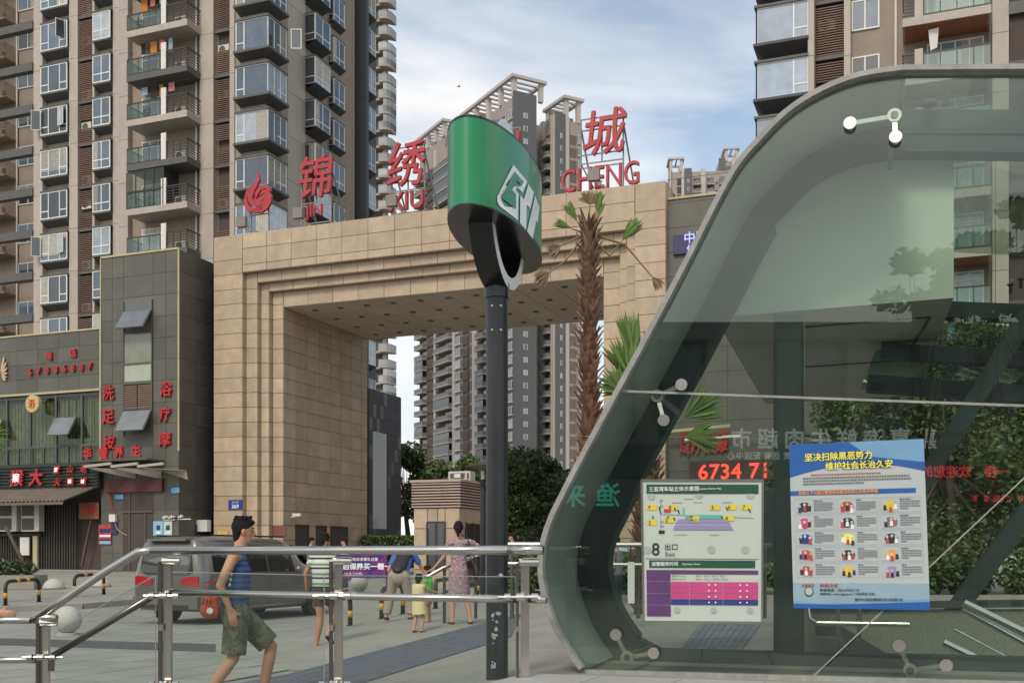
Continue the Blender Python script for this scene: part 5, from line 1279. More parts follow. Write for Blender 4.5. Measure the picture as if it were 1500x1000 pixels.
# ================================================================ the glass station entrance on the right
SA = Vector((0.56, 8.8, 0)); SB = Vector((3.71, 7.8, 0)); SD = (SB-SA).normalized(); SN = Vector((-SD.y, SD.x, 0))   # SN points away from us
if SN.y < 0: SN = -SN
def GP(px, py, off=0.0):                               # point of the glass plane (pushed back by off) seen at a pixel
    d = Vector(((px-CX)/F, 1.0, (HY-py)/F)); o_ = Vector((0, 0, EYE)); a = SA+SN*off
    k = (a-o_).dot(SN)/d.dot(SN); return o_+d*k
def catmull(pts, n=5):
    out = []
    for i in range(len(pts)-1):
        p0, p1, p2, p3 = pts[max(0, i-1)], pts[i], pts[i+1], pts[min(len(pts)-1, i+2)]
        for j in range(n):
            t = j/n; out.append(tuple(.5*((2*p1[k])+(-p0[k]+p2[k])*t+(2*p0[k]-5*p1[k]+4*p2[k]-p3[k])*t*t+(-p0[k]+3*p1[k]-3*p2[k]+p3[k])*t**3) for k in range(len(p1))))
    out.append(tuple(pts[-1])); return out
prof = catmull([(850,980),(829,950),(810,915),(797,878),(790,840),(792,800),(803,762),(822,722),(852,664),(903,570),(958,468),(1008,372),(1048,292),(1078,240),(1110,203),(1150,163),(1200,131),(1258,109),(1322,99)], 4)+[(1420,98),(1660,97)]
def inset(pr, d, dz=None):                              # polyline moved inwards by d pixels (to the right/down)
    out = []
    for i, (x, y) in enumerate(pr):
        a, b = pr[max(0, i-1)], pr[min(len(pr)-1, i+1)]; dx, dy = b[0]-a[0], b[1]-a[1]; l = sqrt(dx*dx+dy*dy); out.append((x-dy/l*d, y+dx/l*d))
    return out
M['canopy_glass'] = glassmat('canopy_glass', (0.83,0.88,0.845), 1.5, 1.0, dust=.006)
M['canopy_edge'] = mat('weathered_pale_metal', (0.27,0.27,0.255), 0.5, var=.3, dirt=.45, dirtcol=(0.2,0.19,0.17), scale=9)
M['roof_lining'] = mat('pale_grey_green_lining', (0.30,0.33,0.29), 0.5, var=.08)
M['rib_steel'] = mat('dark_teal_steel', (0.035,0.05,0.05), 0.7, var=.12)
M['inner_panel'] = mat('pale_lining_panel', (0.58,0.62,0.54), 0.5, var=.05, scale=.8)
M['soffit_grey'] = mat('grey_soffit', (0.34,0.33,0.28), 0.6, var=.1)
st = thing('station_entrance', (SA.x, SA.y, .47), 'curved glass and steel metro entrance canopy with a pale metal edge on the right', 'metro entrance')
def zs2(p): return p
# edge trim along the profile
o_edge = [GP(x, y) for x, y in prof]; i_edge = [GP(x, y) for x, y in inset(prof, 7.5)]
MB().strip([p-SN*.05 for p in o_edge], [p-SN*.05 for p in i_edge], SN*.16).build('edge_trim', M['canopy_edge'], st, world=True)
# roof shell: starts at the trim and runs back
shell_d = 1.15
A = [p+SN*.11 for p in i_edge]; B = [p+SN*shell_d for p in o_edge]
ins = [GP(x, y) for x, y in inset(prof, 3)]
A = [p+SN*.02 for p in o_edge]
cut = [i for i, (x, y) in enumerate(prof) if x <= 1325 or y > 300]; nk = cut[-1]+1
mb = MB(); T = 0.03
cen = GP(1300, 640)
def toward(p, c, d): v_ = (Vector((c.x, c.y, c.z))-p); v_.y *= 1; return p+v_.normalized()*d
mb.strip(A[:nk], [p+SN*shell_d for p in A[:nk]], SD*.03); mb.build('roof_lining', M['roof_lining'], st, world=True)
o2 = MB().strip([A[nk-1], A[nk], A[-1]] if False else A[nk-1:], [p+SN*5.0 for p in (A[nk-1:])], Vector((0,0,-.015))); o2.build('roof_glass', M['canopy_glass'], st, world=True)
MB().beam(A[nk-1]+Vector((0,0,-.02)), A[-1]+Vector((0,0,-.02)), .05, .05).build('roof_edge_bar', M['canopy_edge'], st, world=True)
# the far part of the shell behind the rib, glass
MB().strip([p+SN*(shell_d+.3) for p in A[:nk]], [p+SN*4.6 for p in A[:nk]], SD*.02).build('far_roof_lining', M['roof_lining'], st, world=True) if False else None
# main rib: outer outline is the profile at shell_d, inner outline thicker
def at(px, py): return GP(px, py, shell_d)
ro = [p+SN*shell_d for p in A]                          # same shape as the edge, further back
rp = [(CX+F*p.x/p.y, HY-F*(p.z-EYE)/p.y) for p in ro]
ri_px = []
for i, (x, y) in enumerate(inset(rp, 1)):
    w_ = 36 if rp[i][1] < 300 else (46 if rp[i][1] < 700 else 50)
    ri_px.append(inset(rp, w_)[i])
ri_px = [(x, min(y, 950)) for x, y in ri_px]
# keep the inner line monotone at the ends
ri = [GP(x, y, shell_d) for x, y in ri_px]
MB().strip(ro, ri, SN*.22).build('curved_rib', M['rib_steel'], st, world=True)
MB().strip([GP(870, 985, shell_d), GP(965, 985, shell_d), GP(1700, 1000, shell_d)], [GP(866, 905, shell_d), GP(965, 951, shell_d), GP(1700, 968, shell_d)], SN*.22).build('bottom_rail', M['rib_steel'], st, world=True)
MB().strip([GP(905, 905, shell_d-.01), GP(930, 932, shell_d-.01), GP(965, 951.5, shell_d-.01), GP(1010, 958, shell_d-.01)], [GP(903, 990, shell_d-.01), GP(930, 990, shell_d-.01), GP(965, 990, shell_d-.01), GP(1010, 990, shell_d-.01)], SN*.2).build('rib_foot', M['rib_steel'], st, world=True)
# upright
MB().strip([GP(1133, 460, shell_d+.0), GP(1133, 985, shell_d)], [GP(1176, 460, shell_d), GP(1176, 985, shell_d)], SN*.2).build('mullion', M['rib_steel'], st, world=True)
ml = MB(); ml.beam(GP(1177.5, 470, shell_d-.01), GP(1177.5, 955, shell_d-.01), .012, .03); ml.build('mullion_bead', M['steel_dark'], st, world=True)
# top beam on the right
MB().strip([GP(1290, 160, shell_d), GP(1700, 162, shell_d)], [GP(1290, 196, shell_d), GP(1700, 196, shell_d)], SN*.22).build('top_beam', M['rib_steel'], st, world=True)
MB().strip([GP(1397, 200, shell_d+.5), GP(1700, 200, shell_d+.5)], [GP(1397, 217, shell_d+.5), GP(1700, 217, shell_d+.5)], SN*.2).build('top_beam', M['rib_steel'], st, world=True)
# pale panel and the deep box behind it
pd = shell_d+.26
pp = [(1047,465),(1397,436),(1397,188),(1290,188),(1215,215),(1150,262),(1100,350)]
P_ = [GP(x, y, pd) for x, y in pp]
m_ = MB(); m_.poly(list(reversed(P_))); m_.build('front_panel', M['inner_panel'], st, world=True)
m_ = MB(); bk = SN*6.0
m_.poly([P_[0], P_[0]+bk, P_[1]+bk, P_[1]]); m_.poly([P_[1], P_[1]+bk, P_[2]+bk, P_[2]]); m_.poly([P_[2], P_[2]+bk, P_[3]+bk, P_[3]]); m_.poly([P_[0]+bk, P_[6]+bk, P_[5]+bk, P_[4]+bk, P_[3]+bk, P_[2]+bk, P_[1]+bk])
m_.poly([P_[0], P_[6], P_[6]+bk, P_[0]+bk]); m_.poly([P_[6], P_[5], P_[5]+bk, P_[6]+bk]); m_.poly([P_[5], P_[4], P_[4]+bk, P_[5]+bk]); m_.poly([P_[4], P_[3], P_[3]+bk, P_[4]+bk])
m_.build('ceiling_box', M['soffit_grey'], st, world=True)
m_ = MB(); e1 = Vector((0, 0, -.006))
def SP(a, b): return P_[0].lerp(P_[1], a)+bk*b+e1
for a, b in (((.3, .12), (.93, .12)), ((.33, .5), (.86, .5)), ((.93, .12), (.86, .5))): m_.beam(SP(*a), SP(*b), .02, .012)
m_.build('soffit_joint', M['rib_steel'], st, world=True)
# near glass: three sheets meeting in open joints
def sheet(pts, off=0.03, nm='glass_panel'): 
    q = [GP(x, y, off) for x, y in pts]; return MB().prism(q, SN*.014).build(nm, M['canopy_glass'], st, world=True)
inn = inset(prof, 4); jy = lambda x: 571+(x-868)*(594-571)/(1500-868)
up_ = [q for q in inn if q[1] < 568 or q[0] > 1000]; lo_ = [q for q in inn if not (q[1] < 575 or q[0] > 1000)]
sheet([(908, jy(908)-2)]+up_[1:]+[(1700, jy(1700)-2)])
dg = lambda y: 1180+(1000-y)*(320/300.0)
sheet(lo_+[(905, jy(905)+2), (dg(590)-3, jy(1600)+2), (dg(1004)-3, 1004), (858, 984)])
sheet([(dg(590)+3, jy(1610)+2), (1720, jy(1720)+2), (1720, 1012), (dg(1004)+3, 1005)])
jb = MB(); jb.beam(GP(905, jy(905), .03), GP(1700, jy(1700), .03), .006, .018); jb.beam(GP(dg(598), 598, .03), GP(dg(1003), 1003, .03), .004, .010)
jb.build('joint_seal', M['canopy_edge'], st, world=True)
MB().beam(GP(852, 984, .04), GP(1720, 1008, .04), .06, .05).build('sill_channel', M['canopy_edge'], st, world=True)
# spider fittings
def spider(hub, ends, back=True):
    h = GP(*hub, .10); m_ = MB()
    hb = MB(); r_ = .055; f_ = [SN*(-.02)]
    def disc(mm, c, r, t): mm.prism([c+SD*(r*cos(2*pi*i/20))+UP*(r*sin(2*pi*i/20)) for i in range(20)], SN*t)
    o = MB(); disc(o, h-SN*.02, .052, .05); hub_o = o.build('spider_fitting', M['steel'], st, world=True)
    o = MB(); disc(o, h-SN*.028, .028, .008); o.build('hub_bolt', M['steel_dark'], hub_o, world=True)
    for e_ in ends:
        c = GP(*e_, .06); o = MB(); d = (c-h).normalized(); o.beam(h+d*.04+SN*.01, c+SN*.02, .032, .022, up=SN); o.build('arm', M['steel'], hub_o, world=True)
        o = MB(); disc(o, GP(*e_, -.02), .047, .02); disc(o, GP(*e_, 0.0), .03, .1); o.build('glass_clamp', M['steel'], hub_o, world=True)
    MB().beam(h+SN*.03, h+SN*(shell_d), .035, .035).build('stand_off', M['steel_dark'], hub_o, world=True)
spider((1310, 170), [(1245, 180), (1312, 200)]); spider((963, 580), [(998, 563), (972, 615)])
spider((919, 962), [(902, 929), (957, 956)]); spider((1333, 981), [(1317, 945), (1386, 974)])
sensor = MB(); c = GP(1361, 152, shell_d-.1); sensor.ball(c, .07, 14, 8, (1,1,.45)); sensor.build('smoke_detector', M['steel_dark'], st, world=True)
# sloping ribs and roof-light frames on the far side
fd = 3.0
m_ = MB().beam(GP(1560, 372, fd), GP(1176, 990, fd), .17, .30, up=SN); m_.build('sloping_rib', M['rib_steel'], st, world=True)
MB().beam(GP(1640, 560, fd), GP(1330, 990, fd), .17, .26, up=SN).build('sloping_rib', M['rib_steel'], st, world=True)
for (a, b, w_) in (((1300, 452), (1700, 468), .16), ((1290, 514), (1700, 541), .15), ((1270, 562), (1700, 592), .17)):
    MB().beam(GP(*a, fd+.3), GP(*b, fd+.3), .2, w_).build('cross_beam', M['rib_steel'], st, world=True)
M['roof_light'] = glassmat('roof_light_glass', (0.62,0.72,0.64), 1.6, 2.2)
q = [GP(1300, 470, fd+.5), GP(1700, 486, fd+.5), GP(1700, 600, fd+.9), GP(1260, 570, fd+.9)]; MB().prism(q, SN*.02).build('roof_light', M['roof_light'], st, world=True)
for x, y in ((1452, 500), (1435, 510), (1400, 545), (1480, 430), (1495, 422)):
    c = GP(x, y, fd-.1); o = MB().tube([c, c+UP*.08], .015, 6); o.lathe([(.03, 0), (.032, .012)], 10, tuple(c+UP*.08)); o.build('glass_clamp', M['black_metal'], st, world=True)
# inside: granite lining wall, stair handrails, dark skirting
M['granite_green'] = mat('speckled_grey_green_granite', (0.20,0.21,0.165), 0.6, var=.35, scale=60)
wd = 2.6
m_ = MB(); m_.strip([GP(1176, 893, wd), GP(1720, 893, wd)], [GP(1176, 1080, wd), GP(1720, 1080, wd)], SN*.2); m_.build('lining_wall', M['granite_green'], st, world=True)
MB().strip([GP(1176, 884, wd-.05), GP(1720, 876, wd-.05)], [GP(1176, 893, wd-.05), GP(1720, 886, wd-.05)], SN*.3).build('wall_cap', M['rib_steel'], st, world=True)
sk = [GP(1193, 912, wd-.2), GP(1225, 912, wd-.2), GP(1300, 957, wd-.2), GP(1345, 985, wd-.2)]; sk2 = [GP(1195, 930, wd-.2), GP(1232, 932, wd-.2), GP(1245, 952, wd-.2), GP(1275, 985, wd-.2)]
MB().strip(sk, sk2, SN*.03).build('stair_skirting', M['rib_steel'], st, world=True)
hr = thing('stair_handrail', GP(1320, 985, 2.0), 'steel stair handrails going down inside the glass entrance', 'handrail')
def railtube(pts, r, nm='rail', off=2.0): MB().tube([GP(x, y, off) for x, y in pts], r, 12).build(nm, M['steel'], hr, world=True)
railtube([(1182, 888), (1185, 905), (1196, 912), (1332, 914)], .026, off=1.9); railtube([(1412, 882), (1540, 945)], .034, off=1.7); railtube([(1410, 891), (1540, 962)], .03, off=1.75); railtube([(1382, 940), (1450, 973)], .034, off=1.6)
railtube([(1398, 921), (1500, 975)], .012, off=1.8)
for x in (1228, 1259): MB().beam(GP(x, 890, 1.9), GP(x, 1000, 1.9), .03, .03).build('post', M['steel_dark'], hr, world=True)
# inner floor with the ribbed guide tiles seen right of the notice board
gt = thing('guide_paving', GP(1085, 985, 1.5)); gt['kind'] = 'structure'
for i in range(9):
    for j in range(4):
        x0_ = 1048+i*10.5; 
        def wk(px, py): 
            p = onwalk(px, py); p.z = sz(p.x, p.y)+.005; return p
        def q_(a, b): 
            yy = 914+b*11.5; return wk(1070+(a-4.5)*10-(b*8.5), yy)
        q = [q_(i+.04, j+.03), q_(i+.96, j+.03), q_(i+.96, j+.97), q_(i+.04, j+.97)]
        MB().prism(q, (0, 0, .012)).build('tactile_tile', M['tactile'], gt, world=True)
# granite plinth under the glass
pt = [(742, 1001), (762, 992), (850, 984), (1000, 990), (1300, 998), (1720, 1010)]
front = [GP(x, y, -.02) for x, y in pt]
fz = .505
m_ = MB(); bl = [Vector((p.x, p.y, fz)) for p in front]
def onz(px, py, z): d = (EYE-z)*F/(py-HY); return P(px, py, d)
bl = [onz(745, 1000, fz), onz(768, 988, fz)]+[Vector((p.x, p.y, fz)) for p in [GP(850, 984, .3), GP(1100, 984, .3), GP(1720, 984, .3)]]
fr_ = [onz(700, 1060, fz), onz(760, 1100, fz), onz(860, 1120, fz), onz(1200, 1130, fz), onz(1800, 1140, fz)]
pls = thing('granite_plinth', (1.5, 8, .0)); pls['kind'] = 'structure'
xs = [i/9 for i in range(10)]
bt = onz(748, 1001, fz), onz(850, 985.5, fz)
b0_, b1_ = onz(772, 984, fz), Vector((GP(1720, 984, .35).x, GP(1720, 984, .35).y, fz)); f0_, f1_ = onz(690, 1050, fz), onz(1500, 1090, fz)+Vector((1.2, 0, 0))
ed = [Vector((-.55, 7.0, fz))+Vector((0.62*i, -.11*i, 0)) for i in range(10)]
bk_ = [onz(770, 985, fz)+(SD*(0.62*i)) for i in range(10)]
for i in range(9):
    a, b, c, d = ed[i], ed[i+1], bk_[i+1], bk_[i]; cc = (a+b+c+d)/4; q = [cc+(p-cc)*.988 for p in (a, b, c, d)]
    MB().prism([Vector((p.x, p.y, fz-.12)) for p in q], (0, 0, .12)).build('granite_slab', M['granite'], pls, world=True)
# ---------------------------------------------------------------- paper boards on the glass
M['board_white'] = mat('board_white', (0.46,0.52,0.47), 0.4, var=.04); M['board_green'] = mat('board_green', (0.012,0.07,0.045), 0.4); M['b_yellow'] = mat('map_yellow', (0.62,0.50,0.05), .5)
M['b_teal'] = mat('map_teal', (0.08,0.42,0.30), .5); M['b_lilac'] = mat('map_lilac', (0.26,0.22,0.42), .5); M['b_purple'] = mat('table_purple', (0.10,0.035,0.14), .5); M['b_pink'] = mat('table_pink', (0.50,0.055,0.20), .5)
M['b_navy'] = mat('table_navy', (0.02,0.04,0.20), .5); M['ink'] = mat('black_ink', (0.02,0.02,0.02), .6); M['b_grey'] = mat('map_grey', (0.33,0.37,0.35), .6); M['b_red'] = mat('map_red', (0.5,0.03,0.03), .5); M['ink_grey'] = mat('grey_ink', (0.14,0.15,0.15), .6)
M['ink_lilac'] = mat('pale_lilac_ink', (0.42,0.36,0.5), .6)
class Sheet:
    """a flat printed sheet on the glass plane; q maps unit coordinates (0..1 right, 0..1 down)"""
    def __init__(s, root, c, off): s.r = root; s.c = [GP(x, y, off) for x, y in c]; s.off = off; s.lay = {}
    def p(s, a, b, z=0): return s.c[0].lerp(s.c[1], a).lerp(s.c[3].lerp(s.c[2], a), b)-SN*z
    def rect(s, a0, b0, a1, b1, m_, z=.003, nm='print'):
        s.lay.setdefault((nm, m_, z), MB()).prism([s.p(a0, b0, z), s.p(a0, b1, z), s.p(a1, b1, z), s.p(a1, b0, z)], -SN*.0006)
    def polyg(s, pts, m_, z=.003, nm='print'): s.lay.setdefault((nm, m_, z), MB()).prism([s.p(a, b, z) for a, b in pts], -SN*.0006)
    def text(s, t, a, b, h, m_, xs=1.0, align='LEFT', bold=0, z=.0045, spacing=1.0, nm='lettering'):
        H = (s.c[3]-s.c[0]).length; text(nm, t, h*H, M[m_], s.r, s.p(a, b, z), (s.p(1, b)-s.p(0, b)), (s.p(a, 0)-s.p(a, 1)), .0008, bold=bold, xs=xs, align=align, spacing=spacing)
    def lines(s, a0, b0, a1, b1, n, m_, seed=0, lh=.55, seg=.012, gap=.004, z=.0035):
        r_ = random.Random(seed); mb = s.lay.setdefault(('small_print', m_, z), MB())
        for i in range(n):
            b = b0+(b1-b0)*i/n; bb = b+(b1-b0)/n*lh; a = a0
            end = a1 if i < n-1 else a0+(a1-a0)*r_.uniform(.3, .9)
            while a < end-seg*.5:
                w_ = seg*r_.uniform(.55, 1.15)
                mb.poly([s.p(a, b, z), s.p(a, bb, z), s.p(min(a+w_, end), bb, z), s.p(min(a+w_, end), b, z)]); a += w_+gap
    def done(s):
        for (nm, m_, z), mb in s.lay.items(): mb.build(nm, M[m_], s.r, world=True, kind='stuff')
# station board
c4 = [(940, 703), (1117.5, 703), (1116.5, 911), (943, 909.5)]
bd_ = thing('information_board', GP(1028, 911, .0), 'white station map and timetable board for exit 8 fixed behind the glass', 'information board')
sh = Sheet(bd_, c4, -.012)
MB().prism([GP(x, y, -.010) for x, y in c4], SN*.02).build('board', M['board_white'], bd_, world=True)
fb = MB()
for i in range(4): a, b = GP(*c4[i], -.014), GP(*c4[(i+1) % 4], -.014); fb.beam(a, b, .016, .016)
fb.build('frame', M['steel'], bd_, world=True)
sh.rect(.04, .03, .965, .095, 'board_green'); sh.text('三亚湾车站立体示意图', .06, .064, .034, 'white_print', bold=.02); sh.text('Sanyawan Station Map', .47, .062, .017, 'white_print', bold=.01)
for x, y in ((.08,.115),(.48,.105),(.9,.105),(.04,.495),(.58,.49),(.86,.49)): sh.polyg([(x+.034*cos(k*pi/8), y+.028*sin(k*pi/8)) for k in range(16)], 'b_grey', .002)
for n_, x, y in (('9',.07,.193),('8',.245,.193),('5',.60,.193),('6',.735,.190),('7',.855,.190),('3',.07,.30),('2',.215,.282),('1',.425,.270),('4',.715,.268)):
    sh.rect(x-.03, y-.019, x+.055, y+.019, 'b_yellow', .003); sh.text(n_, x-.018, y, .027, 'ink', bold=.02); sh.lines(x+.01, y-.008, x+.05, y+.012, 2, 'ink_grey', 1, seg=.02)
sh.rect(.185, .205, .245, .228, 'b_red', .004)
sh.polyg([(.38,.245),(.66,.245),(.70,.272),(.36,.272)], 'b_teal'); sh.rect(.345, .195, .357, .25, 'b_teal'); sh.polyg([(.31,.275),(.70,.275),(.74,.305),(.28,.305)], 'b_lilac'); sh.polyg([(.28,.315),(.735,.315),(.765,.352),(.262,.352)], 'b_lilac')
for x0, y0, x1, y1 in ((.14,.19,.165,.235),(.085,.255,.10,.27),(.215,.255,.23,.268),(.27,.195,.29,.215),(.30,.21,.32,.235),(.26,.265,.285,.28),(.70,.19,.72,.21),(.66,.255,.675,.27),(.88,.2,.905,.225)): sh.polyg([(x0, y0), (x0+.01, y0-.003), (x1, y1), (x1-.01, y1+.003)], 'ink', .0035)
sh.lines(.255, .157, .36, .165, 1, 'ink_grey', 2); sh.lines(.36, .13, .55, .138, 1, 'ink_grey', 3); sh.lines(.43, .155, .62, .163, 1, 'ink_grey', 4); sh.lines(.67, .155, .8, .163, 1, 'ink_grey', 5)
for i, y in enumerate((.385, .385)): sh.lines(.27+.3*i, y, .42+.3*i, y+.008, 1, 'ink_grey', 6+i)
sh.rect(.155, .135, .157, .36, 'ink_grey', .002); sh.polyg([(.16,.24),(.93,.265),(.93,.268),(.16,.243)], 'ink_grey', .0025)
for i, y in enumerate((.145,.182,.295,.325)): sh.text(('B1','B2','B3','B4')[i], .155, y, .015, 'ink_grey')
sh.rect(.14, .355, .19, .378, 'ink', .0035); sh.text('8', .075, .488, .088, 'ink', bold=.012); sh.text('出口', .185, .472, .046, 'ink', bold=.008); sh.text('Exit', .19, .523, .028, 'ink_grey', bold=.01, xs=1.15)
sh.rect(.025, .553, .965, .557, 'ink_grey'); sh.rect(.055, .566, .94, .618, 'board_green'); sh.text('运营服务时间', .075, .592, .030, 'white_print', bold=.02); sh.text('Operation Hours', .335, .594, .017, 'white_print', bold=.01)
for b0_, b1_ in ((.635, .713), (.718, .797), (.802, .880), (.885, .962)):
    sh.rect(.03, b0_, .235, b1_, 'b_purple'); sh.lines(.07, b0_+.012, .2, b0_+.045, 2, 'ink_lilac', int(b0_*99), seg=.02); sh.lines(.05, b0_+.048, .215, b1_-.006, 3, 'ink_lilac', int(b0_*77), seg=.012)
sh.rect(.238, .635, .965, .663, 'b_purple'); sh.lines(.28, .643, .40, .655, 1, 'ink_lilac', 5); sh.lines(.5, .643, .68, .655, 1, 'ink_lilac', 6); sh.lines(.76, .643, .93, .655, 1, 'ink_lilac', 7)
for i, (l_, y) in enumerate((('首班车  First Train', .676), ('末班车  Last Train', .698))): sh.text(l_, .245, y, .012, 'ink_grey'); sh.text(('早8:41    早6:41    早6:33    早6:32', '早22:41   早22:41   早23:07   早23:07')[i], .45, y, .011, 'ink_grey', xs=1.15)
for k_, (b0_, b1_, m__) in enumerate(((.718,.757,'b_pink'),(.761,.797,'b_pink'),(.801,.840,'b_pink'),(.843,.880,'b_navy'))):
    for a0_, a1_ in ((.238,.393),(.397,.675),(.679,.965)):
        sh.rect(a0_, b0_, a1_, b1_, m__); sh.lines(a0_+.03, b0_+.012, a0_+.11, b1_-.006, 2, 'ink_lilac', k_)
    for x in (.56,.615,.82,.875): sh.polyg([(x+.007*cos(k*pi/4), (b0_+b1_)/2+.006*sin(k*pi/4)) for k in range(8)], 'white_print', .004)
for x in (.29,.6,.9): sh.polyg([(x+.026*cos(k*pi/8), .918+.022*sin(k*pi/8)) for k in range(16)], 'b_grey')
sh.done()
# public notice poster
c4 = [(1156, 651), (1353, 642.5), (1362.5, 893), (1162.5, 890)]
po = thing('poster', GP(1258, 893, .0), 'large blue and white public notice poster with yellow headline taped to the glass', 'poster')
M['po_white'] = mat('poster_paper', (0.42,0.46,0.47), .45, var=.05); M['po_blue'] = mat('poster_mid_blue', (0.015,0.10,0.34), .4, var=.15, scale=6); M['po_light'] = mat('poster_pale_blue', (0.15,0.31,0.48), .45, var=.1)
M['po_yellow'] = mat('poster_yellow', (0.80,0.74,0.12), .5); M['po_orange'] = mat('poster_orange', (0.72,0.30,0.03), .5); M['po_paleblue'] = mat('poster_ice', (0.25,0.37,0.44), .45)
MB().prism([GP(x, y, .0) for x, y in c4], SN*.004).build('paper', M['po_white'], po, world=True)
sh = Sheet(po, c4, -.001)
arc = [(i/16, .13+.085*(abs(i/16-.60)/.6)**1.6) for i in range(17)]
arc = [(i/20, .135+.10*(i/20-.55)**2*(2.2 if i/20 < .55 else 2.6)) for i in range(21)]
sh.polyg([(0, 0)]+[(a, b) for a, b in arc]+[(1, 0)], 'po_blue', .002)
arc2 = [(a, b-.03-.02*sin(a*3)) for a, b in arc]
sh.polyg([(0, 0), (0, .10)]+[(a*1.0, .06-.03*a) for a in (.3, .6)]+[(1, .10), (1, 0)], 'po_blue', .0022)
sh.polyg([(.45, 0), (.6, .09), (1, .135), (1, 0)], 'po_light', .0026)
sh.text('坚决扫除黑恶势力', .115, .083, .050, 'ink', bold=.075, xs=.96, z=.0040); sh.text('坚决扫除黑恶势力', .115, .083, .050, 'po_yellow', bold=.035, xs=.96, z=.0062)
sh.text('维护社会长治久安', .27, .140, .048, 'ink', bold=.075, xs=.98, z=.0040); sh.text('维护社会长治久安', .27, .140, .048, 'po_yellow', bold=.035, xs=.98, z=.0062)
sh.lines(.16, .187, .93, .200, 1, 'poster_red', 5, seg=.018); sh.lines(.10, .205, .90, .258, 3, 'ink_grey', 6, seg=.018)
sh.rect(0, .285, .93, .312, 'po_blue', .0024); sh.polyg([(.0, .285), (.0, .312), (.1, .312), (.08, .285)], 'po_blue', .0028)
sh.text('发现以下15类扫黑除恶线索及时向公安机关举报', .06, .299, .026, 'po_orange', bold=.04, xs=.83)
random.seed(21)
for r__ in range(5):
    for c__ in range(3):
        a0 = .03+c__*.318; b0 = .335+r__*.097; cc_ = 'po_white' if False else 'b_grey'
        sh.rect(a0, b0, a0+.30, b0+.0012, 'b_grey'); sh.rect(a0, b0+.086, a0+.30, b0+.0872, 'b_grey'); sh.rect(a0, b0, a0+.002, b0+.087, 'b_grey'); sh.rect(a0+.298, b0, a0+.30, b0+.087, 'b_grey')
        k_ = r__*3+c__; main = ['ink','poster_red','b_yellow','b_pink','ink','ink_grey','b_navy','po_yellow','ink','poster_red','ink','po_orange','poster_red','b_yellow','b_lilac'][k_]
        # small generic illustration: a few figures before a coloured ground
        sh.polyg([(a0+.075+.05*cos(q*pi/7), b0+.05+.030*sin(q*pi/7)) for q in range(14)], main, .0025)
        for q in range(3):
            x = a0+.035+.035*q+random.uniform(0, .01); y = b0+.03+random.uniform(0, .02)
            sh.polyg([(x+.011*cos(w_*pi/4), y+.010*sin(w_*pi/4)) for w_ in range(8)], random.choice(['gilt','board_white','po_white']), .003); sh.polyg([(x-.012, y+.04), (x+.014, y+.04), (x+.01, y+.011), (x-.008, y+.011)], random.choice(['ink','poster_red','b_navy','white_print']), .0032)
        sh.lines(a0+.145, b0+.010, a0+.235, b0+.02, 1, 'b_navy', k_, seg=.016); sh.lines(a0+.145, b0+.022, a0+.29, b0+.078, 6 if k_ in (0,1,3,6,10) else 4, 'ink_grey', k_+9, seg=.009, gap=.003)
sh.rect(0, .845, 1, .985, 'po_paleblue', .0015); sh.text('举报方式', .20, .862, .024, 'poster_red', bold=.03, xs=1.1); sh.text('举报电话：023-67453110', .20, .889, .018, 'ink', bold=.02, xs=1.12); sh.text('举报网站：www.cqga.gov.cn（“有奖举报”栏目）', .20, .913, .018, 'ink', bold=.02, xs=.98)
sh.polyg([(.12+.035*cos(q*pi/8), .90+.03*sin(q*pi/8)) for q in range(16)], 'ink', .003); sh.polyg([(.12+.028*cos(q*pi/8), .897+.024*sin(q*pi/8)) for q in range(16)], 'po_white', .0036)
sh.text('扫黑除恶', .065, .862, .020, 'poster_red', bold=.03, xs=.9)
bl_ = [(0, .955), (.2, .968), (.45, .962), (.7, .948), (1, .935), (1, 1), (0, 1)]; sh.polyg(bl_, 'po_light', .002); bl_ = [(0, .972), (.3, .975), (.6, .965), (1, .952), (1, 1), (0, 1)]; sh.polyg(bl_, 'po_blue', .0024)
sh.text('重庆市公安局扫黑除恶专项斗争领导小组', .46, .944, .018, 'ink', bold=.02, xs=.8)
sh.done()
# ================================================================ the green oval station sign on its post
M['sign_green'] = mat('glossy_sign_green', (0.005,0.22,0.08), 0.32, var=.05, coat=.3); M['sign_black'] = mat('black_gloss_panel', (0.016,0.016,0.018), 0.22); M['sign_white'] = mat('white_acrylic', (0.86,0.88,0.88), 0.3, var=.03)
sg = thing('station_sign', (-.125, 9.0, .1), 'green oval metro sign with white logo on a tall black post', 'sign')
ec = Vector((-.12, 9.0, 0)); ea = Vector((.226, .974, 0)).normalized(); eb = Vector((ea.y, -ea.x, 0)); EA, EB = 1.02, .315
zb_, zt_ = 4.055, 4.70
n = 64
el = [ec+ea*(EA*cos(2*pi*i/n))+eb*(EB*sin(2*pi*i/n)) for i in range(n)]
m_ = MB(); b_ = 0
for z in (zb_, zt_): m_.v += [(p.x, p.y, z) for p in el]
for i in range(n): j = (i+1) % n; m_.f.append((i, j, n+j, n+i)); m_.m.append(0)
o = m_.build('green_band', M['sign_green'], sg, world=True, smooth=True)
for nm, z, d in (('underside', zb_-.012, .012), ('top_panel', zt_, .012)):
    MB().prism([(ec.x+(p.x-ec.x)*1.006, ec.y+(p.y-ec.y)*1.006, z) for p in el], (0, 0, d)).build(nm, M['sign_black'], sg, world=True)
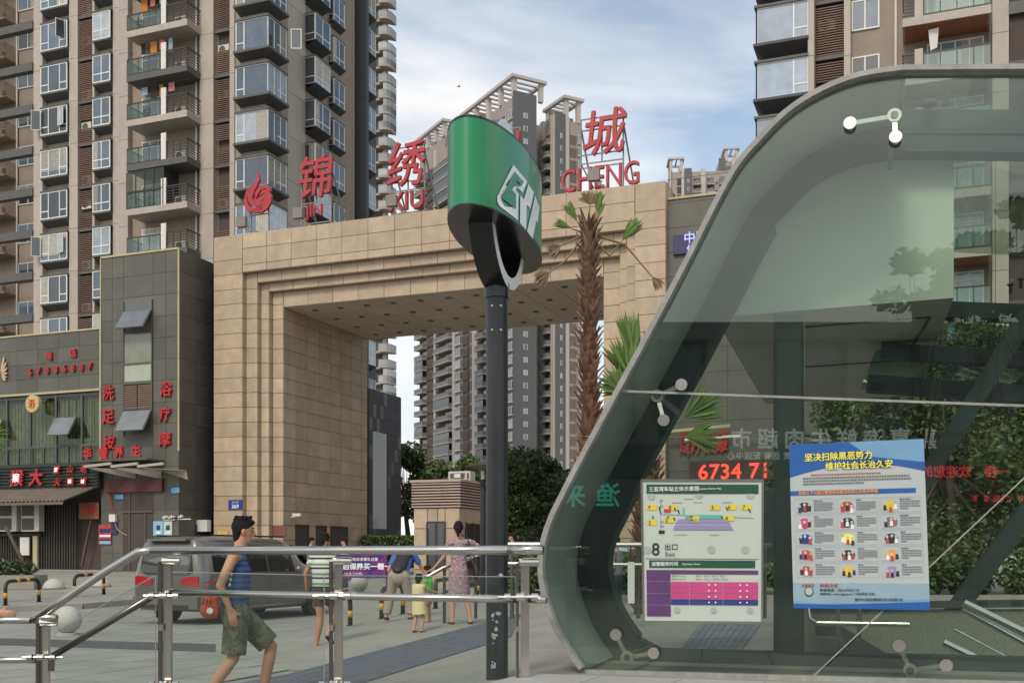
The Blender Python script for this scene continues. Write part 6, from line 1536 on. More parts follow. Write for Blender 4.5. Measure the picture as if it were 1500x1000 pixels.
# the ring that passes through the oval: black outside, white faces
rc_ = Vector((ec.x, ec.y, 4.345)); RO, RI, RT = .685, .585, .19
def ringpt(r, a, s_): return rc_+ea*(r*.94*cos(a))+UP*(r*sin(a))+eb*s_
N_ = 56; A = [ringpt(RO, 2*pi*i/N_, -RT/2) for i in range(N_+1)]; B = [ringpt(RO, 2*pi*i/N_, RT/2) for i in range(N_+1)]
C_ = [ringpt(RI, 2*pi*i/N_, -RT/2) for i in range(N_+1)]; D_ = [ringpt(RI, 2*pi*i/N_, RT/2) for i in range(N_+1)]
m_ = MB(); m2 = MB(); m3 = MB(); m4 = MB()
for i in range(N_):
    m_.poly([A[i], A[i+1], B[i+1], B[i]]); m3.poly([C_[i], D_[i], D_[i+1], C_[i+1]])
    m2.poly([B[i]+eb*.002, B[i+1]+eb*.002, D_[i+1]+eb*.002, D_[i]+eb*.002]); m4.poly([A[i]-eb*.002, C_[i]-eb*.002, C_[i+1]-eb*.002, A[i+1]-eb*.002])
m_.v += []; rb = m_.build('ring', M['sign_black'], sg, world=True, smooth=True); m3.build('ring_inside', M['sign_black'], rb, world=True, smooth=True); m2.build('ring_face', M['sign_white'], rb, world=True); m4.build('ring_face', M['sign_white'], rb, world=True)
MB().lathe([(.092, .1), (.092, 3.68)], 28, (ec.x-.005, ec.y, 0)).build('post', M['black_metal'], sg, world=True, smooth=False)
split_smooth(sg.children[-1])
MB().lathe([(.105, 3.58), (.105, 3.70)], 28, (ec.x-.005, ec.y, 0)).build('collar', M['sign_black'], sg, world=True)
bm_ = MB(); 
for a in (-2.0, -1.2): 
    for z in (3.50, 3.30): bm_.ball((ec.x-.005+.092*cos(a), ec.y+.092*sin(a), z), .013, 8, 6)
bm_.build('bolt', M['steel'], sg, world=True)
# scuffs and paper remains on the post
M['scuff'] = mat('pale_paper_residue', (0.42,0.43,0.44), .9, var=.3, scale=30); random.seed(4); sc_ = MB()
for (x, y, w_, h_) in ((725, 905, 7, 16), (724, 935, 6, 13), (722, 973, 7, 9), (733, 842, 4, 3), (727, 922, 4, 5), (730, 898, 5, 4)):
    for q in range(7):
        px, py = x+random.uniform(-w_, w_)*.5, y+random.uniform(-h_, h_)*.5; s_ = random.uniform(1.2, 2.8)
        def onpost(px_, py_):
            d = Vector(((px_-CX)/F, 1)); c2 = Vector((ec.x-.005, ec.y)); a_ = d.dot(d); b2 = -2*d.dot(c2); cc2 = c2.dot(c2)-.0935**2; k_ = (-b2-sqrt(max(0, b2*b2-4*a_*cc2)))/(2*a_)
            return Vector((d.x*k_, d.y*k_, EYE+(HY-py_)/F*k_))
        a0 = random.random()*6; sc_.poly([onpost(px+s_*cos(a0+t_)*random.uniform(.6, 1), py+s_*sin(a0+t_)*random.uniform(.6, 1.2)) for t_ in (5.2, 4.2, 3.1, 2.1, 1.0, 0)])
sc_.build('paper_residue', M['scuff'], sg, world=True)
# logo: outlines traced on the curved face
def onel(px, py):
    d = Vector(((px-CX)/F, 1.0, (HY-py)/F)); o2 = Vector((0, 0, EYE))-Vector((ec.x, ec.y, 0))
    ox, oy = o2.dot(ea)/EA, o2.dot(eb)/EB; dx, dy = d.dot(ea)/EA, d.dot(eb)/EB
    A_ = dx*dx+dy*dy; B_ = 2*(ox*dx+oy*dy); C2 = ox*ox+oy*oy-1; k_ = (-B_-sqrt(max(0, B_*B_-4*A_*C2)))/(2*A_)
    return Vector((0, 0, EYE))+d*k_
def logo(pts, z=.006):
    q = []
    pts = pts+[pts[0]]
    for a, b in zip(pts[:-1], pts[1:]):
        k_ = max(1, int(sqrt((a[0]-b[0])**2+(a[1]-b[1])**2)/60))
        for i in range(k_): q.append((a[0]+(b[0]-a[0])*i/k_, a[1]+(b[1]-a[1])*i/k_))
    return q
import mathutils
def logo_part(polys, name='logo'):
    mb = MB()
    for pl in polys:
        q = logo(pl); w3 = []
        for x, y in q:
            p = onel(710+x/7.14*.962, 225+y/7.14); nrm = Vector(((p-ec).dot(ea)/EA**2*ea.x+(p-ec).dot(eb)/EB**2*eb.x, (p-ec).dot(ea)/EA**2*ea.y+(p-ec).dot(eb)/EB**2*eb.y, 0)).normalized(); w3.append(p+nrm*.006)
        tris = mathutils.geometry.tessellate_polygon([[Vector((x, y, 0)) for x, y in q]])
        b2 = len(mb.v); mb.v += [tuple(p) for p in w3]
        for t_ in tris: mb.f.append(tuple(b2+i for i in t_)); mb.m.append(0)
    mb.build(name, M['sign_white'], sg, world=True)
# the C with its open notch, then two bars
logo_part([[(305,118),(455,290),(405,410),(345,352),(330,385),(360,420),(355,700),(150,545),(130,500),(130,450)]])
ML2 = MB()
def greenpart(pl):
    mb = MB(); q = logo(pl); w3 = []
    for x, y in q:
        p = onel(710+x/7.14*.962, 225+y/7.14); nrm = Vector(((p-ec).dot(ea)/EA**2*ea.x+(p-ec).dot(eb)/EB**2*eb.x, (p-ec).dot(ea)/EA**2*ea.y+(p-ec).dot(eb)/EB**2*eb.y, 0)).normalized(); w3.append(p+nrm*.0085)
    tris = mathutils.geometry.tessellate_polygon([[Vector((x, y, 0)) for x, y in q]])
    mb.v += [tuple(p) for p in w3]
    for t_ in tris: mb.f.append(t_); mb.m.append(0)
    mb.build('logo_counter', M['sign_green'], sg, world=True)
greenpart([(318,192),(410,295),(388,332),(342,284),(288,385),(333,428),(330,580),(172,462)])
logo_part([[(468,318),(528,408),(488,580),(450,535),(442,800),(375,725),(380,440),(418,480)], [(540,440),(588,560),(570,725),(552,700),(515,892),(452,812)]])
# ================================================================ steel and glass balustrade
ra = thing('balustrade', (-1.5, 8.8, .45), 'stainless steel railing with clear glass panels across the foreground', 'railing')
RD = {765: 8.2, 490: 8.75, 241: 9.3}
def rd(px):                                            # depth of the rail line at a pixel column
    p0, p1 = P(765, 805, 8.2), P(241, 805, 9.35); dx, dy = p1.x-p0.x, p1.y-p0.y; t = (px-CX)/F
    k_ = (p0.x-t*p0.y)/(t*dy-dx); return p0.y+dy*k_
def RP(px, py, off=0.0): p = P(px, py, rd(px)+off); return p
r1 = .036; r2 = .030
MB().tube([RP(50, 908), RP(100, 874), RP(150, 840), RP(203, 808), RP(222, 806.0)], r1, 16).build('top_rail', M['steel'], ra, world=True, smooth=True)
MB().tube([RP(222.3, 806), RP(500, 805.5), RP(640, 805.5), RP(744, 805.3)], r1, 16).build('top_rail', M['steel'], ra, world=True, smooth=True)
MB().tube([RP(744.4, 805.3), RP(795, 805)], r1, 16).build('top_rail', M['steel'], ra, world=True, smooth=True)
MB().tube([RP(-60, 908), RP(46, 908)], r1*.9, 16).build('top_rail', M['steel'], ra, world=True, smooth=True)
MB().tube([RP(46, 908), RP(58, 904), RP(82, 904)], r1*.9, 16).build('rail_end', M['steel'], ra, world=True, smooth=True)
MB().tube([RP(250, 867), RP(490, 872), RP(600, 874.5), RP(758, 877)], r2, 14).build('mid_rail', M['steel'], ra, world=True, smooth=True)
MB().tube([RP(74, 962), RP(234, 866)], r2, 14).build('mid_rail', M['steel_dark'], ra, world=True, smooth=True)
MB().tube([RP(-60, 966), RP(53, 966)], r2, 14).build('mid_rail', M['steel'], ra, world=True, smooth=True)
MB().tube([RP(775, 877), RP(800, 878)], r2, 14).build('mid_rail', M['steel'], ra, world=True, smooth=True)
def post(px, ptop, pbot, back=True):
    d = rd(px); 
    q = thing('x', (0, 0, 0)) if False else None
    t_ = MB().beam(P(px-6, ptop, d), P(px-6, pbot, d), .022, .06, up=(0, 1, 0)).build('post', M['steel_dark'], ra, world=True)
    MB().beam(P(px+5, ptop, d+.04), P(px+5, pbot, d+.04), .066, .05, up=(0, 1, 0)).build('post', M['steel'], ra, world=True)
    c = P(px-2, ptop-1, d); o = MB(); o.tube([c-GU*.01, c+Vector((.14, .02, 0))], .035, 14); o.build('saddle', M['steel'], ra, world=True)
    for ky in (50, 180):
        cy_ = ptop+ky
        if cy_ > 1010: continue
        c = P(px-2, cy_, d-.06); o = MB(); o.tube([c-Vector((.17, 0, 0)), c+Vector((.20, 0, 0))], .010, 8); o.tube([c-Vector((.12, 0, 0)), c-Vector((.075, 0, 0))], .030, 12); o.tube([c-Vector((.03, 0, 0)), c+Vector((.03, 0, 0))], .032, 12); o.tube([c+Vector((.085, 0, 0)), c+Vector((.135, 0, 0))], .030, 12); o.build('glass_clamp', M['steel'], ra, world=True)
    MB().beam(P(px-5.5, ptop+92, d-.035), P(px-5.5, ptop+101, d-.035), .03, .03).build('bolt_plate', M['steel'], ra, world=True)
post(241, 822, 1075); post(491, 822, 1060); post(764, 824, 990); post(62, 912, 1090)
MB().beam(RP(75, 958), RP(75, 982), .05, .03).build('bracket', M['steel_dark'], ra, world=True)
M['rail_glass'] = glassmat('balustrade_glass', (0.93,0.96,0.94), 1.45, .9)
M['glass_edge'] = mat('glass_edge', (0.24,0.28,0.25), .3)
def gpanel(pts):
    q = [RP(x, y) for x, y in pts]; n_ = Vector((0.2, 1, 0)).normalized(); o = MB().prism(q, n_*.012).build('glass_panel', M['rail_glass'], ra, world=True)
    MB().beam(q[0], q[1], .010, .006).build('glass_edge', M['glass_edge'], o, world=True)
    MB().beam(q[1], q[2], .008, .006).build('glass_edge', M['glass_edge'], o, world=True)
gpanel([(252, 837), (475, 842), (475, 1050), (252, 1055)]); gpanel([(501, 842.5), (756, 844), (756, 1040), (501, 1050)]); gpanel([(80, 926), (228, 842), (228, 1055), (80, 1085)])
# two more railings beyond
r2_ = thing('handrail', (0.5, 14.5, .3), 'thin steel railing behind the glass entrance, running past the palm', 'railing')
for px0, px1, y0, y1, r_ in ((742, 1130, 797, 798, .038), (742, 1130, 825, 828, .028)): MB().tube([P(px0, y0, 14.5), P(px1, y1, 14.2)], r_, 10).build('rail', M['steel'], r2_, world=True)
for px in (750, 935, 1120): MB().tube([P(px, 797, 14.5), P(px, 905, 14.5)], .03, 8).build('post', M['steel_dark'], r2_, world=True)
r3 = thing('handrail', (-1.3, 17.6, .1), 'sloping steel handrail held by the woman in the floral dress', 'railing')
MB().tube([P(600, 845, 17.7), P(627, 844, 17.7), P(648, 832, 17.7), P(704, 811, 17.9)], .034, 10).build('rail', M['steel'], r3, world=True, smooth=True)
MB().tube([P(618, 876, 17.7), P(640, 872, 17.7), P(704, 845, 17.9)], .024, 10).build('rail', M['steel_dark'], r3, world=True, smooth=True)
for px, yb in ((651, 914), (697, 905)): MB().beam(P(px, 832-(px-651)*.36, 17.75), P(px, yb, 17.75), .05, .07).build('post', M['steel_dark'], r3, world=True)
# ================================================================ bollards and stone balls
M['bollard_yellow'] = mat('bollard_yellow', (0.62,0.30,0.03), .55, dirt=.3); M['bollard_black'] = mat('bollard_black', (0.025,0.024,0.022), .6, dirt=.3, dirtcol=(.1,.1,.09))
def hoop(pa, pb, h, label, off=0.0, wd_=None):
    """U-shaped barrier between two ground points"""
    c = (pa+pb)/2; d = (pb-pa); W = d.length; d.normalize(); r = .045
    t = thing('hoop_barrier', c, label, 'barrier', 'black and yellow hoop barriers')
    R_ = .16; path = [pa, pa+UP*(h-R_)]+[pa+d*(R_*(1-cos(a)))+UP*(h-R_+R_*sin(a)) for a in (pi/8, pi/4, 3*pi/8, pi/2)]+[pb-d*(R_*(1-cos(a)))+UP*(h-R_+R_*sin(a)) for a in (pi/2, 3*pi/8, pi/4, pi/8)]+[pb+UP*(h-R_), pb]
    MB().tube(path, r, 12).build('hoop', M['bollard_black'], t, world=True, smooth=True)
    for a, b in ((pa+UP*(h*.30), pa+UP*(h*.52)), (pb+UP*(h*.30), pb+UP*(h*.52)), (pa+d*(W*.30)+UP*h, pa+d*(W*.30+.12)+UP*h), (pb-d*(W*.30)+UP*h, pb-d*(W*.30+.12)+UP*h)):
        MB().tube([a, b], r+.004, 12).build('yellow_band', M['bollard_yellow'], t, world=True, smooth=True)
    for q in (pa, pb): MB().lathe([(.075, 0), (.075, .015)], 10, tuple(q)).build('foot_plate', M['bollard_black'], t, world=True)
og = lambda x, y, o=.12: onground(x, y, o)
hoop(og(8, 886), og(57, 881), .58, 'black and yellow hoop barrier nearest the left edge, before the planter'); hoop(og(109, 874), og(152, 870), .58, 'black and yellow hoop barrier behind the sloping handrail, left of the van')
hoop(og(487, 925, 0), og(513, 916, 0), .55, 'black and yellow hoop barrier just right of the second railing post'); hoop(og(559, 906, 0), og(590, 899, 0), .60, 'black and yellow hoop barrier behind the man in the blue shirt')
hoop(og(638, 891, 0), og(700, 873, 0), .60, 'black and yellow hoop barrier behind the woman in the floral dress'); hoop(og(742, 871, 0), og(770, 866, 0), .6, 'black and yellow hoop barrier between the post and the glass entrance')
M['ball_stone'] = mat('white_speckled_stone', (0.42,0.415,0.38), .7, var=.15, scale=20, dirt=.25)
def ball(px, py, r, label, off=0.0, half=False, nm='stone_ball'):
    p = onground(px, py, off); t = thing(nm, p, label, 'stone ball', 'round stone bollards')
    if half: MB().lathe([(r*cos(a), r*.95*sin(a)) for a in [i*pi/2/8 for i in range(9)]][::1], 24).build('dome', M['ball_stone'], t, smooth=True)
    else:
        MB().lathe([(r*.78, 0), (r*.80, r*.22), (r*.55, r*.26)], 24).build('base', M['ball_stone'], t); MB().ball((0, 0, r*1.2), r, 28, 18).build('ball', M['ball_stone'], t, smooth=True)
ball(99, 931, .24, 'white stone ball on a round base below the sloping handrail'); ball(526, 869, .26, 'pale stone ball behind the second railing post'); ball(79, 862, .33, 'half round stone dome on the shop sidewalk, between two hoops', .12, True)
ball(148, 859, .30, 'half round stone dome behind the sloping handrail near the van', .12, True)
# ================================================================ the grey van
M['van_paint'] = mat('grey_brown_car_paint', (0.15,0.143,0.13), 0.28, metal=.4, var=.05, coat=.6, dirt=.12); M['car_glass'] = mat('dark_car_glass', (0.02,0.022,0.022), .06, spec=1.0); M['tail_red'] = mat('red_tail_light', (0.42,0.01,0.015), .18, coat=.6); M['plate_blue'] = mat('blue_number_plate', (0.02,0.10,0.38), .4)
M['rim'] = mat('alloy_rim', (0.42,0.42,0.42), .35, metal=.8); M['chrome'] = mat('chrome_strip', (0.6,0.6,0.6), .15, metal=1.0); M['plastic'] = mat('black_plastic', (0.02,0.02,0.02), .6)
VC = Vector((-6.09, 21.3, 0)); VD = Vector((.40, .917, 0)).normalized(); VS = Vector((-VD.y, VD.x, 0))     # rear right corner, forwards, to its left
va = atan2(VD.y, VD.x)-pi/2
vo = VC+VS*.93
van = thing('van', vo, 'grey brown people carrier with red tail lights driving away past the gate', 'van', rz=va)
def car_shell(st_, name='body'):
    """stations along the length: (y, z_bottom, z_belt, z_top, half width at belt, half width at roof)"""
    m_ = MB(); ring = []
    for y, zb, zl, zt, wb, wr in st_:
        h = zt-zl
        pr = [(wb*.86, zb), (wb*.97, zb+.10), (wb, zb+.32), (wb*.995, zl-.12), (wb*.965, zl), (wb*.965+(wr-wb*.965)*.5, zl+h*.5), (wr, zt-.14), (wr*.93, zt-.05), (wr*.74, zt), (wr*.3, zt+.02)]
        ring.append([(x, y, z) for x, z in pr]+[(-x, y, z) for x, z in reversed(pr)])
    n = len(ring[0])
    for r_ in ring: m_.v += r_
    for i in range(len(ring)-1):
        for j in range(n-1): m_.f.append((i*n+j, (i+1)*n+j, (i+1)*n+j+1, i*n+j+1)); m_.m.append(0)
        m_.f.append((i*n+n-1, (i+1)*n+n-1, (i+1)*n, i*n)); m_.m.append(0)
    m_.f.append(tuple(range(n))); m_.m.append(0); e = (len(ring)-1)*n; m_.f.append(tuple(reversed(range(e, e+n)))); m_.m.append(0)
    return m_
ST_ = [(-.02,.42,.98,1.30,.80,.66),(.02,.36,1.0,1.55,.87,.70),(.10,.30,1.02,1.72,.905,.72),(.30,.27,1.03,1.775,.925,.735),(.9,.25,1.03,1.79,.93,.745),(2.0,.25,1.02,1.79,.93,.75),(2.9,.25,1.01,1.76,.93,.74),(3.3,.25,1.0,1.66,.925,.70),(3.75,.25,.985,1.33,.915,.68),(4.05,.26,.97,1.10,.90,.66),(4.6,.30,.86,.96,.84,.62),(4.85,.40,.70,.80,.70,.5)]
body = split_smooth(car_shell(ST_).build('body', M['van_paint'], van), 45)
def sidex(z, y, s_=1):                                 # surface of the flank at a height
    for a, b in zip(ST_[:-1], ST_[1:]):
        if a[0] <= y <= b[0]:
            t = (y-a[0])/(b[0]-a[0]); q = [a[i]+(b[i]-a[i])*t for i in range(6)]; break
    _, zb, zl, zt, wb, wr = q; h = zt-zl
    pr = [(wb*.86, zb), (wb*.97, zb+.10), (wb, zb+.32), (wb*.995, zl-.12), (wb*.965, zl), (wb*.965+(wr-wb*.965)*.5, zl+h*.5), (wr, zt-.14), (wr*.93, zt-.05)]
    for (xa, za), (xb, zb2) in zip(pr[:-1], pr[1:]):
        if za <= z <= zb2: return s_*(xa+(xb-xa)*(z-za)/(zb2-za))
    return s_*wr
def flank(pts, mt, nm, s_=1, out=.006, par=None):
    q = [];  
    P2 = pts+[pts[0]]
    for (ya, za), (yb, zb) in zip(P2[:-1], P2[1:]):
        for i in range(4): t = i/4; y, z = ya+(yb-ya)*t, za+(zb-za)*t; q.append((sidex(z, y, s_)+s_*out, y, z))
    c = tuple(sum(p[i] for p in q)/len(q) for i in range(3)); c = (sidex(c[2], c[1], s_)+s_*out, c[1], c[2])
    m_ = MB(); m_.v = q+[c]; k = len(q)
    for i in range(k): m_.f.append((i, (i+1) % k, k) if s_ > 0 else ((i+1) % k, i, k)); m_.m.append(0)
    return m_.build(nm, M[mt], par or van)
for s_ in (1, -1):
    flank([(.34,1.06),(1.12,1.06),(1.12,1.60),(.50,1.60),(.36,1.5)], 'car_glass', 'side_window', s_); flank([(1.17,1.06),(2.12,1.06),(2.12,1.62),(1.17,1.62)], 'car_glass', 'side_window', s_)
    flank([(2.18,1.06),(3.15,1.05),(3.05,1.50),(2.95,1.60),(2.18,1.61)], 'car_glass', 'side_window', s_)
    flank([(-.0+.03,.86),(.42,.97),(.34,.90),(.12,.80),(.04,.80)], 'tail_red', 'tail_light', s_, .012)
    for y in (1.145, 2.15, 3.2): flank([(y-.006,.36),(y+.006,.36),(y+.006,1.02),(y-.006,1.02)], 'plastic', 'door_seam', s_, .002)
    for y in (1.35, 2.3): flank([(y,.88),(y+.18,.88),(y+.18,.915),(y,.915)], 'chrome', 'door_handle', s_, .02)
    flank([(.3,.30),(4.2,.30),(4.2,.36),(.3,.36)], 'chrome', 'sill_strip', s_, .008)
    flank([(1.2,1.0),(3.2,.985),(3.2,1.0),(1.2,1.015)], 'chrome', 'belt_strip', s_, .008)
    for y in (.95, 3.95):
        x = s_*.90; w = MB().tube([(x-s_*.20, y, .33), (x+s_*.015, y, .33)], .33, 28).build('wheel', M['rubber'], van)
        MB().tube([(x+s_*.004, y, .33), (x+s_*.022, y, .33)], .20, 20).build('rim', M['rim'], w, loc=tuple(-Vector((x-s_*.0925, y, .33))))
        arch = MB(); pts = [(y+.40*cos(a), .33+.40*sin(a)) for a in [pi*i/10 for i in range(11)]]; arch.poly([(s_*.94, yy, max(.2, zz)) for yy, zz in (pts if s_ > 0 else pts[::-1])]); arch.build('wheel_arch', M['plastic'], van)
    MB().box(s_*.70, s_*.74, .5, 2.9, 1.80, 1.835).build('roof_rail', M['plastic'], van)
    m_ = MB().ball((s_*1.02, 3.05, 1.10), .1, 10, 8, (.9,.6,.8)); m_.build('wing_mirror', M['van_paint'], van, smooth=True)
def rear(pts, mt, nm, z=.0, th=.012, par=None):
    m_ = MB(); q = [Vector((x, ry(z_)-z, z_)) for x, z_ in pts]; m_.prism(q, (0, -th, 0)); return m_.build(nm, M[mt], par or van)
def ry(z):
    for (za, ya), (zb, yb) in zip([(.3,.06),(.98,-.02),(1.3,-.02),(1.55,.02),(1.72,.10),(1.8,.3)][:-1], [(.98,-.02),(1.3,-.02),(1.55,.02),(1.72,.10),(1.8,.3)]):
        if za <= z <= zb: return ya+(yb-ya)*(z-za)/(zb-za)
    return 0
rear([(-.66,1.07),(-.52,1.02),(.52,1.02),(.66,1.07),(.63,1.30)]+[(.60,1.48),(.55,1.56),(-.55,1.56),(-.60,1.48),(-.63,1.30)], 'car_glass', 'rear_window', .004)
for s_ in (1, -1): rear([(s_*.80,.80),(s_*.38,.82),(s_*.36,.93),(s_*.60,.99),(s_*.80,.99)][::s_], 'tail_red', 'tail_light', .004, .03)
rear([(-.25,.70),(.25,.70),(.25,.83),(-.25,.83)], 'plate_blue', 'number_plate', .004)
text('plate_lettering', '渝A', .07, M['white_print'], van, wm(van) @ Vector((0, ry(.76)-.022, .765)), -VS, UP, .002)
m_ = MB().box(-.82, .82, -.09, .12, .34, .58); m_.build('bumper', M['van_paint'], van); MB().box(-.6, .6, -.10, -.08, .34, .42).build('bumper_insert', M['plastic'], van)
for s_ in (1, -1): rear([(s_*.78,.44),(s_*.52,.44),(s_*.52,.49),(s_*.78,.49)][::s_], 'tail_red', 'reflector', .10)
MB().box(-.5, .5, -.05, .18, 1.70, 1.74).build('spoiler', M['van_paint'], van)
MB().beam((-.1, -.03, 1.05), (.32, -.015, 1.14), .02, .02).build('wiper', M['plastic'], van)
flank([(4.1,.70),(4.72,.66),(4.75,.74),(4.2,.86)], 'glass_pale', 'headlight', 1, .01)
m_ = MB(); m_.poly([(-.62,3.36,1.60),(.62,3.36,1.60),(.74,3.98,1.10),(-.74,3.98,1.10)][::-1]); m_.build('windshield', M['car_glass'], van, loc=(0,.05,.04))
# a plain white hatchback and a dark car far beyond
def simple_car(p, yaw, paint, label, L=4.2, H=1.45):
    t = thing('car', p, label, 'car', rz=yaw); k = L/4.3
    S2 = [(0,.40,.85,.95,.72,.60),(.15*k,.28,.88,1.05,.84,.62),(.7*k,.24,.92,H-.08,.86,.60),(1.3*k,.22,.92,H,.87,.60),(2.2*k,.22,.91,H-.02,.87,.60),(2.9*k,.22,.90,1.18,.86,.62),(3.3*k,.24,.86,.98,.85,.66),(3.9*k,.28,.72,.84,.80,.62),(4.25*k,.36,.55,.66,.66,.5)]
    split_smooth(car_shell(S2).build('body', M[paint], t), 45)
    for s_ in (1, -1):
        m_ = MB(); q = [(s_*.84,.75*k,.94),(s_*.84,2.75*k,.92),(s_*.70,2.35*k,H-.14),(s_*.68,1.0*k,H-.14)]; m_.poly(q if s_ > 0 else q[::-1]); m_.build('side_window', M['car_glass'], t, loc=(s_*.03,0,0))
        for y in (.8*k, 3.4*k): w = MB().tube([(s_*.66, y, .31), (s_*.88, y, .31)], .31, 20).build('wheel', M['rubber'], t); MB().tube([(s_*.87, y, .31), (s_*.90, y, .31)], .19, 14).build('rim', M['rim'], t)
    m_ = MB(); m_.poly([(-.6,-.02,.78),(-.6,-.02,.90),(-.35,-.03,.90),(-.35,-.03,.78)][::-1]); m_.build('tail_light', M['tail_red'], t)
    m_ = MB(); m_.poly([(-.62,.62*k,H-.2),(.62,.62*k,H-.2),(.72,.22*k,.98),(-.72,.22*k,.98)][::-1]); m_.build('rear_window', M['car_glass'], t, loc=(0,-.04,.02))
    return t
simple_car(P(818, HY, 30)-Vector((0,0,EYE-.2)), R(-75), 'glass_pale', 'silver car parked behind the left part of the glass entrance', 4.3)
simple_car(P(1480, HY, 24)-Vector((0,0,EYE-.2)), R(-70), 'white_paint', 'white car beyond the glass at the right edge', 4.3)
# ================================================================ people
M['skin'] = mat('skin', (0.47,0.25,0.155), .5, var=.08); M['skin_tan'] = mat('tanned_skin', (0.37,0.19,0.11), .5, var=.08); M['hair'] = mat('black_hair', (0.014,0.012,0.011), .75, var=.6, scale=60, bump=.9, bscale=120, spec=.25)
M['eye'] = mat('dark_eye', (0.02,0.015,0.012), .2); M['lip'] = mat('lips', (0.30,0.10,0.08), .5); M['sandal'] = mat('dark_sandal', (0.03,0.022,0.03), .6); M['shoe'] = mat('black_shoe', (0.02,0.018,0.016), .5)
def stripes(name, stops, period, rough=.85, base='z'):
    m = mat(name, (1,1,1), rough, var=.06, bump=.6, bscale=11); t = m.node_tree; b = t.nodes[m['bsdf']]
    tcn = t.nodes.new('ShaderNodeTexCoord'); sp = t.nodes.new('ShaderNodeSeparateXYZ'); t.links.new(tcn.outputs['Object'], sp.inputs[0])
    ml = t.nodes.new('ShaderNodeMath'); ml.operation = 'MULTIPLY'; ml.inputs[1].default_value = 1/period; t.links.new(sp.outputs['Z'], ml.inputs[0])
    fr = t.nodes.new('ShaderNodeMath'); fr.operation = 'FRACT'; t.links.new(ml.outputs[0], fr.inputs[0])
    cr_ = t.nodes.new('ShaderNodeValToRGB'); cr_.color_ramp.interpolation = 'CONSTANT'; t.links.new(fr.outputs[0], cr_.inputs[0])
    e = cr_.color_ramp.elements; e[0].position = 0; e[0].color = (*stops[0][1], 1); e[1].position = stops[1][0]; e[1].color = (*stops[1][1], 1)
    for p, c in stops[2:]: q = e.new(p); q.color = (*c, 1)
    t.links.new(cr_.outputs[0], b.inputs['Base Color']); return m
def spots(name, cols, scale, rough=.85):
    m = mat(name, (1,1,1), rough, var=.06, bump=.6, bscale=11); t = m.node_tree; b = t.nodes[m['bsdf']]
    tcn = t.nodes.new('ShaderNodeTexCoord'); v = t.nodes.new('ShaderNodeTexNoise'); v.inputs['Scale'].default_value = scale; v.inputs['Detail'].default_value = 2.5; t.links.new(tcn.outputs['Object'], v.inputs['Vector'])
    cr_ = t.nodes.new('ShaderNodeValToRGB'); cr_.color_ramp.interpolation = 'CONSTANT'; t.links.new(v.outputs['Fac'], cr_.inputs[0]); e = cr_.color_ramp.elements
    n = len(cols); e[0].position = 0; e[0].color = (*cols[0], 1); e[1].position = .36; e[1].color = (*cols[1], 1)
    for i in range(2, n): q = e.new(.36+.28*(i-1)/(n-1)); q.color = (*cols[i], 1)
    t.links.new(cr_.outputs[0], b.inputs['Base Color']); return m
def ell(m_, p1, p2, r1, r2, xa=None, flat1=False, flat2=False, n=16):
    """tapered, rounded limb with elliptical section; xa: direction of the wide axis"""
    p1 = Vector(p1); p2 = Vector(p2); t = (p2-p1).normalized() if (p2-p1).length > 1e-5 else Vector((0,0,1))
    xa = Vector(xa) if xa else (Vector((1,0,0)) if abs(t.x) < .8 else Vector((0,1,0))); x = (xa-t*xa.dot(t)).normalized(); y = t.cross(x)
    r1 = r1 if isinstance(r1, tuple) else (r1, r1); r2 = r2 if isinstance(r2, tuple) else (r2, r2)
    rings = []
    if flat1: rings.append((p1, 1, r1))
    else:
        for a in (85, 65, 40, 15): rings.append((p1-t*(sum(r1)/2*sin(R(a))), cos(R(a)), r1))
    rings.append((p1, 1, r1)) if not flat1 else None
    rings.append((p2, 1, r2))
    if not flat2:
        for a in (15, 40, 65, 85): rings.append((p2+t*(sum(r2)/2*sin(R(a))), cos(R(a)), r2))
    b = len(m_.v)
    for c, k, r in rings:
        for j in range(n): a = 2*pi*j/n; m_.v.append(tuple(c+x*(cos(a)*r[0]*k)+y*(sin(a)*r[1]*k)))
    for i in range(len(rings)-1):
        for j in range(n): m_.f.append((b+i*n+j, b+i*n+(j+1)%n, b+(i+1)*n+(j+1)%n, b+(i+1)*n+j)); m_.m.append(0)
    m_.f.append(tuple(b+j for j in reversed(range(n)))); m_.m.append(0); e = b+(len(rings)-1)*n; m_.f.append(tuple(e+j for j in range(n))); m_.m.append(0)
def fuse(m_, name, mt, parent, vox, label=None, sm=3):
    """one continuous surface from overlapping limbs"""
    me = bpy.data.meshes.new(name); me.from_pydata(m_.v, [], m_.f); me.update()
    o = bpy.data.objects.new(name, me); COL.objects.link(o)
    md = o.modifiers.new('r', 'REMESH'); md.mode = 'VOXEL'; md.voxel_size = vox; md.use_smooth_shade = True
    ms = o.modifiers.new('s', 'SMOOTH'); ms.factor = .5; ms.iterations = sm
    dg = bpy.context.evaluated_depsgraph_get(); dg.update(); nm = bpy.data.meshes.new_from_object(o.evaluated_get(dg)); bpy.data.objects.remove(o)
    nm.materials.clear(); nm.materials.append(mt); nm.polygons.foreach_set('use_smooth', [True]*len(nm.polygons)); nm.name = name
    return inst(name, nm, parent)
BASE = dict(pel=(0,0,.93), chest=(0,.0,1.24), neck=(0,0,1.43), head=(0,.025,1.60), look=0.0,
    shR=(.175,0,1.385), elR=(.225,-.03,1.12), wrR=(.22,.07,.90), shL=(-.175,0,1.385), elL=(-.225,-.03,1.12), wrL=(-.22,.07,.90),
    hipR=(.09,0,.89), knR=(.10,.02,.48), anR=(.10,-.03,.085), hipL=(-.09,0,.89), knL=(-.10,.02,.48), anL=(-.10,-.03,.085))
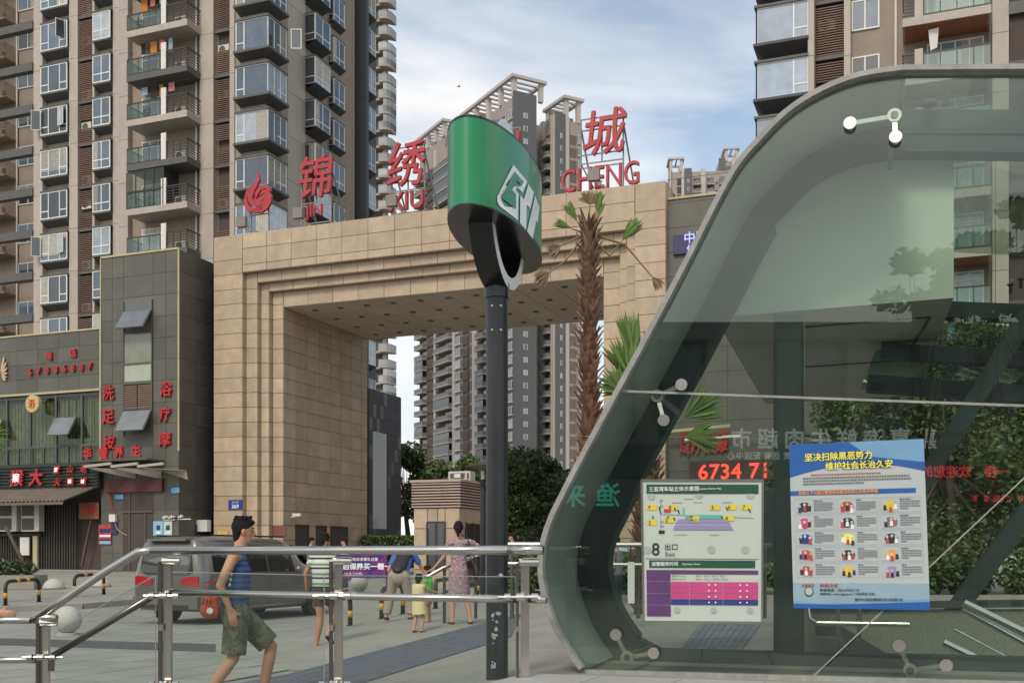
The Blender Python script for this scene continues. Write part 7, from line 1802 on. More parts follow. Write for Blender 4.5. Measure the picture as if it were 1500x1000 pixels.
def person(loc, facing, H, label, pose, outfit, skin='skin', female=False, vox=.014, child=False, group=None, name='person'):
    """facing: world angle of the walking direction, degrees anticlockwise from +x"""
    t = thing(name, loc, label, 'person', group, rz=R(facing)-pi/2)
    s = H/1.72; J = dict(BASE); J.update(pose); hs = 1.0 if not child else 1.45/1.0
    V = {k: Vector(v)*s for k, v in J.items() if k != 'look'}
    if child: V['neck'] = V['neck']-Vector((0, 0, .02))
    wS = .88 if female else 1.0
    for k in ('shR', 'shL'): V[k].x *= wS
    def r(x): return x*s*(1.0 if not female else .9)*(1.15 if child else 1)
    lk = R(J['look']); hd = V['head']; hr = s*hs*(.9 if child else 1)
    b = MB()
    ell(b, hd+Vector((0,0,.035))*hr, hd+Vector((0,0,.03))*hr, (.072*hr,.088*hr), (.070*hr,.085*hr))
    fw = Vector((-sin(lk), cos(lk), 0)); rt = Vector((cos(lk), sin(lk), 0))
    ell(b, hd+fw*.02*hr+Vector((0,0,-.02))*hr, hd+fw*.035*hr+Vector((0,0,-.065))*hr, (.056*hr,.066*hr), (.036*hr,.038*hr), rt)       # jaw
    ell(b, hd+fw*.092*hr+Vector((0,0,.012))*hr, hd+fw*.102*hr+Vector((0,0,-.018))*hr, .009*hr, .0125*hr)                                # nose
    ell(b, hd+fw*.083*hr+Vector((0,0,-.05))*hr, hd+fw*.085*hr+Vector((0,0,-.052))*hr, (.022*hr,.012*hr), (.022*hr,.012*hr), rt)
    for q in (1, -1): ell(b, hd+rt*(q*.074*hr)+Vector((0,0,.018))*hr-fw*.005*hr, hd+rt*(q*.076*hr)+Vector((0,0,-.018))*hr, (.010*hr,.020*hr), (.008*hr,.012*hr), rt)
    ell(b, V['neck']-Vector((0,0,.05*s)), hd+Vector((0,-.01*s,-.05*hr)), r(.060), r(.056))
    cw, cd = (.150, .098) if not female else (.125, .09)
    ell(b, V['chest'], V['neck']+Vector((0,0,-.08*s)), (r(cw), r(cd)), (r(cw*.72), r(.072)), (1,0,0))
    ell(b, V['pel'], V['chest'], (r(.135 if not female else .155), r(.100)), (r(cw*.95), r(cd*.98)), (1,0,0))
    for S_ in 'RL':
        sh, el_, wr = V['sh'+S_], V['el'+S_], V['wr'+S_]; q = 1 if S_ == 'R' else -1
        ell(b, V['neck']-Vector((0,0,.06*s)), sh, r(.055), r(.052)); ell(b, sh, el_, r(.050), r(.037)); ell(b, el_, wr, r(.036), r(.024))
        d = (wr-el_).normalized(); hd_ = J.get('hand'+S_); d2 = Vector(hd_).normalized() if hd_ else (d+Vector((0,.25,-.1))).normalized()
        side = d2.cross(Vector((1,0,0))).normalized() if abs(d2.x) < .8 else Vector((0,1,0)); k_ = s*1.0
        ell(b, wr, wr+d2*.075*k_, (.034*k_,.017*k_), (.040*k_,.016*k_), side)
        cu = (d2*.8-Vector((q*.5,0,0))).normalized()
        for i, L_ in enumerate((.066, .076, .072, .056)):
            o_ = side*((i-1.5)*.021*k_); p0 = wr+d2*.082*k_+o_; p1 = p0+(d2*.9-Vector((q*.15,0,0))).normalized()*L_*.5*k_; p2 = p1+cu*L_*.5*k_
            ell(b, p0, p1, .0095*k_, .009*k_, n=8); ell(b, p1, p2, .009*k_, .0075*k_, n=8)
        th = wr+d2*.02*k_-side*.03*k_; ell(b, th, th+(d2*.7-side*.75).normalized()*.055*k_, .012*k_, .009*k_, n=8)
        hp, kn, an = V['hip'+S_], V['kn'+S_], V['an'+S_]
        ell(b, hp, kn, r(.082 if not female else .085), r(.054)); ell(b, kn, kn.lerp(an, .3), r(.052), r(.056)); ell(b, kn.lerp(an, .3), an, r(.056), r(.036))
        ft = J.get('ft'+S_); fd_ = Vector(ft).normalized() if ft else Vector((q*.15, 1, -.22)).normalized()
        ell(b, an+Vector((0,-.02*s,-.035*s)), an+fd_*.15*s+Vector((0,0,-.03*s)), (r(.036), r(.032)), (r(.042), r(.018)), (1,0,0))
    fuse(b, 'body', M[skin], t, vox)
    # face
    for q in (1, -1):
        e = MB(); e.ball(tuple(hd+fw*.088*hr+rt*(q*.030*hr)+Vector((0,0,.018*hr))), .010*hr, 8, 6, (1.2,.6,.6)); e.build('eye', M['eye'], t)
        e = MB(); e.beam(hd+fw*.092*hr+rt*(q*.015*hr)+Vector((0,0,.040*hr)), hd+fw*.084*hr+rt*(q*.048*hr)+Vector((0,0,.042*hr)), .006*hr, .008*hr); e.build('eyebrow', M['hair'], t)
    e = MB(); e.ball(tuple(hd+fw*.098*hr+Vector((0,0,-.050*hr))), .02*hr, 8, 6, (.9,.3,.28)); e.build('mouth', M['lip'], t)
    # hair
    h = MB(); hk = outfit.get('hair', 'short')
    ell(h, hd+Vector((0,0,.058*hr))-fw*.012*hr, hd+Vector((0,0,.065*hr))-fw*.012*hr, (.081*hr,.094*hr), (.078*hr,.090*hr), rt)
    ell(h, hd-fw*.045*hr+Vector((0,0,.06*hr)), hd-fw*.052*hr+Vector((0,0,-.035*hr)), (.074*hr,.056*hr), (.058*hr,.040*hr), rt)
    for q in (1, -1): ell(h, hd+rt*(q*.064*hr)+Vector((0,0,.05*hr))-fw*.02*hr, hd+rt*(q*.068*hr)+Vector((0,0,.012*hr))-fw*.03*hr, .024*hr, .016*hr)
    ell(h, hd+fw*.055*hr+Vector((0,0,.098*hr)), hd+fw*.065*hr+Vector((0,0,.095*hr)), (.058*hr,.030*hr), (.055*hr,.024*hr), rt)
    if hk == 'short':
        rq = random.Random(3)
        for i in range(26):
            a = rq.uniform(0, 6.28); q = hd+Vector((0,0,.115*hr))+rt*cos(a)*.05*hr+fw*sin(a)*.06*hr-fw*.01*hr; ell(h, q, q+Vector((rq.uniform(-.02,.02), rq.uniform(-.02,.02), .03))*hr+fw*.012*hr, .022*hr, .009*hr, n=6)
    if hk == 'tied': ell(h, hd-fw*.09*hr+Vector((0,0,.02*hr)), hd-fw*.115*hr+Vector((0,0,-.11*hr)), .036*hr, .022*hr); ell(h, hd-fw*.08*hr+Vector((0,0,.03*hr)), hd-fw*.10*hr+Vector((0,0,.0*hr)), .045*hr, .04*hr)
    fuse(h, 'hair', M['hair'], t, vox*.75, sm=1)
    # clothes
    top = outfit.get('top')
    if top:
        c = MB(); k = outfit.get('loose', 1.0)
        lowz = outfit.get('top_len', .02)
        ell(c, V['pel']+Vector((0,0,lowz*s)), V['chest'], (r(.158)*k, r(.125)*k), (r(cw+.022)*k, r(cd+.025)*k), (1,0,0), flat1=True)
        ell(c, V['chest'], V['neck']+Vector((0,-.005,-.085*s)), (r(cw+.022)*k, r(cd+.025)*k), (r(cw*.80), r(.085)), (1,0,0))
        sl_ = outfit.get('sleeve', .55)
        for S_ in 'RL':
            sh, el_ = V['sh'+S_], V['el'+S_]
            if sl_ > 0: ell(c, V['neck']-Vector((0,0,.065*s)), sh, r(.062), r(.064)); ell(c, sh, sh.lerp(el_, sl_), r(.064), r(.062), flat2=True)
            else: ell(c, V['neck']-Vector((0,0,.08*s)), sh*.8+V['neck']*.2-Vector((0,0,.03*s)), r(.058), r(.045))
        fuse(c, outfit.get('top_name', 'shirt'), outfit['top'], t, vox*.9, sm=2)
    bt = outfit.get('bottom')
    if bt:
        c = MB(); ln = outfit.get('leg', .45); fl = outfit.get('flare', 1.0)
        ell(c, V['pel']+Vector((0,0,.05*s)), V['pel']-Vector((0,0,.06*s)), (r(.148), r(.118)), (r(.158), r(.122)), (1,0,0))
        for S_ in 'RL':
            hp, kn, an = V['hip'+S_], V['kn'+S_], V['an'+S_]
            if ln <= 1: ell(c, hp, hp.lerp(kn, ln), r(.098)*fl, r(.092)*fl, flat2=True)
            else: ell(c, hp, kn, r(.100)*fl, r(.082)*fl); ell(c, kn, kn.lerp(an, ln-1), r(.082)*fl, r(.078)*fl, flat2=True)
        fuse(c, outfit.get('bottom_name', 'shorts'), outfit['bottom'], t, vox*.9, sm=2)
    if outfit.get('skirt'):
        c = MB(); z = outfit['skirt_z']*s; mid = (V['knR']+V['knL'])/2
        ell(c, V['pel']+Vector((0,0,.12*s)), V['pel']-Vector((0,0,.05*s)), (r(.13), r(.11)), (r(.19), r(.15)), (1,0,0))
        lo_ = Vector((mid.x, mid.y, z)); ell(c, V['pel']-Vector((0,0,.05*s)), lo_, (r(.19), r(.15)), (r(.215), r(.18)), (1,0,0), flat2=True)
        fuse(c, 'skirt', outfit['skirt'], t, vox*.9, sm=2)
    sh_ = outfit.get('shoes')
    if sh_:
        for S_ in 'RL':
            an = V['an'+S_]; ft = J.get('ft'+S_); q = 1 if S_ == 'R' else -1; fd_ = Vector(ft).normalized() if ft else Vector((q*.15, 1, -.22)).normalized(); c = MB()
            if sh_ == 'sandal':
                ell(c, an+Vector((0,-.03*s,-.068*s)), an+fd_*.155*s+Vector((0,0,-.045*s)), (r(.045), r(.014)), (r(.05), r(.012)), (1,0,0)); ell(c, an+fd_*.07*s+Vector((-.04*s,0,-.04*s)), an+fd_*.07*s+Vector((.04*s,0,-.04*s)), r(.014), r(.014))
                fuse(c, 'sandal', M['sandal'], t, vox*.7, sm=1)
            else:
                ell(c, an+Vector((0,-.03*s,-.045*s)), an+fd_*.16*s+Vector((0,0,-.035*s)), (r(.048), r(.036)), (r(.050), r(.026)), (1,0,0)); fuse(c, 'shoe', M['shoe'], t, vox*.9, sm=1)
    return t, V
bl_stripe = stripes('blue_striped_cotton', [(0,(0.045,0.105,0.26)),(.55,(0.025,0.055,0.15))], .05)
gr_stripe = stripes('green_white_navy_stripe', [(0,(0.55,0.56,0.52)),(.25,(0.03,0.03,0.05)),(.45,(0.55,0.56,0.52)),(.62,(0.10,0.24,0.10)),(.85,(0.50,0.53,0.48))], .145)
camo = spots('olive_camouflage', [(0.05,0.055,0.035),(0.10,0.11,0.075),(0.075,0.085,0.05),(0.14,0.145,0.105)], 14)
floral = spots('floral_print', [(0.10,0.08,0.12),(0.32,0.27,0.30),(0.42,0.16,0.16),(0.17,0.16,0.24),(0.44,0.38,0.38)], 26)
khaki = mat('khaki_trousers', (0.30,0.255,0.20), .9, bump=.6, bscale=9); blue_sh = mat('blue_shirt', (0.055,0.13,0.42), .85, bump=.6, bscale=9); yel_dr = mat('pale_yellow_dress', (0.62,0.55,0.30), .85); dark_sh = mat('dark_plum_shorts', (0.05,0.035,0.04), .9); green_t = mat('bright_green_shirt', (0.10,0.50,0.06), .85)
grey_t = mat('grey_shirt', (0.16,0.17,0.18), .9); jeans = mat('dark_jeans', (0.03,0.04,0.07), .9); white_t = mat('white_blue_shirt', (0.45,0.48,0.58), .9); M['bag_red'] = mat('red_pouch', (0.50,0.06,0.025), .6, var=.15, scale=15); M['bag_black'] = mat('black_bag', (0.015,0.014,0.014), .55, var=.3, scale=15); pink_t = mat('pink_top', (0.45,0.22,0.2), .85)
# 1 man in the blue striped tank top
d = 9.75; x = (347-CX)/F*d
man, V = person((x, d, 0.0), 14, 1.76, 'man in a blue striped tank top and camouflage shorts striding past the railing', dict(
    head=(0,.055,1.60), neck=(0,.01,1.43), chest=(0,.0,1.24), pel=(0,-.02,.93),
    shR=(.17,-.03,1.385), elR=(.235,-.14,1.14), wrR=(.22,-.05,.92), handR=(0,.25,-1), shL=(-.17,.03,1.385), elL=(-.21,.0,1.11), wrL=(-.18,.06,.90),
    hipR=(.09,0,.89), knR=(.10,-.03,.50), anR=(.11,-.28,.16), ftR=(0.1,.8,-.6), hipL=(-.09,0,.89), knL=(-.09,.30,.58), anL=(-.09,.22,.14)),
    dict(top=bl_stripe, top_name='tank_top', sleeve=0, top_len=.02, bottom=camo, leg=.92, flare=1.16, shoes='sandal', loose=1.0), vox=.0095)
mw = wm(man).inverted()
s_ = 1.76/1.72; c = MB(); hip = Vector((.165, -.20, .995)); ell(c, hip+Vector((0,-.02,.07)), hip+Vector((.015,-.035,-.06)), (.04,.065), (.042,.085), (1,0,0)); po_ = fuse(c, 'pouch', M['bag_red'], man, .008, sm=2)
ro_ = thing('x', (0,0,0)) if False else None
q = MB().lathe([(.028, 0), (.028, .006)], 14); q.v = [(hip.x+.062+z, hip.y-.03+x_, hip.z-.05+y) for x_, y, z in q.v]; q.build('badge', M['white_print'], man)
q = MB()
for i in range(3): q.beam((hip.x+.062, hip.y-.075+.03*i, hip.z+.06), (hip.x+.078, hip.y-.09+.03*i, hip.z+.0), .006, .008)
q.build('pouch_piping', M['bag_black'], man)
strap = MB().tube([hip+Vector((.02,.02,.09)), Vector((.185,-.06,1.20)), Vector((.15,-.02,1.36)), Vector((.07,.0,1.49)), Vector((-.03,.0,1.47)), Vector((-.12,-.08,1.33)), Vector((-.10,-.14,1.15)), Vector((.05,-.17,1.05)), hip+Vector((-.02,-.02,.06))], .011, 6)
strap.build('strap', M['bag_black'], man); q = MB()
for i in range(7): z = 1.16+i*.045; q.beam((.197-.006*i, -.062+.007*i, z), (.197-.006*i, -.058+.007*i, z+.028), .008, .018)
q.build('strap_print', M['white_print'], man)
# 2 man in the green, white and navy striped shirt
p = onground(473, 951); p = P(473, 951, 16.0); p.z = 0.02
person(p, 62, 1.70, 'man in a green white and navy striped polo shirt and dark shorts walking away', dict(shR=(.18,0,1.385), elR=(.27,.0,1.13), wrR=(.25,.12,.93), elL=(-.28,-.06,1.14), wrL=(-.31,-.0,.93), knR=(.09,.16,.52), anR=(.09,.02,.26), ftR=(0,.6,-.8), knL=(-.07,.03,.48), look=-25),
    dict(top=gr_stripe, top_name='polo_shirt', sleeve=.55, bottom=dark_sh, leg=.55, shoes='sandal', loose=1.08), vox=.012, skin='skin_tan')
# 3 man in the blue shirt with the black backpack, bending over the child
pb = onground(586, 908)
bm, V = person(pb, 82, 1.68, 'man in a blue shirt with a black backpack bending beside the toddler', dict(pel=(0,-.10,.86), chest=(.02,.14,1.10), neck=(.05,.30,1.20), head=(.08,.40,1.26),
    shR=(.22,.24,1.20), elR=(.34,.34,.98), wrR=(.42,.36,.80), shL=(-.16,.22,1.18), elL=(-.26,.16,.93), wrL=(-.22,.28,.74), hipR=(.10,-.09,.84), knR=(.17,.0,.46), anR=(.21,-.05,.085), hipL=(-.10,-.09,.84), knL=(-.18,.0,.46), anL=(-.25,-.05,.085)),
    dict(top=blue_sh, sleeve=.6, bottom=khaki, bottom_name='trousers', leg=1.9, flare=1.05, shoes='shoe', loose=1.05), vox=.014)
c = MB(); ell(c, (.0,-.10,.97), (.05,.13,1.20), (.15,.085), (.13,.07), (1,0,0)); ell(c, (.0,-.16,.93), (.03,-.02,1.05), (.11,.07), (.11,.06), (1,0,0)); fuse(c, 'backpack', M['bag_black'], bm, .014, sm=3)
for q in (1, -1): MB().tube([(.04+q*.13, .10, 1.20), (.05+q*.16, .24, 1.27), (.04+q*.15, .34, 1.16), (q*.17, .16, .98), (q*.12, -.04, .93)], .02, 6).build('shoulder_strap', M['bag_black'], bm)
# 4 toddler in the yellow dress
pk = onground(613, 925); pk.z = lz(pk.x, pk.y)
person(pk, 50, .90, 'toddler in a pale yellow dress between the bending man and the woman', dict(head=(0,.02,1.52), shR=(.17,0,1.34), elR=(.24,.18,1.24), wrR=(.28,.38,1.18), shL=(-.17,0,1.34), elL=(-.25,.0,1.1), wrL=(-.26,.10,.95), knR=(.10,.08,.42), anR=(.12,.0,.085), knL=(-.08,-.02,.42), anL=(-.06,-.14,.085), look=15),
    dict(top=yel_dr, top_name='dress_top', sleeve=.25, skirt=yel_dr, skirt_z=.52, bottom=grey_t, leg=.7, shoes='sandal', loose=1.15), vox=.011, child=True)
# 5 woman in the floral dress
pw = P(672, 914, 17.5); pw.z = lz(pw.x, pw.y)+.0
wo, V = person(pw, 100, 1.66, 'woman in a floral dress with her hair tied, black handbag at her side', dict(look=-12, shL=(-.175,0,1.375), elL=(-.26,.02,1.12), wrL=(-.42,.12,.93), handL=(-.8,.3,-.4), shR=(.175,0,1.385), elR=(.32,-.02,1.33), wrR=(.20,.14,1.36), handR=(-.6,.5,.2), knR=(.12,.03,.48), anR=(.19,-.06,.085), knL=(-.10,.04,.48), anL=(-.11,-.02,.085)),
    dict(top=floral, top_name='dress_top', sleeve=.7, skirt=floral, skirt_z=.50, shoes='sandal', hair='tied', loose=1.0), vox=.012, female=True)
c = MB(); ell(c, (.26,-.08,.92), (.27,-.10,.80), (.045,.10), (.05,.12), (1,0,0)); fuse(c, 'handbag', M['bag_black'], wo, .012); MB().tube([(.26,-.12,.92), (.22,-.12,1.15), (.12,-.07,1.42), (.02,.0,1.46), (.03,.08,1.42), (.16,.10,1.2), (.26,-.02,.92)], .011, 6).build('bag_strap', M['bag_black'], wo)
# 6 small child in a green shirt
p = P(627, 900, 18.2); p.z = lz(p.x, p.y)
person(p, 160, .92, 'small child in a bright green shirt half hidden behind the toddler', dict(elR=(.25,.16,1.2), wrR=(.2,.3,1.1)), dict(top=green_t, sleeve=.5, bottom=pink_t, leg=.8, loose=1.1), vox=.014, child=True)
# 7, 8 far people
p = onground(505, 865); p.z = lz(p.x, p.y); person(p, 200, 1.62, 'distant person in a white and blue top walking near the gate opening', {}, dict(top=white_t, bottom=jeans, bottom_name='trousers', leg=1.9, shoes='shoe'), vox=.02)
p = P(752, 860, 27.0); p.z = lz(p.x, p.y); person(p, 170, 1.68, 'distant person in pink behind the handrail right of the black post', {}, dict(top=pink_t, bottom=jeans, bottom_name='trousers', leg=1.9, shoes='shoe', hair='tied'), vox=.02, female=True)
p = P(903, 880, 16.5); p.z = .40; person(p, 150, 1.30, 'man in grey standing behind the far railing, seen through the curved glass', dict(look=20), dict(top=grey_t, bottom=jeans, bottom_name='trousers', leg=1.9, shoes='shoe'), vox=.016)
p = P(455, 860, 33.0); p.z = gz(33)+.05; person(p, 10, 1.6, 'distant pedestrian beyond the van roof in front of the gate doors', {}, dict(top=grey_t, bottom=jeans, bottom_name='trousers', leg=1.9, shoes='shoe'), vox=.022)
# 9 the passer-by whose hand holds the rail at the left edge
d = rd(10); p = P(-62, HY, d); p.z = 0.0
person(p+Vector((0, .18, -.0)), 5, 1.70, 'person at the left edge, only the hand gripping the steel rail in view', dict(shR=(.17,.03,1.385), elR=(.17,.14,1.10), wrR=(.16,.35,.905), handR=(0,1,-.12), shL=(-.17,0,1.385)), dict(top=grey_t, sleeve=.5, bottom=jeans, bottom_name='trousers', leg=1.9, shoes='shoe'), vox=.0085)
# ================================================================ trees, hedge, palms, kiosk, lamp, banner
def leaves(m_, c, rx, rz_, n, size, rnd_, ry_=None):
    ry_ = ry_ or rx
    for _ in range(n):
        while True:
            x, y, z = rnd_.uniform(-1,1), rnd_.uniform(-1,1), rnd_.uniform(-1,1); q = x*x+y*y+z*z
            if .12 < q <= 1: break
        p = Vector((c[0]+x*rx, c[1]+y*ry_, c[2]+z*rz_)); a = Vector((rnd_.gauss(0,1), rnd_.gauss(0,1), rnd_.gauss(0,.7))).normalized(); b_ = a.cross(Vector((rnd_.gauss(0,1), rnd_.gauss(0,1), rnd_.gauss(0,1)))).normalized(); s_ = size*rnd_.uniform(.6, 1.4)
        m_.poly([p-a*s_, p+b_*s_*.5, p+a*s_, p-b_*s_*.5])
def tree(p, h, r, label, seed, mt='leaf', trunk_r=.16, n=9000, size=.12, crown=(.38, 1.0), clumps=26, group=None, name='tree'):
    rnd_ = random.Random(seed); t = thing(name, p, label, 'tree', group)
    tm_ = MB(); top = Vector((rnd_.uniform(-.3,.3), rnd_.uniform(-.3,.3), h*.72)); tm_.tube([(0,0,-.1), (rnd_.uniform(-.1,.1), 0, h*.25), top*.7, top], [trunk_r*1.3, trunk_r, trunk_r*.7, trunk_r*.25], 10)
    lf = MB(); z0_, z1_ = h*crown[0], h*crown[1]
    for i in range(clumps):
        f_ = rnd_.random()**.8; z = z0_+(z1_-z0_)*f_; prof = sin(pi*min(.95, .18+.75*f_))**.8; a = rnd_.uniform(0, 2*pi); q = r*prof*rnd_.uniform(.35, .88); c = Vector((q*cos(a), q*sin(a), z)); cr_ = r*rnd_.uniform(.24, .42)
        leaves(lf, c, cr_, cr_*.75, n//clumps, size, rnd_)
        s0 = top*rnd_.uniform(.45, .9); tm_.tube([s0, s0.lerp(c, .5)+Vector((0,0,-.2)), c], [trunk_r*.35, trunk_r*.2, trunk_r*.06], 6)
    tm_.build('trunk', M['bark'], t, smooth=True); lf.build('crown', M[mt], t)
    return t
def gp_(px, Y_, off=0): p = P(px, HY, Y_); p.z = gz(Y_)+off; return p
tree(gp_(597, 62), 6.6, 2.3, 'dark tree standing against the dark annex wall, seen through the gate', 1, 'leaf_dark', n=9000, size=.12)
tree(gp_(640, 75), 7.2, 2.1, 'mid green tree behind the kiosk roof with the far towers above', 2, 'leaf', n=7000, size=.14)
tree(gp_(748, 66), 7.3, 2.0, 'tall light green tree just right of the black sign post', 3, 'leaf', n=12000, size=.13, crown=(.2, 1))
tree(gp_(776, 52), 5.3, 2.5, 'dense round dark green tree right of the sign post under the far towers', 4, 'leaf_dark', n=22000, size=.10, crown=(.06, 1), clumps=40)
tree(gp_(820, 60), 5.0, 2.6, 'dark bushy tree touching the left curve of the glass entrance', 5, 'leaf_dark', n=16000, size=.12, crown=(.06, 1), clumps=34)
tree(gp_(690, 84), 8.0, 2.4, 'pale feathery tree behind the kiosk and lamp', 6, 'leaf_light', n=9000, size=.16)
for i, (px, Y_, h, r, mt) in enumerate(((1290, 30, 6.8, 3.2, 'leaf'), (1400, 27, 6.5, 3.0, 'leaf'), (1500, 31, 7.6, 3.6, 'leaf_dark'), (1600, 25, 6.8, 3.0, 'leaf'))):
    tree(gp_(px, Y_), h, r, ['leafy tree behind the poster, seen through the glass entrance', 'bright leafy tree behind the sloping beam of the glass entrance', 'dark tree at the right edge behind the glass entrance', 'leafy tree just outside the right edge'][i], 20+i, mt, n=20000, size=.075, crown=(.12, 1), clumps=40)
# hedge beside the annex
hd_ = MB(); rnd_ = random.Random(8); hA, hB = P(531, HY, 50), P(608, HY, 50); zt_h = zat(782, uat(560, 6), 6)
for _ in range(16000):
    f_ = rnd_.random(); p = hA.lerp(hB, f_); z = rnd_.uniform(.5, 1.45+(HY-783)/F*50-.05); p = Vector((p.x, p.y+rnd_.uniform(-.6,.6), z)); a = Vector((rnd_.gauss(0,1), rnd_.gauss(0,1), rnd_.gauss(0,1))).normalized(); b_ = a.cross(Vector((rnd_.gauss(0,1), rnd_.gauss(0,1), 1))).normalized(); s_ = rnd_.uniform(.05, .11); hd_.poly([p-a*s_, p+b_*s_*.6, p+a*s_, p-b_*s_*.6])
t = thing('hedge', (hA+hB)/2-Vector((0,0,EYE-.66)), 'clipped green hedge between the gate pier and the kiosk', 'hedge'); hd_.build('foliage', M['leaf'], t, world=True)
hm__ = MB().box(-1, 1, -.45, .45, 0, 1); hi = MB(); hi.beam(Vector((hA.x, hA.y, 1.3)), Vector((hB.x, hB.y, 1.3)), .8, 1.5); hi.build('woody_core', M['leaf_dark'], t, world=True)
# planting bed behind the walk
bed = thing('planting_bed', (1.5, 24, .4), 'raised planting bed with low shrubs behind the far railing', 'planting bed')
MB().box(-.2, 12, 21.6, 26, .2, .55).build('soil', M['soil'], bed, world=True); MB().box(-.35, 12.1, 21.42, 21.6, .2, .62).build('kerb', M['kerb'], bed, world=True)
rnd_ = random.Random(3)
for i in range(12): m_ = MB(); leaves(m_, (.3+i*.95, 22.7+rnd_.uniform(-.4,.8), 1.0), .6, rnd_.uniform(.35,.6), 1100, .07, rnd_); m_.build('shrub', M[('leaf','leaf_dark','leaf_light')[i % 3]], bed, world=True)
# palms: trunk wrapped in old leaf bases, few fans on top
M['boot'] = mat('dry_leaf_base', (0.165,0.088,0.05), .85, var=.4, scale=6, rnd=.15, island=True, isl_amt=.35, bump=.3, bscale=50); M['fan_green'] = leafmat('palm_fan_green', (0.09,0.155,0.03), .3); M['fan_dry'] = leafmat('palm_fan_dry', (0.17,0.10,0.055), .3); M['stalk'] = mat('palm_stalk', (0.16,0.14,0.05), .6, var=.3); M['stalk_dry'] = mat('dry_palm_stalk', (0.22,0.12,0.07), .7, var=.3)
def fan(t, base, tip, r, spread, mt, folded=1.0, n=22, stalk='stalk', sag=.0, normal=None, mid=None):
    base = Vector(base); tip = Vector(tip); pts = [base, (Vector(mid) if mid else base.lerp(tip, .5)+Vector((0,0,sag))), tip]
    o = MB().tube(pts, [.026, .018, .012], 6).build('stalk', M[stalk], t, world=True)
    d = (tip-pts[1]).normalized(); nn = Vector(normal) if normal else Vector((0,-1,.2)); x = d.cross(nn).normalized(); m_ = MB(); rq = random.Random(int(abs(tip.x*1000)))
    for i in range(n):
        a = (i/(n-1)-.5)*spread; L_ = r*(.75+.25*cos(a))*rq.uniform(.85, 1.08); dr = (d*cos(a)+x*sin(a)+nn*rq.uniform(-.12,.12)).normalized(); w_ = r*.055*folded; sd2 = dr.cross(nn).normalized()
        e_ = tip+dr*L_+Vector((0,0,-.10*L_*rq.random())); md_ = tip+dr*L_*.55; m_.poly([tip, md_+sd2*w_+nn*w_*.4, e_, md_]); m_.poly([tip, md_, e_, md_-sd2*w_+nn*w_*.4])
    m_.build('fan_leaf', M[mt], t, world=True); return o
def palm_trunk(t, D_, px, ytop, zb, r=.178, seed=1):
    rq = random.Random(seed); c = P(px, HY, D_); zt = EYE+(HY-ytop)/F*D_
    MB().tube([(c.x, c.y, zb), (c.x+.02, c.y, (zb+zt)/2), (c.x, c.y, zt)], [r*1.0, r*.82, r*.55], 16).build('trunk', M['boot'], t, world=True, smooth=True)
    z = zb+.1; k = 0; rings = []
    while z < zt+.1:
        n_ = 9
        for i in range(n_):
            a = 2*pi*(i+.5*(k % 2))/n_+rq.uniform(-.08,.08); f_ = (z-zb)/(zt-zb); rr = r*(1-.42*f_); o_ = Vector((cos(a), sin(a), 0)); s_ = Vector((-sin(a), cos(a), 0)); p0 = Vector((c.x, c.y, z))+o_*rr*.86
            L_ = rq.uniform(.17, .27)*(1.0 if f_ < .9 else 1.2); w_ = rr*.40; out = rq.uniform(.08, .19); lean = rq.uniform(-.10, .10)
            q = [p0-s_*w_, p0+s_*w_, p0+UP*L_*.55+s_*(w_*.55+lean*.3)+o_*out*.55, p0+UP*L_+s_*lean+o_*out, p0+UP*L_*.55-s_*(w_*.55-lean*.3)+o_*out*.55]
            m_ = MB(); m_.prism(q, -o_*.03); rings.append((z, m_))
        z += .135; k += 1
    rings.sort(key=lambda q: -q[0])
    for i, (z, m_) in enumerate(rings[:300]): m_.build('leaf_base', M['boot'], t, world=True)
    if len(rings) > 300:
        mm_ = MB()
        for z, m_ in rings[300:]: o_ = len(mm_.v); mm_.v += m_.v; mm_.f += [tuple(i+o_ for i in f) for f in m_.f]; mm_.m += m_.m
        mm_.build('lower_leaf_bases', M['boot'], t, world=True, kind='stuff')
    return c, zt
D_ = 19.5; pc = P(863, HY, D_); palm = thing('palm_tree', (pc.x, pc.y, .4), 'shaggy fan palm with few green leaves in front of the gate pier', 'palm tree')
palm_trunk(palm, D_, 863, 338, .4)
bp = lambda x, y, dd=0: P(x, y, D_+dd)
for (b0, t0, r, sp, mt, st__, kw) in (
    ((862,345), (864,300), .30, 2.4, 'fan_dry', 'stalk', dict(folded=1.6)), ((866,345), (873,312), .42, .45, 'fan_green', 'stalk', {}), ((858,345), (846,325), .42, .5, 'fan_green', 'stalk', {}), ((855,342), (838,335), .35, .5, 'fan_green', 'stalk', {}), ((868,345), (875,322), .35, .3, 'fan_green', 'stalk', {}),
     ((858,342), (822,360), .30, 1.3, 'fan_dry', 'stalk_dry', dict(folded=1.5)), ((872,340), (912,358), .0001, .5, 'fan_green', 'stalk', {})):
    if r < .001: continue
    fan(palm, bp(*b0), bp(*t0), r, sp, mt, stalk=st__, **kw)
fan(palm, bp(870,342), bp(905,352), .0, .1, 'fan_green') if False else None
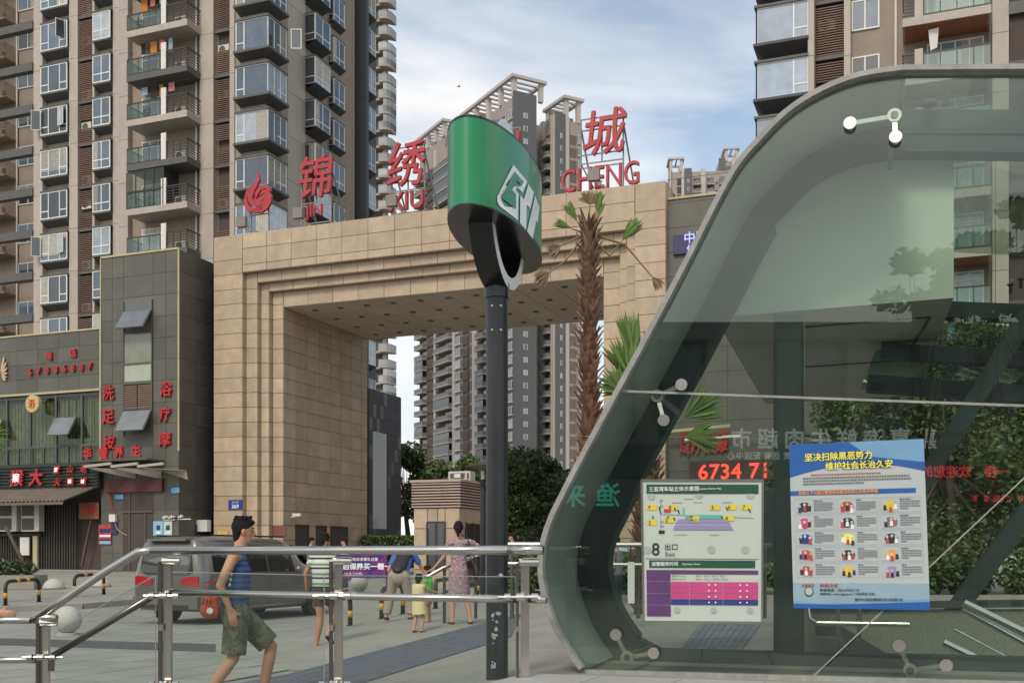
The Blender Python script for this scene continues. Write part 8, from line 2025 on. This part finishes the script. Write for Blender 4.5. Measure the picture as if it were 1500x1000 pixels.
# the upright green fan right of the top
fan(palm, bp(868,345), bp(913,352,-.2), .62, .62, 'fan_green', mid=bp(890,352)) if False else None
MB().tube([bp(868,345), bp(888,368), bp(902,352), bp(914,350)], .012, 5) if False else None
fan(palm, bp(867,350), bp(911,353), .55, .6, 'fan_green', normal=(0,-1,.1), mid=bp(893,375))
fan(palm, bp(856,345), bp(806,398), .34, 1.1, 'fan_dry', stalk='stalk_dry', mid=bp(828,382), folded=1.3)
fan(palm, bp(872,345), bp(955,405), .28, .9, 'fan_dry', stalk='stalk_dry', mid=bp(915,358), folded=1.2)
D2 = 17.5; pc = P(945, HY, D2); palm2 = thing('palm_tree', (pc.x, pc.y, .42), 'second palm with green fans, its trunk seen through the curved glass', 'palm tree')
palm_trunk(palm2, D2, 948, 640, .42, r=.22, seed=5)
bq = lambda x, y, dd=0: P(x, y, D2+dd)
for (b0, t0, r, sp) in (((946,640),(930,536),0.9,.5), ((944,640),(926,560),.8,1.0), ((942,640),(912,574),.52,2.6), ((950,640),(958,560),1.0,.6), ((952,640),(985,570),.8,.9), ((953,642),(1002,612),.7,1.1), ((952,642),(1003,640),.6,1.2)):
    fan(palm2, bq(*b0), bq(*t0), r, sp, 'fan_green', n=24)
fan(palm2, bq(942,642), bq(905,650), .6, 1.0, 'fan_dry', stalk='stalk_dry')
# palm fronds poking in at the left edge
pf = P(-60, HY, 26.0); palm3 = thing('palm_tree', (pf.x, pf.y, .1), 'palm just outside the left edge, a green frond reaching into view', 'palm tree')
MB().tube([(pf.x, pf.y, .1), (pf.x, pf.y, 4.4)], [.2, .16], 12).build('trunk', M['boot'], palm3, world=True)
for (tx, ty) in ((-30, 640), (-45, 610), (-75, 600), (-95, 640)): fan(palm3, Vector((pf.x, pf.y, 4.3)), P(tx, ty, 26), .75, 1.6, 'fan_green')
# kiosk
KD = 36.0
def KU(px, v): return uat(px, v)
kv = -6.0; ku0, ku1 = uat(606, kv), uat(673, kv); kc = uat(673, kv); kvb = vat(707, ku1); kz = lambda py: zat(py, ku1, kv)
zb_k = lz(*G(ku1, kv).xy)-.05
ks = thing('kiosk', G((ku0+ku1)/2, kv, zb_k), 'small beige tiled guard kiosk with a slatted top band under the gate', 'kiosk', rz=ANG)
zt1, zt2 = kz(743), kz(705)
MB().gbox(ku0+.02, ku1-.02, kv+.02, kvb, zb_k, zt2).build('wall', M['tile_joint'], ks, world=True)
rows_ = [zb_k+(zt1-zb_k)*i/4 for i in range(5)]; wa, wb_ = uat(626, kv), uat(652, kv); wz0, wz1 = kz(833), kz(765)
va_, vb2 = vat(681, ku1), vat(705, ku1)
for i, (a, b) in enumerate(zip(rows_[:-1], rows_[1:])):
    cu_ = [ku0, wa, (wa+wb_)/2+.05, wb_, ku1]
    for j, (c, d) in enumerate(zip(cu_[:-1], cu_[1:])):
        if j in (1, 2) and b <= wz1+.25: continue
        MB().gbox(c+.012, d-.012, kv, kv+.02, a+.012, b-.012).build('stone_tile', M['tile'], ks, world=True)
    cv_ = [kv+.02, va_, (va_+vb2)/2, vb2]
    for j, (c, d) in enumerate(zip(cv_[:-1], cv_[1:])):
        if j > 0 and b <= wz1+.25: continue
        MB().gbox(ku1-.02, ku1, c+.012, d-.012, a+.012, b-.012).build('stone_tile', M['tile'], ks, world=True)
M['kiosk_slat'] = mat('pinkish_beige_slat', (0.40,0.31,0.255), .6, var=.1, streak=.2)
nsl = 9
for i in range(nsl):
    z = zt1+(zt2-zt1)*i/nsl; MB().gbox(ku0-.05, ku1+.06, kv-.06, kv-.0, z+.02, z+(zt2-zt1)/nsl*.70).build('slat', M['kiosk_slat'], ks, world=True); MB().gbox(ku1, ku1+.06, kv+.0, kvb+.05, z+.02, z+(zt2-zt1)/nsl*.70).build('slat', M['kiosk_slat'], ks, world=True)
MB().gbox(ku0-.1, ku1+.1, kv-.1, kvb+.1, zt2, zt2+.08).build('roof', M['kiosk_slat'], ks, world=True)
def kwin(u0, u1, v0, v1):
    o = MB().gbox(u0, u1, v0, v1, wz0, wz1).build('window', M['glass_dark'], ks, world=True); return o
kwin(wa+.05, wb_-.05, kv-.005, kv+.01); kwin(ku1-.01, ku1+.005, va_+.1, vb2)
fr = MB(); 
for u_ in (wa, (wa+wb_)/2, wb_): fr.gbox(u_-.03, u_+.03, kv-.03, kv+.012, wz0, wz1+.03)
fr.gbox(wa, wb_, kv-.028, kv+.013, wz1, wz1+.05)
for v_ in (va_+.07, (va_+vb2)/2, vb2): fr.gbox(ku1-.012, ku1+.03, v_-.03, v_+.03, wz0, wz1+.03)
fr.build('window_frame', M['rail_dark'], ks, world=True)
MB().gbox(wa+.02, wb_-.02, kv-.004, kv+.005, zb_k, wz0-.02).build('base_panel', M['tile'], ks, world=True)
MB().gbox(ku1-.0, ku1+.004, va_+.2, va_+.8, wz0+.3, wz1-.3).build('paper_notice', M['white_print'], ks, world=True)
ac = thing('air_conditioner', G(uat(676, kv+1), kv+1, zt2+.08), 'beige air conditioner sitting on the kiosk roof', 'air conditioner', rz=ANG)
a0, a1 = uat(657, kv+1), uat(689, kv+1); MB().gbox(a0, a1, kv+1, kv+1.4, zt2+.10, kz(686)).build('casing', M['ac'], ac, world=True); MB().gbox(a0+.06, a1-.2, kv+.985, kv+1, zt2+.18, kz(689)).build('fan_grille', M['ac_dark'], ac, world=True)
MB().gbox(a1-.12, a1-.05, kv+.98, kv+1, zt2+.15, kz(689)).build('side_stripe', M['ac_dark'], ac, world=True)
fl = thing('floodlight', G(uat(670, kv), kv+.1, zt2+.08), 'small black floodlight on the kiosk roof edge before the air conditioner', 'floodlight', rz=ANG); MB().box(-.14, .14, -.1, .05, .02, .2).build('lamp_housing', M['lamp_grey'], fl); MB().box(-.1, .1, -.11, -.1, .05, .17).build('lamp_glass', M['glass_pale'], fl)
# garden lamp: inverted glass pyramid on a black stem
LD = 26.0; lp_ = P(707, HY, LD); lz0 = lz(lp_.x, lp_.y)
lm_ = thing('garden_lamp', (lp_.x, lp_.y, lz0), 'garden lamp with a flared glass head right behind the black sign post', 'lamp')
zl0, zl1, zl2 = EYE+(HY-702)/F*LD, EYE+(HY-684)/F*LD, EYE+(HY-676)/F*LD
MB().lathe([(.075, 0), (.06, zl0-lz0-.2), (.09, zl0-lz0)], 14).build('post', M['black_metal'], lm_); M['lamp_glass2'] = glassmat('lamp_glass', (.85,.84,.78), 1.45, 1.5)
MB().lathe([(.10, zl0-lz0), (.20, zl1-lz0-.05), (.28, zl1-lz0)], 4).build('glass_head', M['lamp_glass2'], lm_); MB().lathe([(.42, zl1-lz0+.0), (.44, zl1-lz0+.03), (.10, zl2-lz0)], 4).build('lamp_hood', M['steel_dark'], lm_); MB().lathe([(.035, zl0-lz0), (.05, zl0-lz0+.2)], 8).build('bulb', M['white_print'], lm_)
# purple banner beside the road
M['banner'] = spots('violet_banner_print', [(0.02,0.02,0.14),(0.03,0.03,0.20),(0.07,0.02,0.16),(0.16,0.03,0.16)], 2.2)
bnD = 31.0; bA, bB = P(486, 812, bnD), P(566, 812, bnD); zb1 = EYE+(HY-846)/F*bnD; zt_b = EYE+(HY-812)/F*bnD
bn = thing('banner', ((bA.x+bB.x)/2, bnD, gz(bnD)), 'purple advertising banner with white characters between the striped man and the blue shirt', 'banner')
MB().box(bA.x, bB.x, bnD, bnD+.04, zb1, zt_b).build('banner_sheet', M['banner'], bn, world=True)
text('lettering', '售后保养买一赠一', .20, M['white_print'], bn, Vector((bA.x*.42+bB.x*.58, bnD-.01, (zb1+zt_b)/2)), (1,0,0), UP, .005, bold=.05)
text('lettering', '7月末前购车享豪礼优惠', .10, M['white_print'], bn, Vector((bA.x*.5+bB.x*.5, bnD-.01, zt_b-.13)), (1,0,0), UP, .005, bold=.02); text('lettering', '（包含工时费）', .09, M['white_print'], bn, Vector((bA.x*.6+bB.x*.4, bnD-.01, zb1+.12)), (1,0,0), UP, .005)
f = MB()
for x in (bA.x, bB.x): f.box(x-.02, x+.02, bnD+.04, bnD+.08, gz(bnD), zt_b)
f.build('frame', M['rail_dark'], bn, world=True)
# low white wall signs and a notice rack past the far railing
nb = thing('notice_rack', P(935, 850, 15.6)-Vector((0,0,.9)), 'white paper tag hanging from the far railing behind the glass', 'notice'); nq = P(924, 850, 14.3); MB().box(nq.x-.04, nq.x+.05, nq.y, nq.y+.01, nq.z-.3, nq.z+.25).build('paper', M['white_print'], nb, world=True); MB().box(nq.x-.01, nq.x+.01, nq.y, nq.y+.02, nq.z+.25, nq.z+.45).build('cord', M['rail_dark'], nb, world=True)
# bird high in the sky
bd2 = P(672, 127, 230); bi = thing('bird', bd2, 'tiny bird in flight in the cloudy sky left of the twin towers', 'bird')
m_ = MB(); m_.ball((0,0,0), .28, 10, 6, (1.5,.7,.5)); m_.build('body', M['far_slab'], bi); 
for q in (1, -1): m_ = MB(); m_.prism([(-.1,0,0),(.25,0,.05),(.2,.1,.5*q+.3 if q > 0 else -.15)][::1], (0,.04,0)); m_.build('wing', M['far_slab'], bi)
# ================================================================ the street behind the camera, seen mirrored in the glass
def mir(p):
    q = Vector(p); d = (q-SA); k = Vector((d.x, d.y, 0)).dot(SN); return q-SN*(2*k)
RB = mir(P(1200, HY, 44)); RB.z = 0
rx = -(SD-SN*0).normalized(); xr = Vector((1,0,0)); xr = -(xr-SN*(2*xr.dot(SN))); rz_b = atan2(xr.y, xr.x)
mall = thing('street_building', RB, 'pale shop building across the street behind the viewer, mirrored in the glass', 'building', rz=rz_b)
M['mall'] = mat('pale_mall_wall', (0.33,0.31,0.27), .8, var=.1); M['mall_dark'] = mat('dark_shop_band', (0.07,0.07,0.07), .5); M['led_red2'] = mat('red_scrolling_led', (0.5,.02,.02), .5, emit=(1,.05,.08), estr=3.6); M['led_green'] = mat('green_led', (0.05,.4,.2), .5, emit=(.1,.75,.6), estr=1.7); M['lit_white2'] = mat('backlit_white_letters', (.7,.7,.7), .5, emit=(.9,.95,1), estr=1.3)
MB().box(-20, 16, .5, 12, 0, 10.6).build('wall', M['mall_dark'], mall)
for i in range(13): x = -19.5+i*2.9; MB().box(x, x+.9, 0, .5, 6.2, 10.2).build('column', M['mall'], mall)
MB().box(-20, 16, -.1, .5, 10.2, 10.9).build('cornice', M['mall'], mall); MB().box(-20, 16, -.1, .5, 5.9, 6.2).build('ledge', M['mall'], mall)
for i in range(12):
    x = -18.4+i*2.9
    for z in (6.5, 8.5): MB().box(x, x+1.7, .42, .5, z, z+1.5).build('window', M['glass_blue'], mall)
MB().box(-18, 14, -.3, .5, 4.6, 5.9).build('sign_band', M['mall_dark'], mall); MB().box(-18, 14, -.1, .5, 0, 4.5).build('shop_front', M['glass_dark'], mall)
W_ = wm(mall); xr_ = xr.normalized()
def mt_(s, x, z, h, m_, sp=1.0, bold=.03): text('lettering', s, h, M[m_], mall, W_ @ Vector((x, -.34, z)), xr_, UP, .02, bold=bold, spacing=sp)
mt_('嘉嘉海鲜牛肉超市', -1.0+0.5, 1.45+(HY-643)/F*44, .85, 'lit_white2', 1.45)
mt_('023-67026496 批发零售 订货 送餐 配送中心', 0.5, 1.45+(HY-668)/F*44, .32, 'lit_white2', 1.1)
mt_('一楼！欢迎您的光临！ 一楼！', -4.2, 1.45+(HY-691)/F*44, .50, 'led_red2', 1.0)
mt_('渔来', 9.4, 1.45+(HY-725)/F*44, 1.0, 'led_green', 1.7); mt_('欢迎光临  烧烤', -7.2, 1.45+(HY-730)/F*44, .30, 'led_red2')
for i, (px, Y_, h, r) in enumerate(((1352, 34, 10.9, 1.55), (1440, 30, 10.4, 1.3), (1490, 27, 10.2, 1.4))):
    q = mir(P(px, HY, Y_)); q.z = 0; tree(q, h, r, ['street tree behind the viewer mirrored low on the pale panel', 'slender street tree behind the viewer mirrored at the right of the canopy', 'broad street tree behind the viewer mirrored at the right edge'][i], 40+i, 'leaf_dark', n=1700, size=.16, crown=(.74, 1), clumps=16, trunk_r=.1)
